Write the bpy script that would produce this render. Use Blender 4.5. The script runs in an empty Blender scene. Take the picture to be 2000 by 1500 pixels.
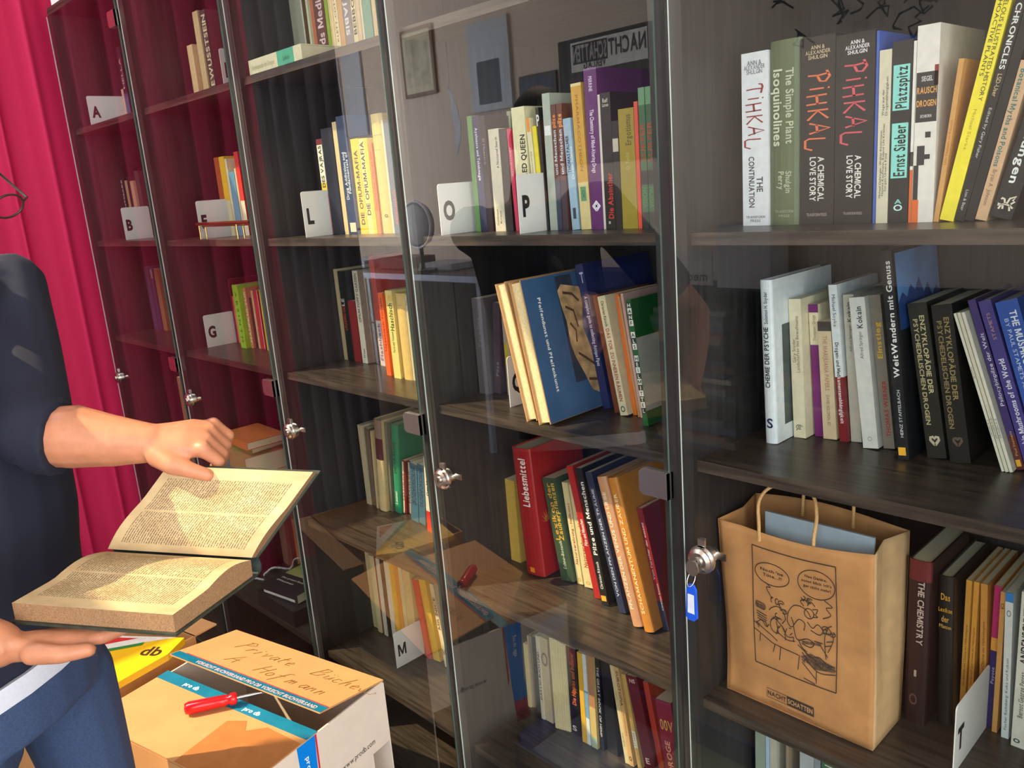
import bpy, bmesh, math, random
from mathutils import Vector, Matrix
random.seed(7)
SC = bpy.context.scene
COL = SC.collection
PI = math.pi
# ---------------------------------------------------------------- camera, sky, sun, daylight, added fill light, exposure
cam_d = bpy.data.cameras.new('camera')
cam = bpy.data.objects.new('camera', cam_d)
COL.objects.link(cam)
FPX = 1623.136          # focal length in pixels of the 2000 px wide frame
cam.location = (3.09815, -0.96652, 1.55000)
cam.rotation_euler = Matrix(((0.69375, 0.71605, -0.07738), (-0.11711, 0.21816, 0.96886), (0.71063, -0.66309, 0.23521))).transposed().to_euler()
cam_d.sensor_fit = 'HORIZONTAL'
cam_d.sensor_width = 36.0
cam_d.lens = 36.0 * FPX / 2000.0
cam_d.clip_start = 0.02
SC.camera = cam
SC.view_settings.view_transform = 'Standard'
SC.view_settings.look = 'None'
SC.view_settings.gamma = 1.0
SC.view_settings.use_curve_mapping = False
SC.view_settings.exposure = 0.25
wd = bpy.data.worlds.new('world')
SC.world = wd
wd.use_nodes = True
wd.node_tree.nodes['Background'].inputs['Color'].default_value = (0.75, 0.87, 1.0, 1)
wd.node_tree.nodes['Background'].inputs['Strength'].default_value = 0.6

def lamp(name, kind, loc, direction, energy, color, **kw):
    d = bpy.data.lights.new(name, kind)
    d.energy = energy
    d.color = color
    for k, v in kw.items():
        setattr(d, k, v)
    o = bpy.data.objects.new(name, d)
    COL.objects.link(o)
    o.location = loc
    o.rotation_euler = Vector(direction).to_track_quat('-Z', 'Y').to_euler()
    return o
SUN_DIR = (0.83, 1.0, -1.45)
lamp('sun', 'SUN', (0, -2, 4), SUN_DIR, 6.0, (1.0, 0.77, 0.47), angle=0.009)
lamp('fill_street_side', 'AREA', (4.3, -2.92, 1.9), (0, 1, -0.05), 58.0, (0.80, 0.90, 1.0), shape='RECTANGLE', size=2.6, size_y=1.7)  # added fill lamp for ambient light, in a made-up opening out of view
lamp('daylight_curtain_window', 'AREA', (-3.3, -0.9, 1.7), (1, 0, 0), 330.0, (0.85, 0.92, 1.0), shape='RECTANGLE', size=2.2, size_y=2.2)
lamp('fill_right_side', 'AREA', (5.9, -1.4, 1.6), (-1, 0, 0), 120.0, (1.0, 0.95, 0.90), shape='RECTANGLE', size=2.2, size_y=2.4)  # added fill lamp, brightens the opposite wall and the bag's right side
lamp('daylight_roof_window', 'AREA', (0.55, -1.45, 3.16), (0, 0, -1), 45.0, (0.80, 0.90, 1.0), shape='RECTANGLE', size=1.0, size_y=1.2)

# ---------------------------------------------------------------- helpers
def lin(c):
    r = []
    for v in c[:3]:
        v = v / 255.0
        r.append(v / 12.92 if v <= 0.04045 else ((v + 0.055) / 1.055) ** 2.4)
    return (r[0], r[1], r[2], 1.0)
_M = {}
def mat(c, rough=0.55, metal=0.0, var=0.10, scale=60.0, trans=0.0, spec=0.5):
    key = (tuple(c), rough, metal, var, scale, trans, spec)
    if key in _M:
        return _M[key]
    m = bpy.data.materials.new('mat_%02x%02x%02x' % tuple(int(v) for v in c[:3]))
    m.use_nodes = True
    nt = m.node_tree
    bs = nt.nodes['Principled BSDF']
    tc = nt.nodes.new('ShaderNodeTexCoord')
    nz = nt.nodes.new('ShaderNodeTexNoise')
    nz.inputs['Scale'].default_value = scale
    nz.inputs['Detail'].default_value = 3
    rp = nt.nodes.new('ShaderNodeValToRGB')
    l = lin(c)
    rp.color_ramp.elements[0].position = 0.3
    rp.color_ramp.elements[1].position = 0.7
    rp.color_ramp.elements[0].color = tuple(v * (1 - var) for v in l[:3]) + (1,)
    rp.color_ramp.elements[1].color = tuple(min(1, v * (1 + var)) for v in l[:3]) + (1,)
    nt.links.new(tc.outputs['Object'], nz.inputs['Vector'])
    nt.links.new(nz.outputs['Fac'], rp.inputs['Fac'])
    nt.links.new(rp.outputs['Color'], bs.inputs['Base Color'])
    bs.inputs['Roughness'].default_value = rough
    bs.inputs['Metallic'].default_value = metal
    bs.inputs['Specular IOR Level'].default_value = spec
    if trans > 0:
        tr = nt.nodes.new('ShaderNodeBsdfTranslucent')
        nt.links.new(rp.outputs['Color'], tr.inputs['Color'])
        mx = nt.nodes.new('ShaderNodeMixShader')
        mx.inputs['Fac'].default_value = trans
        nt.links.new(bs.outputs['BSDF'], mx.inputs[1])
        nt.links.new(tr.outputs['BSDF'], mx.inputs[2])
        nt.links.new(mx.outputs['Shader'], nt.nodes['Material Output'].inputs['Surface'])
    _M[key] = m
    return m
def grain_mat(name, c0, c1, sc, rough=0.4, spec=0.5):
    m = bpy.data.materials.new(name)
    m.use_nodes = True
    nt = m.node_tree
    bs = nt.nodes['Principled BSDF']
    tc = nt.nodes.new('ShaderNodeTexCoord')
    mp = nt.nodes.new('ShaderNodeMapping')
    mp.inputs['Scale'].default_value = sc
    nz = nt.nodes.new('ShaderNodeTexNoise')
    nz.inputs['Scale'].default_value = 6.0
    nz.inputs['Detail'].default_value = 8
    rp = nt.nodes.new('ShaderNodeValToRGB')
    rp.color_ramp.elements[0].color = lin(c0)
    rp.color_ramp.elements[1].color = lin(c1)
    rp.color_ramp.elements[0].position = 0.35
    rp.color_ramp.elements[1].position = 0.68
    nt.links.new(tc.outputs['Object'], mp.inputs['Vector'])
    nt.links.new(mp.outputs['Vector'], nz.inputs['Vector'])
    nt.links.new(nz.outputs['Fac'], rp.inputs['Fac'])
    nt.links.new(rp.outputs['Color'], bs.inputs['Base Color'])
    bs.inputs['Roughness'].default_value = rough
    bs.inputs['Specular IOR Level'].default_value = spec
    return m
WOOD_H = grain_mat('dark_wood_shelf', (42, 36, 32), (78, 66, 57), (1.2, 22, 22), 0.33)
WOOD_V = grain_mat('dark_wood_panel', (29, 27, 28), (46, 43, 43), (22, 22, 1.2), 0.5)
def glass_mat():
    m = bpy.data.materials.new('door_glass')
    m.use_nodes = True
    nt = m.node_tree
    for n in list(nt.nodes):
        nt.nodes.remove(n)
    out = nt.nodes.new('ShaderNodeOutputMaterial')
    tr = nt.nodes.new('ShaderNodeBsdfTransparent')
    tr.inputs['Color'].default_value = (0.95, 0.97, 0.96, 1)
    gl = nt.nodes.new('ShaderNodeBsdfGlossy')
    gl.inputs['Roughness'].default_value = 0.0
    fr = nt.nodes.new('ShaderNodeFresnel')
    fr.inputs['IOR'].default_value = 1.5
    ge = nt.nodes.new('ShaderNodeNewGeometry')
    inv = nt.nodes.new('ShaderNodeMath'); inv.operation = 'SUBTRACT'; inv.inputs[0].default_value = 1.0
    mul = nt.nodes.new('ShaderNodeMath'); mul.operation = 'MULTIPLY'
    two = nt.nodes.new('ShaderNodeMath'); two.operation = 'MULTIPLY'; two.inputs[1].default_value = 1.3; two.use_clamp = True
    mx = nt.nodes.new('ShaderNodeMixShader')
    nt.links.new(ge.outputs['Backfacing'], inv.inputs[1])
    nt.links.new(fr.outputs['Fac'], mul.inputs[0])
    nt.links.new(inv.outputs[0], mul.inputs[1])
    nt.links.new(mul.outputs[0], two.inputs[0])
    nt.links.new(two.outputs[0], mx.inputs['Fac'])
    nt.links.new(tr.outputs[0], mx.inputs[1])
    nt.links.new(gl.outputs[0], mx.inputs[2])
    nt.links.new(mx.outputs[0], out.inputs['Surface'])
    return m
GLASS = glass_mat()
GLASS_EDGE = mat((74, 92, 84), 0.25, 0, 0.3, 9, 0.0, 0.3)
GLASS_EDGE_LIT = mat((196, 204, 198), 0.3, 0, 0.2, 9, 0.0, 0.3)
CHROME = mat((220, 214, 208), 0.26, 1.0, 0.05, 30)
BRASS = mat((224, 190, 120), 0.2, 1.0, 0.06, 30)
PAPER = mat((226, 212, 178), 0.8, 0, 0.08, 400)
PAPERW = mat((222, 214, 196), 0.8, 0, 0.08, 400)
INK = mat((30, 28, 28), 0.6)

def obj(name, me, parent=None, loc=None, rot=None):
    o = bpy.data.objects.new(name, me)
    COL.objects.link(o)
    if parent is not None:
        o.parent = parent
    if loc is not None:
        o.location = loc
    if rot is not None:
        o.rotation_euler = rot
    return o
def empty(name, loc=(0, 0, 0), rot=(0, 0, 0)):
    o = bpy.data.objects.new(name, None)
    COL.objects.link(o)
    o.empty_display_size = 0.05
    o.location = loc
    o.rotation_euler = rot
    return o
def tag(o, label, cat, group=None):
    o['label'] = label
    o['category'] = cat
    if group:
        o['group'] = group
    return o
def struct(o):
    o['kind'] = 'structure'
    return o
class MB:
    """collects faces, each with its own material, into one mesh"""
    def __init__(s):
        s.v = []; s.f = []; s.m = []; s.mats = []; s.sm = []
    def mi(s, m):
        if m not in s.mats:
            s.mats.append(m)
        return s.mats.index(m)
    def add(s, vs, fs, m, smooth=False):
        o = len(s.v); i = s.mi(m)
        s.v += [tuple(v) for v in vs]
        for f in fs:
            s.f.append([o + k for k in f]); s.m.append(i); s.sm.append(smooth)
    def box(s, x0, x1, y0, y1, z0, z1, m, M=None):
        vs = [(x0, y0, z0), (x1, y0, z0), (x1, y1, z0), (x0, y1, z0), (x0, y0, z1), (x1, y0, z1), (x1, y1, z1), (x0, y1, z1)]
        if M is not None:
            vs = [M @ Vector(v) for v in vs]
        s.add(vs, [(0, 3, 2, 1), (4, 5, 6, 7), (0, 1, 5, 4), (1, 2, 6, 5), (2, 3, 7, 6), (3, 0, 4, 7)], m)
    def quad(s, a, b, c, d, m):
        s.add([a, b, c, d], [(0, 1, 2, 3)], m)
    def prism(s, pts, z0, z1, m, M=None):
        n = len(pts)
        vs = [Vector((x, y, z0)) for x, y in pts] + [Vector((x, y, z1)) for x, y in pts]
        if M is not None:
            vs = [M @ v for v in vs]
        s.add(vs, [list(range(n))[::-1], list(range(n, 2 * n))] + [(i, (i + 1) % n, n + (i + 1) % n, n + i) for i in range(n)], m)
    def rings(s, rs, m, caps=True, smooth=True, closed=False):
        n = len(rs[0]); vs = [v for r in rs for v in r]; fs = []
        k = len(rs)
        for i in range(k if closed else k - 1):
            a = i * n; b = ((i + 1) % k) * n
            for j in range(n):
                j2 = (j + 1) % n
                fs.append((a + j, a + j2, b + j2, b + j))
        s.add(vs, fs, m, smooth)
        if caps and not closed:
            s.add(rs[0], [list(range(n))[::-1]], m)
            s.add(rs[-1], [list(range(n))], m)
    def tube(s, pts, rad, m, n=10, closed=False, caps=True):
        pts = [Vector(p) for p in pts]
        k = len(pts)
        if not hasattr(rad, '__len__'):
            rad = [rad] * k
        rs = []; up = None
        for i in range(k):
            if closed:
                t = pts[(i + 1) % k] - pts[i - 1]
            else:
                t = pts[min(i + 1, k - 1)] - pts[max(i - 1, 0)]
            t.normalize()
            if up is None:
                up = Vector((0, 0, 1)) if abs(t.z) < 0.9 else Vector((1, 0, 0))
            a = (up - t * up.dot(t)).normalized()
            b = t.cross(a)
            up = a
            rs.append([pts[i] + (a * math.cos(2 * PI * j / n) + b * math.sin(2 * PI * j / n)) * rad[i] for j in range(n)])
        s.rings(rs, m, caps, True, closed)
    def ball(s, c, r, m, M=None, nu=14, nv=9):
        c = Vector(c)
        if not hasattr(r, '__len__'):
            r = (r, r, r)
        rs = []
        for i in range(1, nv):
            t = PI * i / nv
            ring = []
            for j in range(nu):
                p = Vector((r[0] * math.sin(t) * math.cos(2 * PI * j / nu), r[1] * math.sin(t) * math.sin(2 * PI * j / nu), -r[2] * math.cos(t)))
                ring.append(c + (M @ p if M is not None else p))
            rs.append(ring)
        s.rings(rs, m)
    def mesh(s, name):
        me = bpy.data.meshes.new(name)
        me.from_pydata(s.v, [], s.f)
        for m in s.mats:
            me.materials.append(m)
        me.polygons.foreach_set('material_index', s.m)
        me.polygons.foreach_set('use_smooth', s.sm)
        me.update()
        return me
    def build(s, name, parent=None, loc=None, rot=None):
        return obj(name, s.mesh(name), parent, loc, rot)
# ---- lettering: each glyph is made once from the built-in font and kept as an outline mesh
_G = {}
def glyph(ch, bold=False):
    k = (ch, bold)
    if k in _G:
        return _G[k]
    cu = bpy.data.curves.new('g', 'FONT')
    cu.body = ch
    cu.resolution_u = 3
    if bold and ch not in 'M4':
        cu.offset = 0.045 if bold == 2 else 0.022
    ob = bpy.data.objects.new('g', cu)
    me = bpy.data.meshes.new_from_object(ob)
    vs = [(v.co.x, v.co.y) for v in me.vertices]
    fs = [list(p.vertices) for p in me.polygons]
    bpy.data.objects.remove(ob); bpy.data.curves.remove(cu); bpy.data.meshes.remove(me)
    if bold and ch == 'M':      # heavy M drawn by hand
        vs = [(0, 0), (0, .7), (.17, .7), (.37, .24), (.57, .7), (.74, .7), (.74, 0), (.60, 0), (.60, .44), (.42, .06), (.32, .06), (.14, .44), (.14, 0)]
        fs = [list(range(13))[::-1]]
    if vs:
        x0 = min(v[0] for v in vs); x1 = max(v[0] for v in vs)
        vs = [(x - x0, y) for x, y in vs]
        w = x1 - x0
    else:
        w = 0.22
    _G[k] = (vs, fs, w)
    return _G[k]
def text2d(t, bold=False, track=0.09):
    V = []; F = []; x = 0.0
    for ch in t:
        if ch == ' ':
            x += 0.28; continue
        v, f, w = glyph(ch, bold)
        o = len(V)
        V += [(x + a, b) for a, b in v]
        F += [[o + i for i in q] for q in f]
        x += w + track
    return V, F, max(x - track, 0.01)
def ribbon(lines, w):
    """pen strokes (lists of 2-D points) as flat ribbons"""
    V = []; F = []
    for L in lines:
        P = [Vector((p[0], p[1])) for p in L]
        if len(P) < 2:
            continue
        o = len(V)
        for i, p in enumerate(P):
            t = (P[min(i + 1, len(P) - 1)] - P[max(i - 1, 0)])
            t = t.normalized() if t.length > 1e-9 else Vector((1, 0))
            n = Vector((-t.y, t.x)) * w * 0.5
            V += [tuple(p + n), tuple(p - n)]
        for i in range(len(P) - 1):
            F.append([o + 2 * i, o + 2 * i + 1, o + 2 * i + 3, o + 2 * i + 2])
    return V, F
def smooth(L, n=5):
    if len(L) < 3:
        return L
    P = [Vector((p[0], p[1])) for p in L]; out = []
    for i in range(len(P) - 1):
        p0, p1, p2, p3 = P[max(i - 1, 0)], P[i], P[i + 1], P[min(i + 2, len(P) - 1)]
        for k in range(n):
            t = k / n
            out.append(tuple(0.5 * ((2 * p1) + (p2 - p0) * t + (2 * p0 - 5 * p1 + 4 * p2 - p3) * t * t + (3 * p1 - p0 - 3 * p2 + p3) * t ** 3)))
    out.append(tuple(P[-1]))
    return out
def arc(cx, cy, rx, ry, a0, a1, n=12):
    return [(cx + rx * math.cos(math.radians(a0 + (a1 - a0) * i / n)), cy + ry * math.sin(math.radians(a0 + (a1 - a0) * i / n))) for i in range(n + 1)]
# hand-drawn letters, each in a box 1 wide and 1 high
PEN = {
 'T': [[(0.0, .75), (.05, .95), (.3, 1.0), (.95, .9)], [(.5, .95), (.45, .5), (.5, 0)]],
 'P': [[(.3, 0), (.35, .5), (.25, 1.0)], [(.0, .9), (.5, 1.05), (.9, .85), (.85, .6), (.35, .45)]],
 'I': [[(.5, .0), (.5, .7)], [(.5, .88), (.52, .98)]],
 'H': [[(.15, 0), (.1, 1)], [(.85, 0), (.8, 1)], [(.1, .5), (.9, .55)]],
 'K': [[(.15, 0), (.15, 1)], [(.9, 1), (.2, .5), (.95, 0)]],
 'A': [[(.0, 0), (.5, 1), (.9, 0)], [(.15, .35), (.85, .4)]],
 'L': [[(.15, 1), (.1, .2), (.25, 0), (.9, .0), (1.1, .35)]],
}
def on_plane(o, ux, uy):
    o = Vector(o); ux = Vector(ux); uy = Vector(uy)
    return lambda V: [o + ux * x + uy * y for x, y in V]
# ---------------------------------------------------------------- books
def letter_items(q, plane_y, off):
    """yield (name, verts, faces, material) for the marks on a spine"""
    H = q['h']; T = q['th']
    for it in q['tx']:
        kind = None
        if len(it) == 8:
            txt, kind, a, b, v, s, col = it[0], it[1], it[2], it[3], it[4], it[5], it[6]
        elif it[1] in ('scrawl', 'griffin', 'eye', 'heart', 'knot', 'diamond', 'checker'):
            txt, kind, a, b, v, s, col = it[:7]
        else:
            txt, a, b, v, s, col, d = it[:7]
        m = mat(col, 0.5)
        zc = (a + b) / 2 * H; xc = v * T; L = (b - a) * H; S = s * T
        y = plane_y
        if kind is None:
            V, F, w = text2d(txt, bold=(S > 0.006))
            if d == 'h':
                sx = S / w; sy = min(L / 0.72, sx * 1.9); sx = min(sx, sy * 1.6)
                f = on_plane((xc - w * sx / 2, y, zc - 0.36 * sy), (sx, 0, 0), (0, 0, sy))
            else:
                sy = S / 0.78; sx = min(L / w, sy * 1.5); sy = min(sy, sx * 2.6)
                if d == 'u':
                    f = on_plane((xc + 0.34 * sy, y, zc - w * sx / 2), (0, 0, sx), (-sy, 0, 0))
                else:
                    f = on_plane((xc - 0.34 * sy, y, zc + w * sx / 2), (0, 0, -sx), (sy, 0, 0))
            yield 'title_lettering', f(V), F, m
        elif kind == 'scrawl':
            lines = []; n = len(txt); x = 0
            for ch in txt:
                wd_ = 0.45 if ch == 'I' else 1.0
                for ln in PEN[ch]:
                    lines.append([((x + p[0] * wd_), p[1] + 0.12 * math.sin(x * 2)) for p in ln])
                x += wd_ + 0.22
            V, F = ribbon(lines, 0.13)
            sx = L / x; sy = S
            f = on_plane((xc - sy * 0.5, y, zc + L / 2), (0, 0, -sx), (sy, 0, 0))
            yield 'title_lettering', f(V), F, m
        elif kind == 'checker':
            # black and white squares with letters down the spine
            chars = 'HANF ALS HEILMITTEL'
            n = len(chars); st = L / n
            for par in (0, 1):
                V = []; F = []
                for i, ch in enumerate(chars):
                    if i % 2 == par and ch != ' ':
                        z1 = b * H - i * st; z0 = z1 - st
                        o = len(V)
                        V += [(0.08 * T, z0), (0.92 * T, z0), (0.92 * T, z1), (0.08 * T, z1)]
                        F.append([o, o + 1, o + 2, o + 3])
                yield 'spine_square', [Vector((x, y, z)) for x, z in V], F, mat((226, 224, 216) if par else (34, 44, 36), 0.5)
            for par in (0, 1):
                V = []; F = []
                for i, ch in enumerate(chars):
                    if i % 2 == par and ch != ' ':
                        gv, gf, gw = glyph(ch, True)
                        z1 = b * H - i * st; z0 = z1 - st
                        k = min(st * 0.95, 0.75 * T / max(gw, .3))
                        o = len(V)
                        V += [(0.5 * T + (p[0] - gw / 2) * k, z0 + st * 0.16 + p[1] * k * 0.95) for p in gv]
                        F += [[o + j for j in ff] for ff in gf]
                yield 'title_lettering', [Vector((x, y - off, z)) for x, z in V], F, mat((30, 34, 30) if par else (230, 230, 224), 0.5)
        else:
            if kind == 'griffin':
                L2 = [[(.1, 0), (.2, .3), (.4, .4), (.7, .35), (.8, 0)], [(.4, .4), (.3, .7), (.15, .75), (.1, .65)], [(.5, .4), (.6, .8), (.95, 1), (.8, .7), (.95, .65), (.75, .45)], [(.7, .35), (.95, .2)], [(.2, .3), (.0, .35), (.05, .2)], [(.3, .35), (.35, .05)]]
                wv = 0.12
            elif kind == 'eye':
                L2 = [arc(.5, .45, .45, .35, 20, 170), arc(.5, .55, .45, .35, 190, 300), arc(.5, .5, .15, .15, 0, 360), [(.2, .2), (.05, 0)]]; wv = 0.08
            elif kind == 'heart':
                L2 = [[(.5, .0), (.05, .6), (.1, .9), (.35, .95), (.5, .75), (.65, .95), (.9, .9), (.95, .6), (.5, .0)]]; wv = 0.3
            elif kind == 'knot':
                L2 = [arc(.5, .7, .25, .28, -60, 240), [(.35, .45), (.7, .0)], [(.65, .45), (.3, .0)]]; wv = 0.1
            else:
                L2 = [[(.5, 0), (1, .5), (.5, 1), (0, .5), (.5, 0)], [(.2, .5), (.8, .5)], [(.5, .2), (.5, .8)]]; wv = 0.24
            V, F = ribbon(L2, wv)
            k = min(S, L)
            f = on_plane((xc - k / 2, y, zc - k / 2), (k, 0, 0), (0, 0, k))
            yield 'spine_emblem', f(V), F, m
def make_book(q, label, group):
    T, H, D = q['th'], q['h'], q['d']
    kind = q['k']
    if max(q['col']) < 75:
        q['col'] = tuple(int(v * .68) for v in q['col'])
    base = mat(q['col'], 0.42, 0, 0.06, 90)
    cov = MB(); pg = MB()
    full = [b for b in q['bands'] if len(b) == 3]
    part = [b for b in q['bands'] if len(b) > 3]
    cuts = sorted(set([0.0, 1.0] + [max(0, b[0]) for b in full] + [min(1, b[1]) for b in full]))
    def bandmat(z):
        for b in full:
            if b[0] <= z <= b[1]:
                return mat(b[2], 0.42, 0, 0.06, 90)
        return base
    bt = 0.0022 if kind in 'hf' and T > 0.012 else min(0.0007, T * 0.2)
    ins = 0.003 if kind in 'hf' else 0.0004
    if kind == 'h':
        n = 7; bulge = min(0.006, T * 0.25)
        arcp = [(T * (0.5 - 0.5 * math.cos(PI * i / n)), bulge * (1 - math.sin(PI * i / n))) for i in range(n + 1)]
        for a, b in zip(cuts[:-1], cuts[1:]):
            m = bandmat((a + b) / 2)
            z0, z1 = a * H, b * H
            inner = [(T * 0.5 + (x - T * 0.5) * 0.9, y + 0.0015) for x, y in arcp][::-1]
            pts = arcp + inner
            k = len(pts)
            vs = [(x, y, z0) for x, y in pts] + [(x, y, z1) for x, y in pts]
            cov.add(vs, [(i, (i + 1) % k, k + (i + 1) % k, k + i) for i in range(k)] + [list(range(k))[::-1], list(range(k, 2 * k))], m)
        y0 = bulge
        plane = -0.0003
    else:
        y0 = 0.0
        plane = -0.0003
        if kind == 'f':
            cov.box(0, T, D - bt, D, 0, H, base)
        else:
            for a, b in zip(cuts[:-1], cuts[1:]):
                cov.box(0, T, 0, bt, a * H, b * H, bandmat((a + b) / 2))
    cov.box(0, bt, y0 + (bt if kind == 'p' else 0), D - (bt if kind == 'f' else 0), 0, H, base)
    cov.box(T - bt, T, y0 + (bt if kind == 'p' else 0), D - (bt if kind == 'f' else 0), 0, H, base)
    for (a, b, c, v0, v1) in part:
        z0, z1 = a * H, b * H
        cov.add([(v0 * T, plane + 0.00012, z0), (v1 * T, plane + 0.00012, z0), (v1 * T, plane + 0.00012, z1), (v0 * T, plane + 0.00012, z1)], [(0, 1, 2, 3)], mat(c, 0.42, 0, 0.06, 90))
    xs = T + 0.0003
    if q['side'] and q['side'] != 'pipe':
        for sd in q['side']:
            a, b, c = sd[:3]
            u0, u1 = (sd[3], sd[4]) if len(sd) > 3 else (0.0, 1.0)
            ya, yb = y0 + u0 * (D - y0), y0 + u1 * (D - y0)
            if c == 'mount':
                n = 10
                sky = mat((96, 140, 196), 0.4, 0, 0.25, 14); pk = mat((40, 66, 126), 0.4, 0, 0.3, 40)
                cov.quad((xs, ya, a * H), (xs, yb, a * H), (xs, yb, b * H), (xs, ya, b * H), sky)
                hs = [.35, .42, .3, .5, .38, .62, .45, .55, .4, .48, .36]
                pts = [(xs + .0002, ya, a * H)] + [(xs + .0002, ya + (yb - ya) * (1 - i / n), (a + (b - a) * hs[i]) * H) for i in range(n + 1)]
                pts = [(xs + .0002, ya, a * H), (xs + .0002, yb, a * H)] + [(xs + .0002, yb - (yb - ya) * i / n, (a + (b - a) * hs[i]) * H) for i in range(n + 1)]
                cov.add(pts, [list(range(len(pts)))], pk)
            elif c == 'plant':
                gm = mat((206, 120, 60), 0.5)
                for i in range(7):
                    t = math.radians(20 + i * 24); cy = (ya + yb) / 2; cz = (a + b) / 2 * H
                    e = (xs, cy + math.cos(t) * 0.022, cz + math.sin(t) * 0.03)
                    cov.add([(xs, cy - .003, cz), (xs, cy + .003, cz), e], [(0, 1, 2)], gm)
            else:
                cov.quad((xs, ya, a * H), (xs, yb, a * H), (xs, yb, b * H), (xs, ya, b * H), mat(c, 0.42, 0, 0.06, 90))
    pm = PAPERW if q['col'][2] > 150 else PAPER
    if kind == 'f':
        pg.box(bt, T - bt, 0.005, D - bt, ins, H - ins, mat((232, 208, 160), 0.8, 0, 0.12, 300))
    else:
        pg.box(bt, T - bt, y0 + (bt if kind == 'p' else 0.002), D - (0.0 if kind == 'p' else 0.004), ins, H - ins, pm)
    nm = {'p': 'paperback_book', 'h': 'hardcover_book', 'f': 'hardcover_book'}[kind]
    s = math.sin(q['lean'])
    root = cov.build(nm, None, (q['x'], q['y'], q['z'] + max(0, T * s) + 0.0002), (0, q['lean'], 0))
    tag(root, label, 'book', group)
    pg.build('page_block', root)
    for nme, V, F, m in letter_items(q, plane, 0.0002):
        mb = MB(); mb.add(V, F, m); mb.build(nme, root)
    return root, xs

SHELF_Z = [1.8324, 1.4635, 1.1326, 0.7351, 0.3550]
CARDS = [('A', 'S1', 0.1291, 0.03, 0.1476, 1.8324, 0.094), ('B', 'S2', 0.2231, 0.04, 0.13, 1.4635, 0.104), ('E', 'S1', 1.0322, 0.06, 0.16, 1.8324, 0.0959), ('F', 'S2', 0.8216, 0.03, 0.12, 1.4635, 0.1033), ('G', 'S3', 0.6428, 0.0735, 0.1694, 1.1326, 0.0989), ('L', 'S2', 1.3827, 0.03, 0.1331, 1.4635, 0.1025), ('O', 'S2', 1.8715, 0.03, 0.12, 1.4635, 0.094), ('P', 'S2', 2.0761, 0.035, 0.125, 1.4635, 0.0984), ('Q', 'S3', 1.9718, 0.0762, 0.1762, 1.1326, 0.0986), ('M', 'S5', 1.4525, 0.0849, 0.1754, 0.355, 0.0996), ('T', 'S4', 2.7787, 0.0802, 0.2102, 0.7351, 0.103)]
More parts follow.
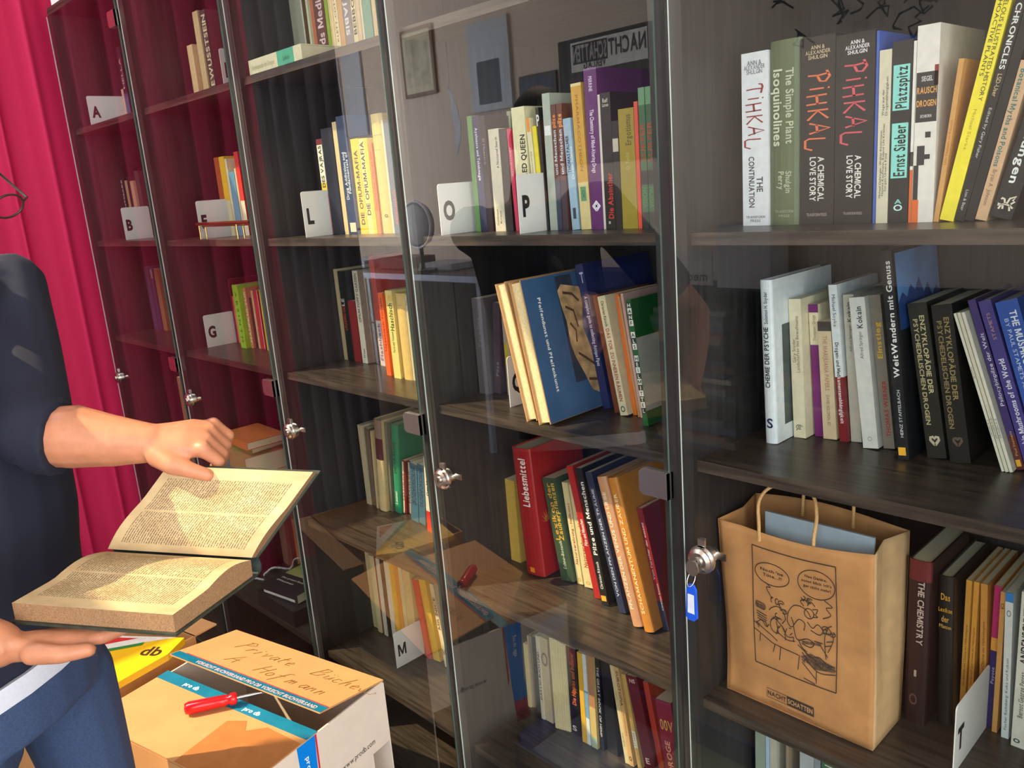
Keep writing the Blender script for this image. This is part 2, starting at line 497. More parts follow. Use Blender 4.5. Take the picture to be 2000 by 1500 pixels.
BOOKS = [
{'x': 2.4551, 'y': 0.11, 'z': 1.4635, 'th': 0.0394, 'h': 0.2314, 'd': 0.15, 'lean': 0, 'k': 'p', 'col': (226, 230, 236), 'bands': [], 'tx': [('ANN &', 0.93, 0.955, 0.5, 0.55, (120, 120, 130), 'h'), ('ALEXANDER', 0.905, 0.93, 0.5, 0.8, (120, 120, 130), 'h'), ('SHULGIN', 0.88, 0.903, 0.5, 0.6, (120, 120, 130), 'h'), ('TIHKAL', 'scrawl', 0.45, 0.82, 0.5, 0.62, (150, 40, 45)), ('THE', 0.2, 0.29, 0.68, 0.26, (60, 60, 66), 'd'), ('CONTINUATION', 0.11, 0.41, 0.36, 0.24, (60, 60, 66), 'd'), ('TRANSFORM', 0.045, 0.06, 0.5, 0.75, (120, 120, 130), 'h'), ('PRESS', 0.022, 0.038, 0.5, 0.4, (120, 120, 130), 'h')], 'side': None, 'label': "white paperback with dark-red scrawled title, first from left in the rightmost bay's upper row", 'group': "books in the rightmost bay's upper row"},
{'x': 2.4957, 'y': 0.11, 'z': 1.4635, 'th': 0.0453, 'h': 0.2401, 'd': 0.16, 'lean': 0, 'k': 'h', 'col': (92, 104, 72), 'bands': [], 'tx': [('The Simple Plant', 0.45, 0.85, 0.68, 0.27, (190, 198, 170), 'd'), ('Isoquinolines', 0.44, 0.85, 0.3, 0.3, (205, 210, 185), 'd'), ('Shulgin', 0.18, 0.3, 0.64, 0.2, (180, 188, 160), 'd'), ('Perry', 0.2, 0.3, 0.4, 0.2, (180, 188, 160), 'd'), ('TRANSFORM', 0.07, 0.085, 0.5, 0.6, (150, 160, 130), 'h'), ('PRESS', 0.045, 0.06, 0.5, 0.35, (150, 160, 130), 'h')], 'side': None, 'label': "thick moss-green hardback with pale title, second from left in the rightmost bay's upper row", 'group': "books in the rightmost bay's upper row"},
{'x': 2.5417, 'y': 0.11, 'z': 1.4635, 'th': 0.0466, 'h': 0.2366, 'd': 0.15, 'lean': 0, 'k': 'p', 'col': (46, 42, 42), 'bands': [], 'tx': [('ANN &', 0.935, 0.955, 0.5, 0.4, (190, 170, 140), 'h'), ('ALEXANDER', 0.91, 0.93, 0.5, 0.72, (190, 170, 140), 'h'), ('SHULGIN', 0.885, 0.905, 0.5, 0.55, (190, 170, 140), 'h'), ('PIHKAL', 'scrawl', 0.4, 0.82, 0.52, 0.6, (224, 112, 72)), ('A CHEMICAL', 0.13, 0.37, 0.62, 0.2, (225, 222, 215), 'd'), ('LOVE STORY', 0.13, 0.37, 0.38, 0.2, (225, 222, 215), 'd'), ('TRANSFORM PRESS', 0.045, 0.065, 0.5, 0.6, (150, 140, 130), 'h')], 'side': None, 'label': "thick black paperback with orange scrawled title, third from left in the rightmost bay's upper row", 'group': "books in the rightmost bay's upper row"},
{'x': 2.5892, 'y': 0.11, 'z': 1.4635, 'th': 0.0493, 'h': 0.232, 'd': 0.15, 'lean': 0, 'k': 'p', 'col': (42, 39, 42), 'bands': [], 'tx': [('ANN &', 0.945, 0.965, 0.55, 0.36, (215, 212, 215), 'h'), ('ALEXANDER', 0.92, 0.94, 0.55, 0.62, (215, 212, 215), 'h'), ('SHULGIN', 0.895, 0.915, 0.55, 0.5, (215, 212, 215), 'h'), ('PIHKAL', 'scrawl', 0.42, 0.86, 0.5, 0.55, (206, 80, 92)), ('A CHEMICAL', 0.14, 0.37, 0.62, 0.18, (225, 222, 215), 'd'), ('LOVE STORY', 0.14, 0.37, 0.4, 0.18, (225, 222, 215), 'd'), ('TRANSFORM PRESS', 0.05, 0.065, 0.5, 0.5, (150, 140, 140), 'h')], 'side': None, 'label': "thick black paperback with pink scrawled title, fourth from left in the rightmost bay's upper row", 'group': "books in the rightmost bay's upper row"},
{'x': 2.6399, 'y': 0.11, 'z': 1.4635, 'th': 0.0032, 'h': 0.2297, 'd': 0.16, 'lean': 0, 'k': 'p', 'col': (58, 92, 178), 'bands': [], 'tx': [], 'side': [(0, 0.7, (52, 88, 180))], 'label': "slim tall book with bright blue cover, fifth from left in the rightmost bay's upper row", 'group': "books in the rightmost bay's upper row"},
{'x': 2.6439, 'y': 0.11, 'z': 1.4635, 'th': 0.0145, 'h': 0.2065, 'd': 0.13, 'lean': 0, 'k': 'p', 'col': (208, 200, 176), 'bands': [], 'tx': [('Wege aus der', 0.63, 0.78, 0.38, 0.22, (40, 40, 40), 'u'), ('Drogenabhängigkeit', 0.63, 0.85, 0.68, 0.22, (40, 40, 40), 'u'), ('Michael Oehringer, Walter Kindermann,', 0.15, 0.55, 0.28, 0.2, (40, 40, 40), 'u'), ('Hannes Kaufmann, Roland Uhl Krämer', 0.15, 0.6, 0.5, 0.2, (40, 40, 40), 'u'), ('Sorgen Unsere Kind', 0.15, 0.45, 0.72, 0.2, (40, 40, 40), 'u')], 'side': None, 'label': "slim cream paperback with small black lettering, sixth from left in the rightmost bay's upper row", 'group': "books in the rightmost bay's upper row"},
{'x': 2.6591, 'y': 0.11, 'z': 1.4635, 'th': 0.0237, 'h': 0.2134, 'd': 0.14, 'lean': 0, 'k': 'p', 'col': (40, 42, 44), 'bands': [(0.255, 0.56, (136, 214, 204), 0.08, 0.9), (0.63, 0.875, (136, 214, 204), 0.08, 0.9)], 'tx': [('Ernst Sieber', 0.265, 0.55, 0.5, 0.62, (28, 26, 27), 'u'), ('Platzspitz', 0.64, 0.865, 0.5, 0.62, (28, 26, 27), 'u'), ('A', 0.11, 0.135, 0.5, 0.4, (136, 214, 204), 'h'), ('O', 0.07, 0.105, 0.5, 0.45, (200, 230, 230), 'h')], 'side': None, 'label': "black book with two turquoise title labels, seventh from left in the rightmost bay's upper row", 'group': "books in the rightmost bay's upper row"},
{'x': 2.6838, 'y': 0.11, 'z': 1.4635, 'th': 0.0033, 'h': 0.2109, 'd': 0.13, 'lean': 0, 'k': 'p', 'col': (222, 220, 212), 'bands': [(0, 0.3, (214, 104, 44)), (0.32, 0.4, (50, 46, 46))], 'tx': [], 'side': None, 'label': "slim white-topped paperback with orange foot, eighth from left in the rightmost bay's upper row", 'group': "books in the rightmost bay's upper row"},
{'x': 2.6877, 'y': 0.11, 'z': 1.4635, 'th': 0.0251, 'h': 0.2265, 'd': 0.15, 'lean': 0, 'k': 'p', 'col': (222, 216, 208), 'bands': [(0.52, 0.77, (44, 42, 42), 0.02, 0.98), (0, 0.12, (222, 104, 40), 0.0, 0.3), (0.12, 0.3, (44, 42, 44), 0.02, 0.25), (0.3, 0.4, (44, 42, 44), 0.15, 0.5), (0.44, 0.47, (40, 40, 40), 0.5, 0.75), (0.33, 0.355, (40, 40, 40), 0.5, 0.75), (0.7, 0.8, (140, 40, 38), 0.82, 1)], 'tx': [('SIEGEL', 0.725, 0.75, 0.5, 0.5, (205, 205, 200), 'h'), ('RAUSCH', 0.655, 0.705, 0.5, 0.88, (222, 160, 80), 'h'), ('DROGEN', 0.59, 0.64, 0.5, 0.88, (222, 160, 80), 'h'), ('EICHBORN', 0.54, 0.56, 0.5, 0.5, (205, 205, 200), 'h')], 'side': None, 'label': "tall white paperback with dark title box, ninth from left in the rightmost bay's upper row", 'group': "books in the rightmost bay's upper row"},
{'x': 2.7135, 'y': 0.11, 'z': 1.4635, 'th': 0.0057, 'h': 0.1842, 'd': 0.12, 'lean': 0.1129, 'k': 'p', 'col': (206, 152, 88), 'bands': [], 'tx': [('Der Mensch im Rausch', 0.25, 0.75, 0.5, 0.5, (176, 104, 40), 'u')], 'side': None, 'label': "slim sand-orange paperback leaning right, tenth from left in the rightmost bay's upper row", 'group': "books in the rightmost bay's upper row"},
{'x': 2.7206, 'y': 0.11, 'z': 1.4635, 'th': 0.0157, 'h': 0.2624, 'd': 0.17, 'lean': 0.2049, 'k': 'p', 'col': (240, 222, 54), 'bands': [], 'tx': [('PSYCHOACTIVE PLANTS', 0.62, 1.0, 0.3, 0.3, (30, 30, 28), 'd'), ('MARVELOUS ILLUSTRATED HISTORY', 0.52, 1.0, 0.66, 0.32, (30, 30, 28), 'd'), ('Michael Starks', 0.3, 0.5, 0.5, 0.25, (190, 160, 40), 'd')], 'side': None, 'label': "tall bright yellow leaning book, eleventh from left in the rightmost bay's upper row", 'group': "books in the rightmost bay's upper row"},
{'x': 2.7375, 'y': 0.11, 'z': 1.4635, 'th': 0.0102, 'h': 0.2408, 'd': 0.15, 'lean': 0.2173, 'k': 'p', 'col': (38, 36, 36), 'bands': [], 'tx': [('CHRONICLES', 0.7, 0.98, 0.5, 0.6, (226, 226, 222), 'd'), ('LSD-User', 0.58, 0.68, 0.5, 0.5, (214, 190, 140), 'd'), ('Edited by Gary Fisher', 0.3, 0.53, 0.5, 0.35, (214, 214, 210), 'd'), ('Lion & Bear', 0.05, 0.15, 0.5, 0.35, (214, 214, 210), 'd')], 'side': None, 'label': "slim black leaning book with white lettering, twelfth from left in the rightmost bay's upper row", 'group': "books in the rightmost bay's upper row"},
{'x': 2.7485, 'y': 0.11, 'z': 1.4635, 'th': 0.0103, 'h': 0.2337, 'd': 0.15, 'lean': 0.2183, 'k': 'p', 'col': (30, 30, 32), 'bands': [], 'tx': [], 'side': None, 'label': "plain black leaning book beside tan book, thirteenth from left in the rightmost bay's upper row", 'group': "books in the rightmost bay's upper row"},
{'x': 2.76, 'y': 0.11, 'z': 1.4635, 'th': 0.0123, 'h': 0.1743, 'd': 0.14, 'lean': 0.2173, 'k': 'p', 'col': (206, 168, 130), 'bands': [], 'tx': [('Botanical Myths and Poisons', 0.35, 0.95, 0.45, 0.5, (52, 112, 112), 'd'), ('Bryan A. Johnson', 0.1, 0.33, 0.5, 0.4, (110, 80, 60), 'd')], 'side': None, 'label': "tan leaning book with teal lettering, fourteenth from left in the rightmost bay's upper row", 'group': "books in the rightmost bay's upper row"},
{'x': 2.7757, 'y': 0.11, 'z': 1.4635, 'th': 0.0226, 'h': 0.1814, 'd': 0.15, 'lean': 0.2582, 'k': 'p', 'col': (38, 37, 40), 'bands': [], 'tx': [('Wirkungen', 0.2, 0.75, 0.5, 0.42, (232, 232, 230), 'd'), ('griffin', 'griffin', 0.04, 0.16, 0.55, 0.75, (226, 214, 190))], 'side': None, 'label': "thick black leaning book with griffin emblem, fifteenth from left in the rightmost bay's upper row", 'group': "books in the rightmost bay's upper row"},
{'x': 2.4719, 'y': 0.1371, 'z': 1.1326, 'th': 0.0196, 'h': 0.2496, 'd': 0.19, 'lean': -0.0351, 'k': 'h', 'col': (216, 222, 226), 'bands': [], 'tx': [('CHEMIE DER PSYCHE', 0.35, 0.72, 0.45, 0.42, (34, 34, 36), 'u'), ('Solomon H. Snyder', 0.74, 0.93, 0.5, 0.32, (84, 84, 88), 'u'), ('S', 0.1, 0.16, 0.5, 0.5, (30, 30, 80), 'h')], 'side': [(0.1, 0.72, (64, 74, 76), 0.12, 0.6)], 'label': "large white book with chemistry title, first from left in the rightmost bay's middle row", 'group': "books in the rightmost bay's middle row"},
{'x': 2.4946, 'y': 0.1849, 'z': 1.1326, 'th': 0.0193, 'h': 0.2156, 'd': 0.14, 'lean': -0.0453, 'k': 'p', 'col': (218, 208, 178), 'bands': [], 'tx': [('Gary Snyder', 0.55, 0.72, 0.3, 0.3, (120, 86, 56), 'u'), ('Landschaften des Bewußtseins', 0.48, 0.88, 0.6, 0.3, (120, 86, 56), 'u'), ('eye', 'eye', 0.04, 0.12, 0.5, 0.6, (30, 30, 30))], 'side': None, 'label': "cream paperback with brown lettering, second from left in the rightmost bay's middle row", 'group': "books in the rightmost bay's middle row"},
{'x': 2.5182, 'y': 0.2061, 'z': 1.1326, 'th': 0.0145, 'h': 0.2053, 'd': 0.13, 'lean': -0.0607, 'k': 'p', 'col': (216, 204, 172), 'bands': [(0, 0.7, (112, 34, 104)), (0.94, 1, (112, 34, 104))], 'tx': [('Thompson · Droge', 0.73, 0.92, 0.5, 0.35, (120, 100, 76), 'u')], 'side': None, 'label': "cream paperback with purple lower spine, third from left in the rightmost bay's middle row", 'group': "books in the rightmost bay's middle row"},
{'x': 2.5342, 'y': 0.2013, 'z': 1.1326, 'th': 0.0206, 'h': 0.1812, 'd': 0.12, 'lean': -0.0649, 'k': 'p', 'col': (204, 184, 150), 'bands': [(0.92, 1, (60, 52, 48))], 'tx': [('THE MARIJUANA PAPERS', 0.42, 0.88, 0.5, 0.36, (176, 128, 104), 'd'), ('DAVID SOLOMON, ED', 0.12, 0.38, 0.5, 0.26, (120, 90, 80), 'd')], 'side': None, 'label': "tan paperback with faded capital lettering, fourth from left in the rightmost bay's middle row", 'group': "books in the rightmost bay's middle row"},
{'x': 2.5606, 'y': 0.2001, 'z': 1.1326, 'th': 0.0126, 'h': 0.237, 'd': 0.14, 'lean': -0.0901, 'k': 'p', 'col': (216, 220, 222), 'bands': [(0, 0.42, (122, 26, 34))], 'tx': [('Michael Soyka', 0.74, 0.94, 0.5, 0.45, (30, 30, 34), 'd'), ('Drogen- und Medi', 0.42, 0.64, 0.5, 0.48, (30, 30, 34), 'd'), ('kamentenabhängigkeit', 0.12, 0.42, 0.5, 0.48, (226, 214, 212), 'd')], 'side': [(0, 0.42, (116, 26, 32))], 'label': "white paperback with wine-red lower half, fifth from left in the rightmost bay's middle row", 'group': "books in the rightmost bay's middle row"},
{'x': 2.574, 'y': 0.209, 'z': 1.1326, 'th': 0.0157, 'h': 0.2218, 'd': 0.143, 'lean': -0.0768, 'k': 'p', 'col': (192, 186, 172), 'bands': [], 'tx': [('Kokain', 0.82, 0.95, 0.5, 0.4, (60, 58, 56), 'u'), ('Alfred Springer', 0.62, 0.8, 0.5, 0.25, (60, 58, 56), 'u')], 'side': None, 'label': "dull grey paperback with dark lettering, sixth from left in the rightmost bay's middle row", 'group': "books in the rightmost bay's middle row"},
{'x': 2.6004, 'y': 0.1899, 'z': 1.1326, 'th': 0.0221, 'h': 0.2219, 'd': 0.15, 'lean': -0.115, 'k': 'p', 'col': (206, 206, 200), 'bands': [], 'tx': [('Kokain', 0.8, 0.94, 0.55, 0.4, (44, 60, 74), 'u'), ('Alfred Springer', 0.6, 0.78, 0.5, 0.24, (70, 76, 80), 'u'), ('O', 0.05, 0.08, 0.5, 0.3, (160, 160, 160), 'h')], 'side': None, 'label': "light grey cocaine book nearer the front, seventh from left in the rightmost bay's middle row", 'group': "books in the rightmost bay's middle row"},
{'x': 2.6248, 'y': 0.2029, 'z': 1.1326, 'th': 0.0158, 'h': 0.2245, 'd': 0.14, 'lean': -0.1215, 'k': 'p', 'col': (132, 122, 110), 'bands': [], 'tx': [('Einstieg', 0.56, 0.86, 0.5, 0.5, (224, 178, 36), 'u'), ('THOMAS WERNER', 0.08, 0.45, 0.6, 0.4, (164, 44, 36), 'u')], 'side': None, 'label': "grey-brown book with yellow and red lettering, eighth from left in the rightmost bay's middle row", 'group': "books in the rightmost bay's middle row"},
{'x': 2.6588, 'y': 0.1686, 'z': 1.1326, 'th': 0.0153, 'h': 0.2912, 'd': 0.165, 'lean': -0.1149, 'k': 'p', 'col': (36, 38, 44), 'bands': [(0.02, 0.06, (236, 176, 48), 0.1, 0.75)], 'tx': [('WeitWandern mit Genuss', 0.4, 0.95, 0.55, 0.55, (228, 228, 224), 'u'), ('HEINZ STAFFELBACH', 0.11, 0.34, 0.55, 0.3, (214, 214, 214), 'u')], 'side': [(0.62, 0.98, 'mount', 0.05, 0.95)], 'label': "tall dark guidebook with mountain cover, ninth from left in the rightmost bay's middle row", 'group': "books in the rightmost bay's middle row"},
{'x': 2.6892, 'y': 0.1936, 'z': 1.1326, 'th': 0.0249, 'h': 0.2177, 'd': 0.14, 'lean': -0.1608, 'k': 'p', 'col': (54, 50, 42), 'bands': [], 'tx': [('PSYCHEDELISCHEN DROGEN', 0.22, 0.9, 0.3, 0.26, (190, 178, 130), 'd'), ('ENZYKLOPÄDIE DER', 0.42, 0.92, 0.66, 0.28, (200, 188, 140), 'd'), ('heart', 'heart', 0.08, 0.15, 0.5, 0.5, (190, 178, 150))], 'side': None, 'label': "thick creased black paperback with gold lettering, tenth from left in the rightmost bay's middle row", 'group': "books in the rightmost bay's middle row"},
{'x': 2.7194, 'y': 0.1913, 'z': 1.1326, 'th': 0.0259, 'h': 0.2173, 'd': 0.14, 'lean': -0.1555, 'k': 'p', 'col': (40, 36, 30), 'bands': [], 'tx': [('PSYCHEDELISCHEN DROGEN', 0.22, 0.9, 0.3, 0.26, (140, 122, 76), 'd'), ('ENZYKLOPÄDIE DER', 0.4, 0.92, 0.66, 0.28, (150, 132, 84), 'd'), ('heart', 'heart', 0.1, 0.17, 0.5, 0.45, (96, 76, 60))], 'side': None, 'label': "thick worn black paperback with dull bronze lettering, eleventh in the rightmost bay's middle row", 'group': "books in the rightmost bay's middle row"},
{'x': 2.7827, 'y': 0.1906, 'z': 1.1326, 'th': 0.0032, 'h': 0.2164, 'd': 0.15, 'lean': -0.3201, 'k': 'p', 'col': (222, 216, 196), 'bands': [], 'tx': [('DROGEN A-Z', 0.15, 0.4, 0.5, 0.6, (60, 60, 60), 'u'), ('PILOSTEN', 0.55, 0.7, 0.5, 0.6, (90, 60, 60), 'u')], 'side': None, 'label': "slim cream pamphlet, first of three leaning, twelfth from left in the rightmost bay's middle row", 'group': "books in the rightmost bay's middle row"},
{'x': 2.787, 'y': 0.1909, 'z': 1.1326, 'th': 0.0039, 'h': 0.2173, 'd': 0.15, 'lean': -0.3192, 'k': 'p', 'col': (214, 206, 184), 'bands': [], 'tx': [('DROGEN A-Z', 0.15, 0.4, 0.5, 0.6, (60, 60, 60), 'u')], 'side': None, 'label': "slim cream pamphlet, second of three leaning, thirteenth from left in the rightmost bay's middle row", 'group': "books in the rightmost bay's middle row"},
{'x': 2.7917, 'y': 0.1924, 'z': 1.1326, 'th': 0.0038, 'h': 0.2179, 'd': 0.15, 'lean': -0.3181, 'k': 'p', 'col': (222, 216, 198), 'bands': [], 'tx': [('DROGEN A-Z', 0.15, 0.4, 0.5, 0.6, (60, 60, 60), 'u')], 'side': None, 'label': "slim cream pamphlet, third of three leaning, fourteenth from left in the rightmost bay's middle row", 'group': "books in the rightmost bay's middle row"},
{'x': 2.7966, 'y': 0.2062, 'z': 1.1326, 'th': 0.0094, 'h': 0.2317, 'd': 0.1458, 'lean': -0.3105, 'k': 'p', 'col': (66, 46, 110), 'bands': [(0, 0.2, (96, 40, 44)), (0.02, 0.06, (236, 176, 48), 0.1, 0.7)], 'tx': [('Psilocybinpilze der Welt', 0.26, 0.92, 0.55, 0.55, (228, 226, 232), 'u'), ('Paul Stamets', 0.07, 0.24, 0.5, 0.35, (226, 180, 80), 'u')], 'side': None, 'label': "purple mushroom guide with large white title, fifteenth from left in the rightmost bay's middle row", 'group': "books in the rightmost bay's middle row"},
{'x': 2.809, 'y': 0.2021, 'z': 1.1326, 'th': 0.015, 'h': 0.2311, 'd': 0.1499, 'lean': -0.305, 'k': 'p', 'col': (70, 60, 132), 'bands': [], 'tx': [('Psilocybin Mushrooms of the World', 0.05, 0.66, 0.5, 0.48, (226, 224, 236), 'u'), ('STAMETS', 0.76, 0.94, 0.5, 0.3, (190, 150, 120), 'u')], 'side': None, 'label': "violet-blue mushroom guide with white title, sixteenth from left in the rightmost bay's middle row", 'group': "books in the rightmost bay's middle row"},
{'x': 2.8263, 'y': 0.2046, 'z': 1.1326, 'th': 0.0259, 'h': 0.2298, 'd': 0.1474, 'lean': -0.2988, 'k': 'p', 'col': (48, 86, 170), 'bands': [], 'tx': [('THE MUSHROOM CULTIVATOR', 0.2, 0.94, 0.66, 0.34, (232, 236, 242), 'd'), ('BY PAUL STAMETS AND J.S. CHILTON', 0.2, 0.9, 0.3, 0.2, (200, 214, 240), 'd')], 'side': None, 'label': "blue mushroom cultivation book with white title, seventeenth from left in the rightmost bay's middle row", 'group': "books in the rightmost bay's middle row"},
{'x': 2.6823, 'y': 0.1555, 'z': 0.7351, 'th': 0.0313, 'h': 0.2589, 'd': 0.15, 'lean': 0, 'k': 'h', 'col': (62, 24, 28), 'bands': [(0.88, 1, (104, 32, 36))], 'tx': [('THE CHEMISTRY', 0.5, 0.88, 0.62, 0.3, (190, 170, 160), 'd'), ('I', 0.3, 0.34, 0.5, 0.2, (180, 160, 150), 'h'), ('O', 0.12, 0.19, 0.45, 0.35, (96, 60, 60), 'h')], 'side': None, 'label': 'thick dark maroon hardback with pale capitals, first in the row behind the paper bag', 'group': 'books in the row behind the paper bag'},
{'x': 2.7219, 'y': 0.1788, 'z': 0.7351, 'th': 0.0201, 'h': 0.2343, 'd': 0.15, 'lean': -0.0293, 'k': 'h', 'col': (44, 36, 34), 'bands': [], 'tx': [('Das', 0.83, 0.9, 0.5, 0.6, (204, 150, 40), 'h'), ('Lexikon', 0.74, 0.82, 0.5, 0.9, (204, 150, 40), 'h'), ('der', 0.7, 0.74, 0.5, 0.5, (190, 150, 70), 'h'), ('Pflanzen', 0.64, 0.7, 0.5, 0.8, (190, 150, 70), 'h')], 'side': None, 'label': 'thick black book with gold gothic title, second in the row behind the paper bag', 'group': 'books in the row behind the paper bag'},
{'x': 2.7434, 'y': 0.2052, 'z': 0.7351, 'th': 0.0072, 'h': 0.2243, 'd': 0.135, 'lean': 0, 'k': 'p', 'col': (214, 152, 62), 'bands': [], 'tx': [('Die Botanik und Chemie der Halluzinogene', 0.1, 0.85, 0.5, 0.4, (90, 60, 30), 'u')], 'side': None, 'label': 'slim orange paperback, first of three alike, third in the row behind the paper bag', 'group': 'books in the row behind the paper bag'},
{'x': 2.7518, 'y': 0.2099, 'z': 0.7351, 'th': 0.0068, 'h': 0.2223, 'd': 0.135, 'lean': 0, 'k': 'p', 'col': (214, 152, 62), 'bands': [], 'tx': [('Die Botanik und Chemie der Halluzinogene', 0.1, 0.85, 0.5, 0.4, (90, 60, 30), 'u')], 'side': None, 'label': 'slim orange paperback, second of three alike, fourth in the row behind the paper bag', 'group': 'books in the row behind the paper bag'},
{'x': 2.7673, 'y': 0.214, 'z': 0.7351, 'th': 0.0087, 'h': 0.2202, 'd': 0.135, 'lean': -0.0351, 'k': 'p', 'col': (206, 142, 66), 'bands': [], 'tx': [('Die Botanik und Chemie der Halluzinogene', 0.1, 0.85, 0.5, 0.4, (90, 60, 30), 'u')], 'side': None, 'label': 'slim orange paperback, third of three alike, fifth in the row behind the paper bag', 'group': 'books in the row behind the paper bag'},
{'x': 2.7766, 'y': 0.2145, 'z': 0.7351, 'th': 0.0092, 'h': 0.2225, 'd': 0.135, 'lean': 0, 'k': 'p', 'col': (212, 148, 60), 'bands': [(0.64, 1, (176, 36, 98)), (0, 0.55, (42, 32, 92))], 'tx': [('Peyote', 0.25, 0.5, 0.5, 0.5, (190, 190, 210), 'u')], 'side': None, 'label': 'paperback with magenta, orange and navy spine, sixth in the row behind the paper bag', 'group': 'books in the row behind the paper bag'},
{'x': 2.7871, 'y': 0.206, 'z': 0.7351, 'th': 0.0064, 'h': 0.2198, 'd': 0.135, 'lean': 0, 'k': 'p', 'col': (196, 142, 78), 'bands': [], 'tx': [('12', 0.88, 0.93, 0.5, 0.6, (60, 40, 30), 'h')], 'side': None, 'label': 'slim tan paperback before the blue-cornered one, seventh in the row behind the paper bag', 'group': 'books in the row behind the paper bag'},
{'x': 2.8006, 'y': 0.2013, 'z': 0.7351, 'th': 0.0094, 'h': 0.2229, 'd': 0.135, 'lean': -0.029, 'k': 'p', 'col': (208, 212, 210), 'bands': [(0.94, 1, (46, 124, 192))], 'tx': [('Fischer Richtberg: Koka und Kokain', 0.06, 0.56, 0.5, 0.42, (60, 60, 60), 'u'), ('O', 0.84, 0.89, 0.5, 0.55, (80, 84, 84), 'h')], 'side': None, 'label': 'white paperback with blue corner triangle, eighth from left in the row behind the paper bag', 'group': 'books in the row behind the paper bag'},
{'x': 2.8157, 'y': 0.1913, 'z': 0.7351, 'th': 0.0167, 'h': 0.2353, 'd': 0.135, 'lean': 0, 'k': 'p', 'col': (214, 212, 196), 'bands': [], 'tx': [('ANDENSCHNITTE', 0.55, 0.97, 0.5, 0.6, (28, 26, 27), 'u'), ('Bernot George Perraz', 0.2, 0.5, 0.5, 0.4, (110, 104, 90), 'u'), ('o', 0.03, 0.07, 0.4, 0.5, (50, 80, 70), 'h')], 'side': None, 'label': 'white paperback with bold black slanted title, ninth in the row behind the paper bag', 'group': 'books in the row behind the paper bag'},
{'x': 2.4428, 'y': 0.15, 'z': 0.355, 'th': 0.0188, 'h': 0.251, 'd': 0.135, 'lean': 0, 'k': 'p', 'col': (150, 162, 146), 'bands': [], 'tx': [], 'side': None, 'label': 'mottled grey-green book, first from left in the lowest row under the bag', 'group': 'books in the lowest row under the bag'},
{'x': 2.4626, 'y': 0.15, 'z': 0.355, 'th': 0.0069, 'h': 0.251, 'd': 0.135, 'lean': 0, 'k': 'p', 'col': (176, 196, 220), 'bands': [], 'tx': [], 'side': None, 'label': 'slim pale blue book, second from left in the lowest row under the bag', 'group': 'books in the lowest row under the bag'},
{'x': 2.4704, 'y': 0.15, 'z': 0.355, 'th': 0.0125, 'h': 0.251, 'd': 0.135, 'lean': 0, 'k': 'p', 'col': (190, 186, 170), 'bands': [], 'tx': [], 'side': None, 'label': 'pale mottled book, third from left in the lowest row under the bag', 'group': 'books in the lowest row under the bag'},
{'x': 2.4998, 'y': 0.15, 'z': 0.355, 'th': 0.0053, 'h': 0.251, 'd': 0.135, 'lean': 0, 'k': 'p', 'col': (150, 136, 110), 'bands': [], 'tx': [], 'side': None, 'label': 'very slim tan booklet, fourth from left in the lowest row under the bag', 'group': 'books in the lowest row under the bag'},
{'x': 2.5244, 'y': 0.15, 'z': 0.355, 'th': 0.0241, 'h': 0.251, 'd': 0.135, 'lean': 0, 'k': 'p', 'col': (170, 176, 180), 'bands': [], 'tx': [], 'side': None, 'label': 'wide pale grey book, fifth from left in the lowest row under the bag', 'group': 'books in the lowest row under the bag'},
{'x': 2.5494, 'y': 0.15, 'z': 0.355, 'th': 0.01, 'h': 0.251, 'd': 0.135, 'lean': 0, 'k': 'p', 'col': (140, 146, 152), 'bands': [], 'tx': [], 'side': None, 'label': 'slim mid-grey book, sixth from left in the lowest row under the bag', 'group': 'books in the lowest row under the bag'},
{'x': 2.5626, 'y': 0.15, 'z': 0.355, 'th': 0.0227, 'h': 0.251, 'd': 0.135, 'lean': 0, 'k': 'p', 'col': (60, 110, 76), 'bands': [], 'tx': [('8 CHEN', 0.8, 0.98, 0.5, 0.6, (220, 226, 220), 'u')], 'side': None, 'label': 'green book with white letters, seventh from left in the lowest row under the bag', 'group': 'books in the lowest row under the bag'},
{'x': 1.8902, 'y': 0.1, 'z': 1.4635, 'th': 0.0126, 'h': 0.2107, 'd': 0.135, 'lean': 0, 'k': 'p', 'col': (110, 156, 92), 'bands': [], 'tx': [], 'side': None, 'label': "slim bright green booklet, first from left in the P card's row", 'group': "books in the P card's row"},
{'x': 1.9043, 'y': 0.1, 'z': 1.4635, 'th': 0.018, 'h': 0.2091, 'd': 0.135, 'lean': 0, 'k': 'p', 'col': (48, 50, 84), 'bands': [], 'tx': [('Ayahuasca und Tabakmagie', 0.45, 0.9, 0.5, 0.4, (210, 210, 225), 'd')], 'side': None, 'label': "slim indigo book with white line of lettering, second from left in the P card's row", 'group': "books in the P card's row"},
{'x': 1.923, 'y': 0.1, 'z': 1.4635, 'th': 0.0157, 'h': 0.2066, 'd': 0.135, 'lean': 0, 'k': 'p', 'col': (60, 40, 54), 'bands': [], 'tx': [('El Maestro', 0.5, 0.9, 0.5, 0.35, (160, 130, 140), 'd')], 'side': None, 'label': "slim dark plum book, third from left in the P card's row", 'group': "books in the P card's row"},
{'x': 1.9346, 'y': 0.16, 'z': 1.4635, 'th': 0.0092, 'h': 0.2144, 'd': 0.135, 'lean': 0, 'k': 'p', 'col': (176, 180, 150), 'bands': [], 'tx': [], 'side': None, 'label': "olive-grey book rising behind cream paperback, fourth from left in the P card's row", 'group': "books in the P card's row"},
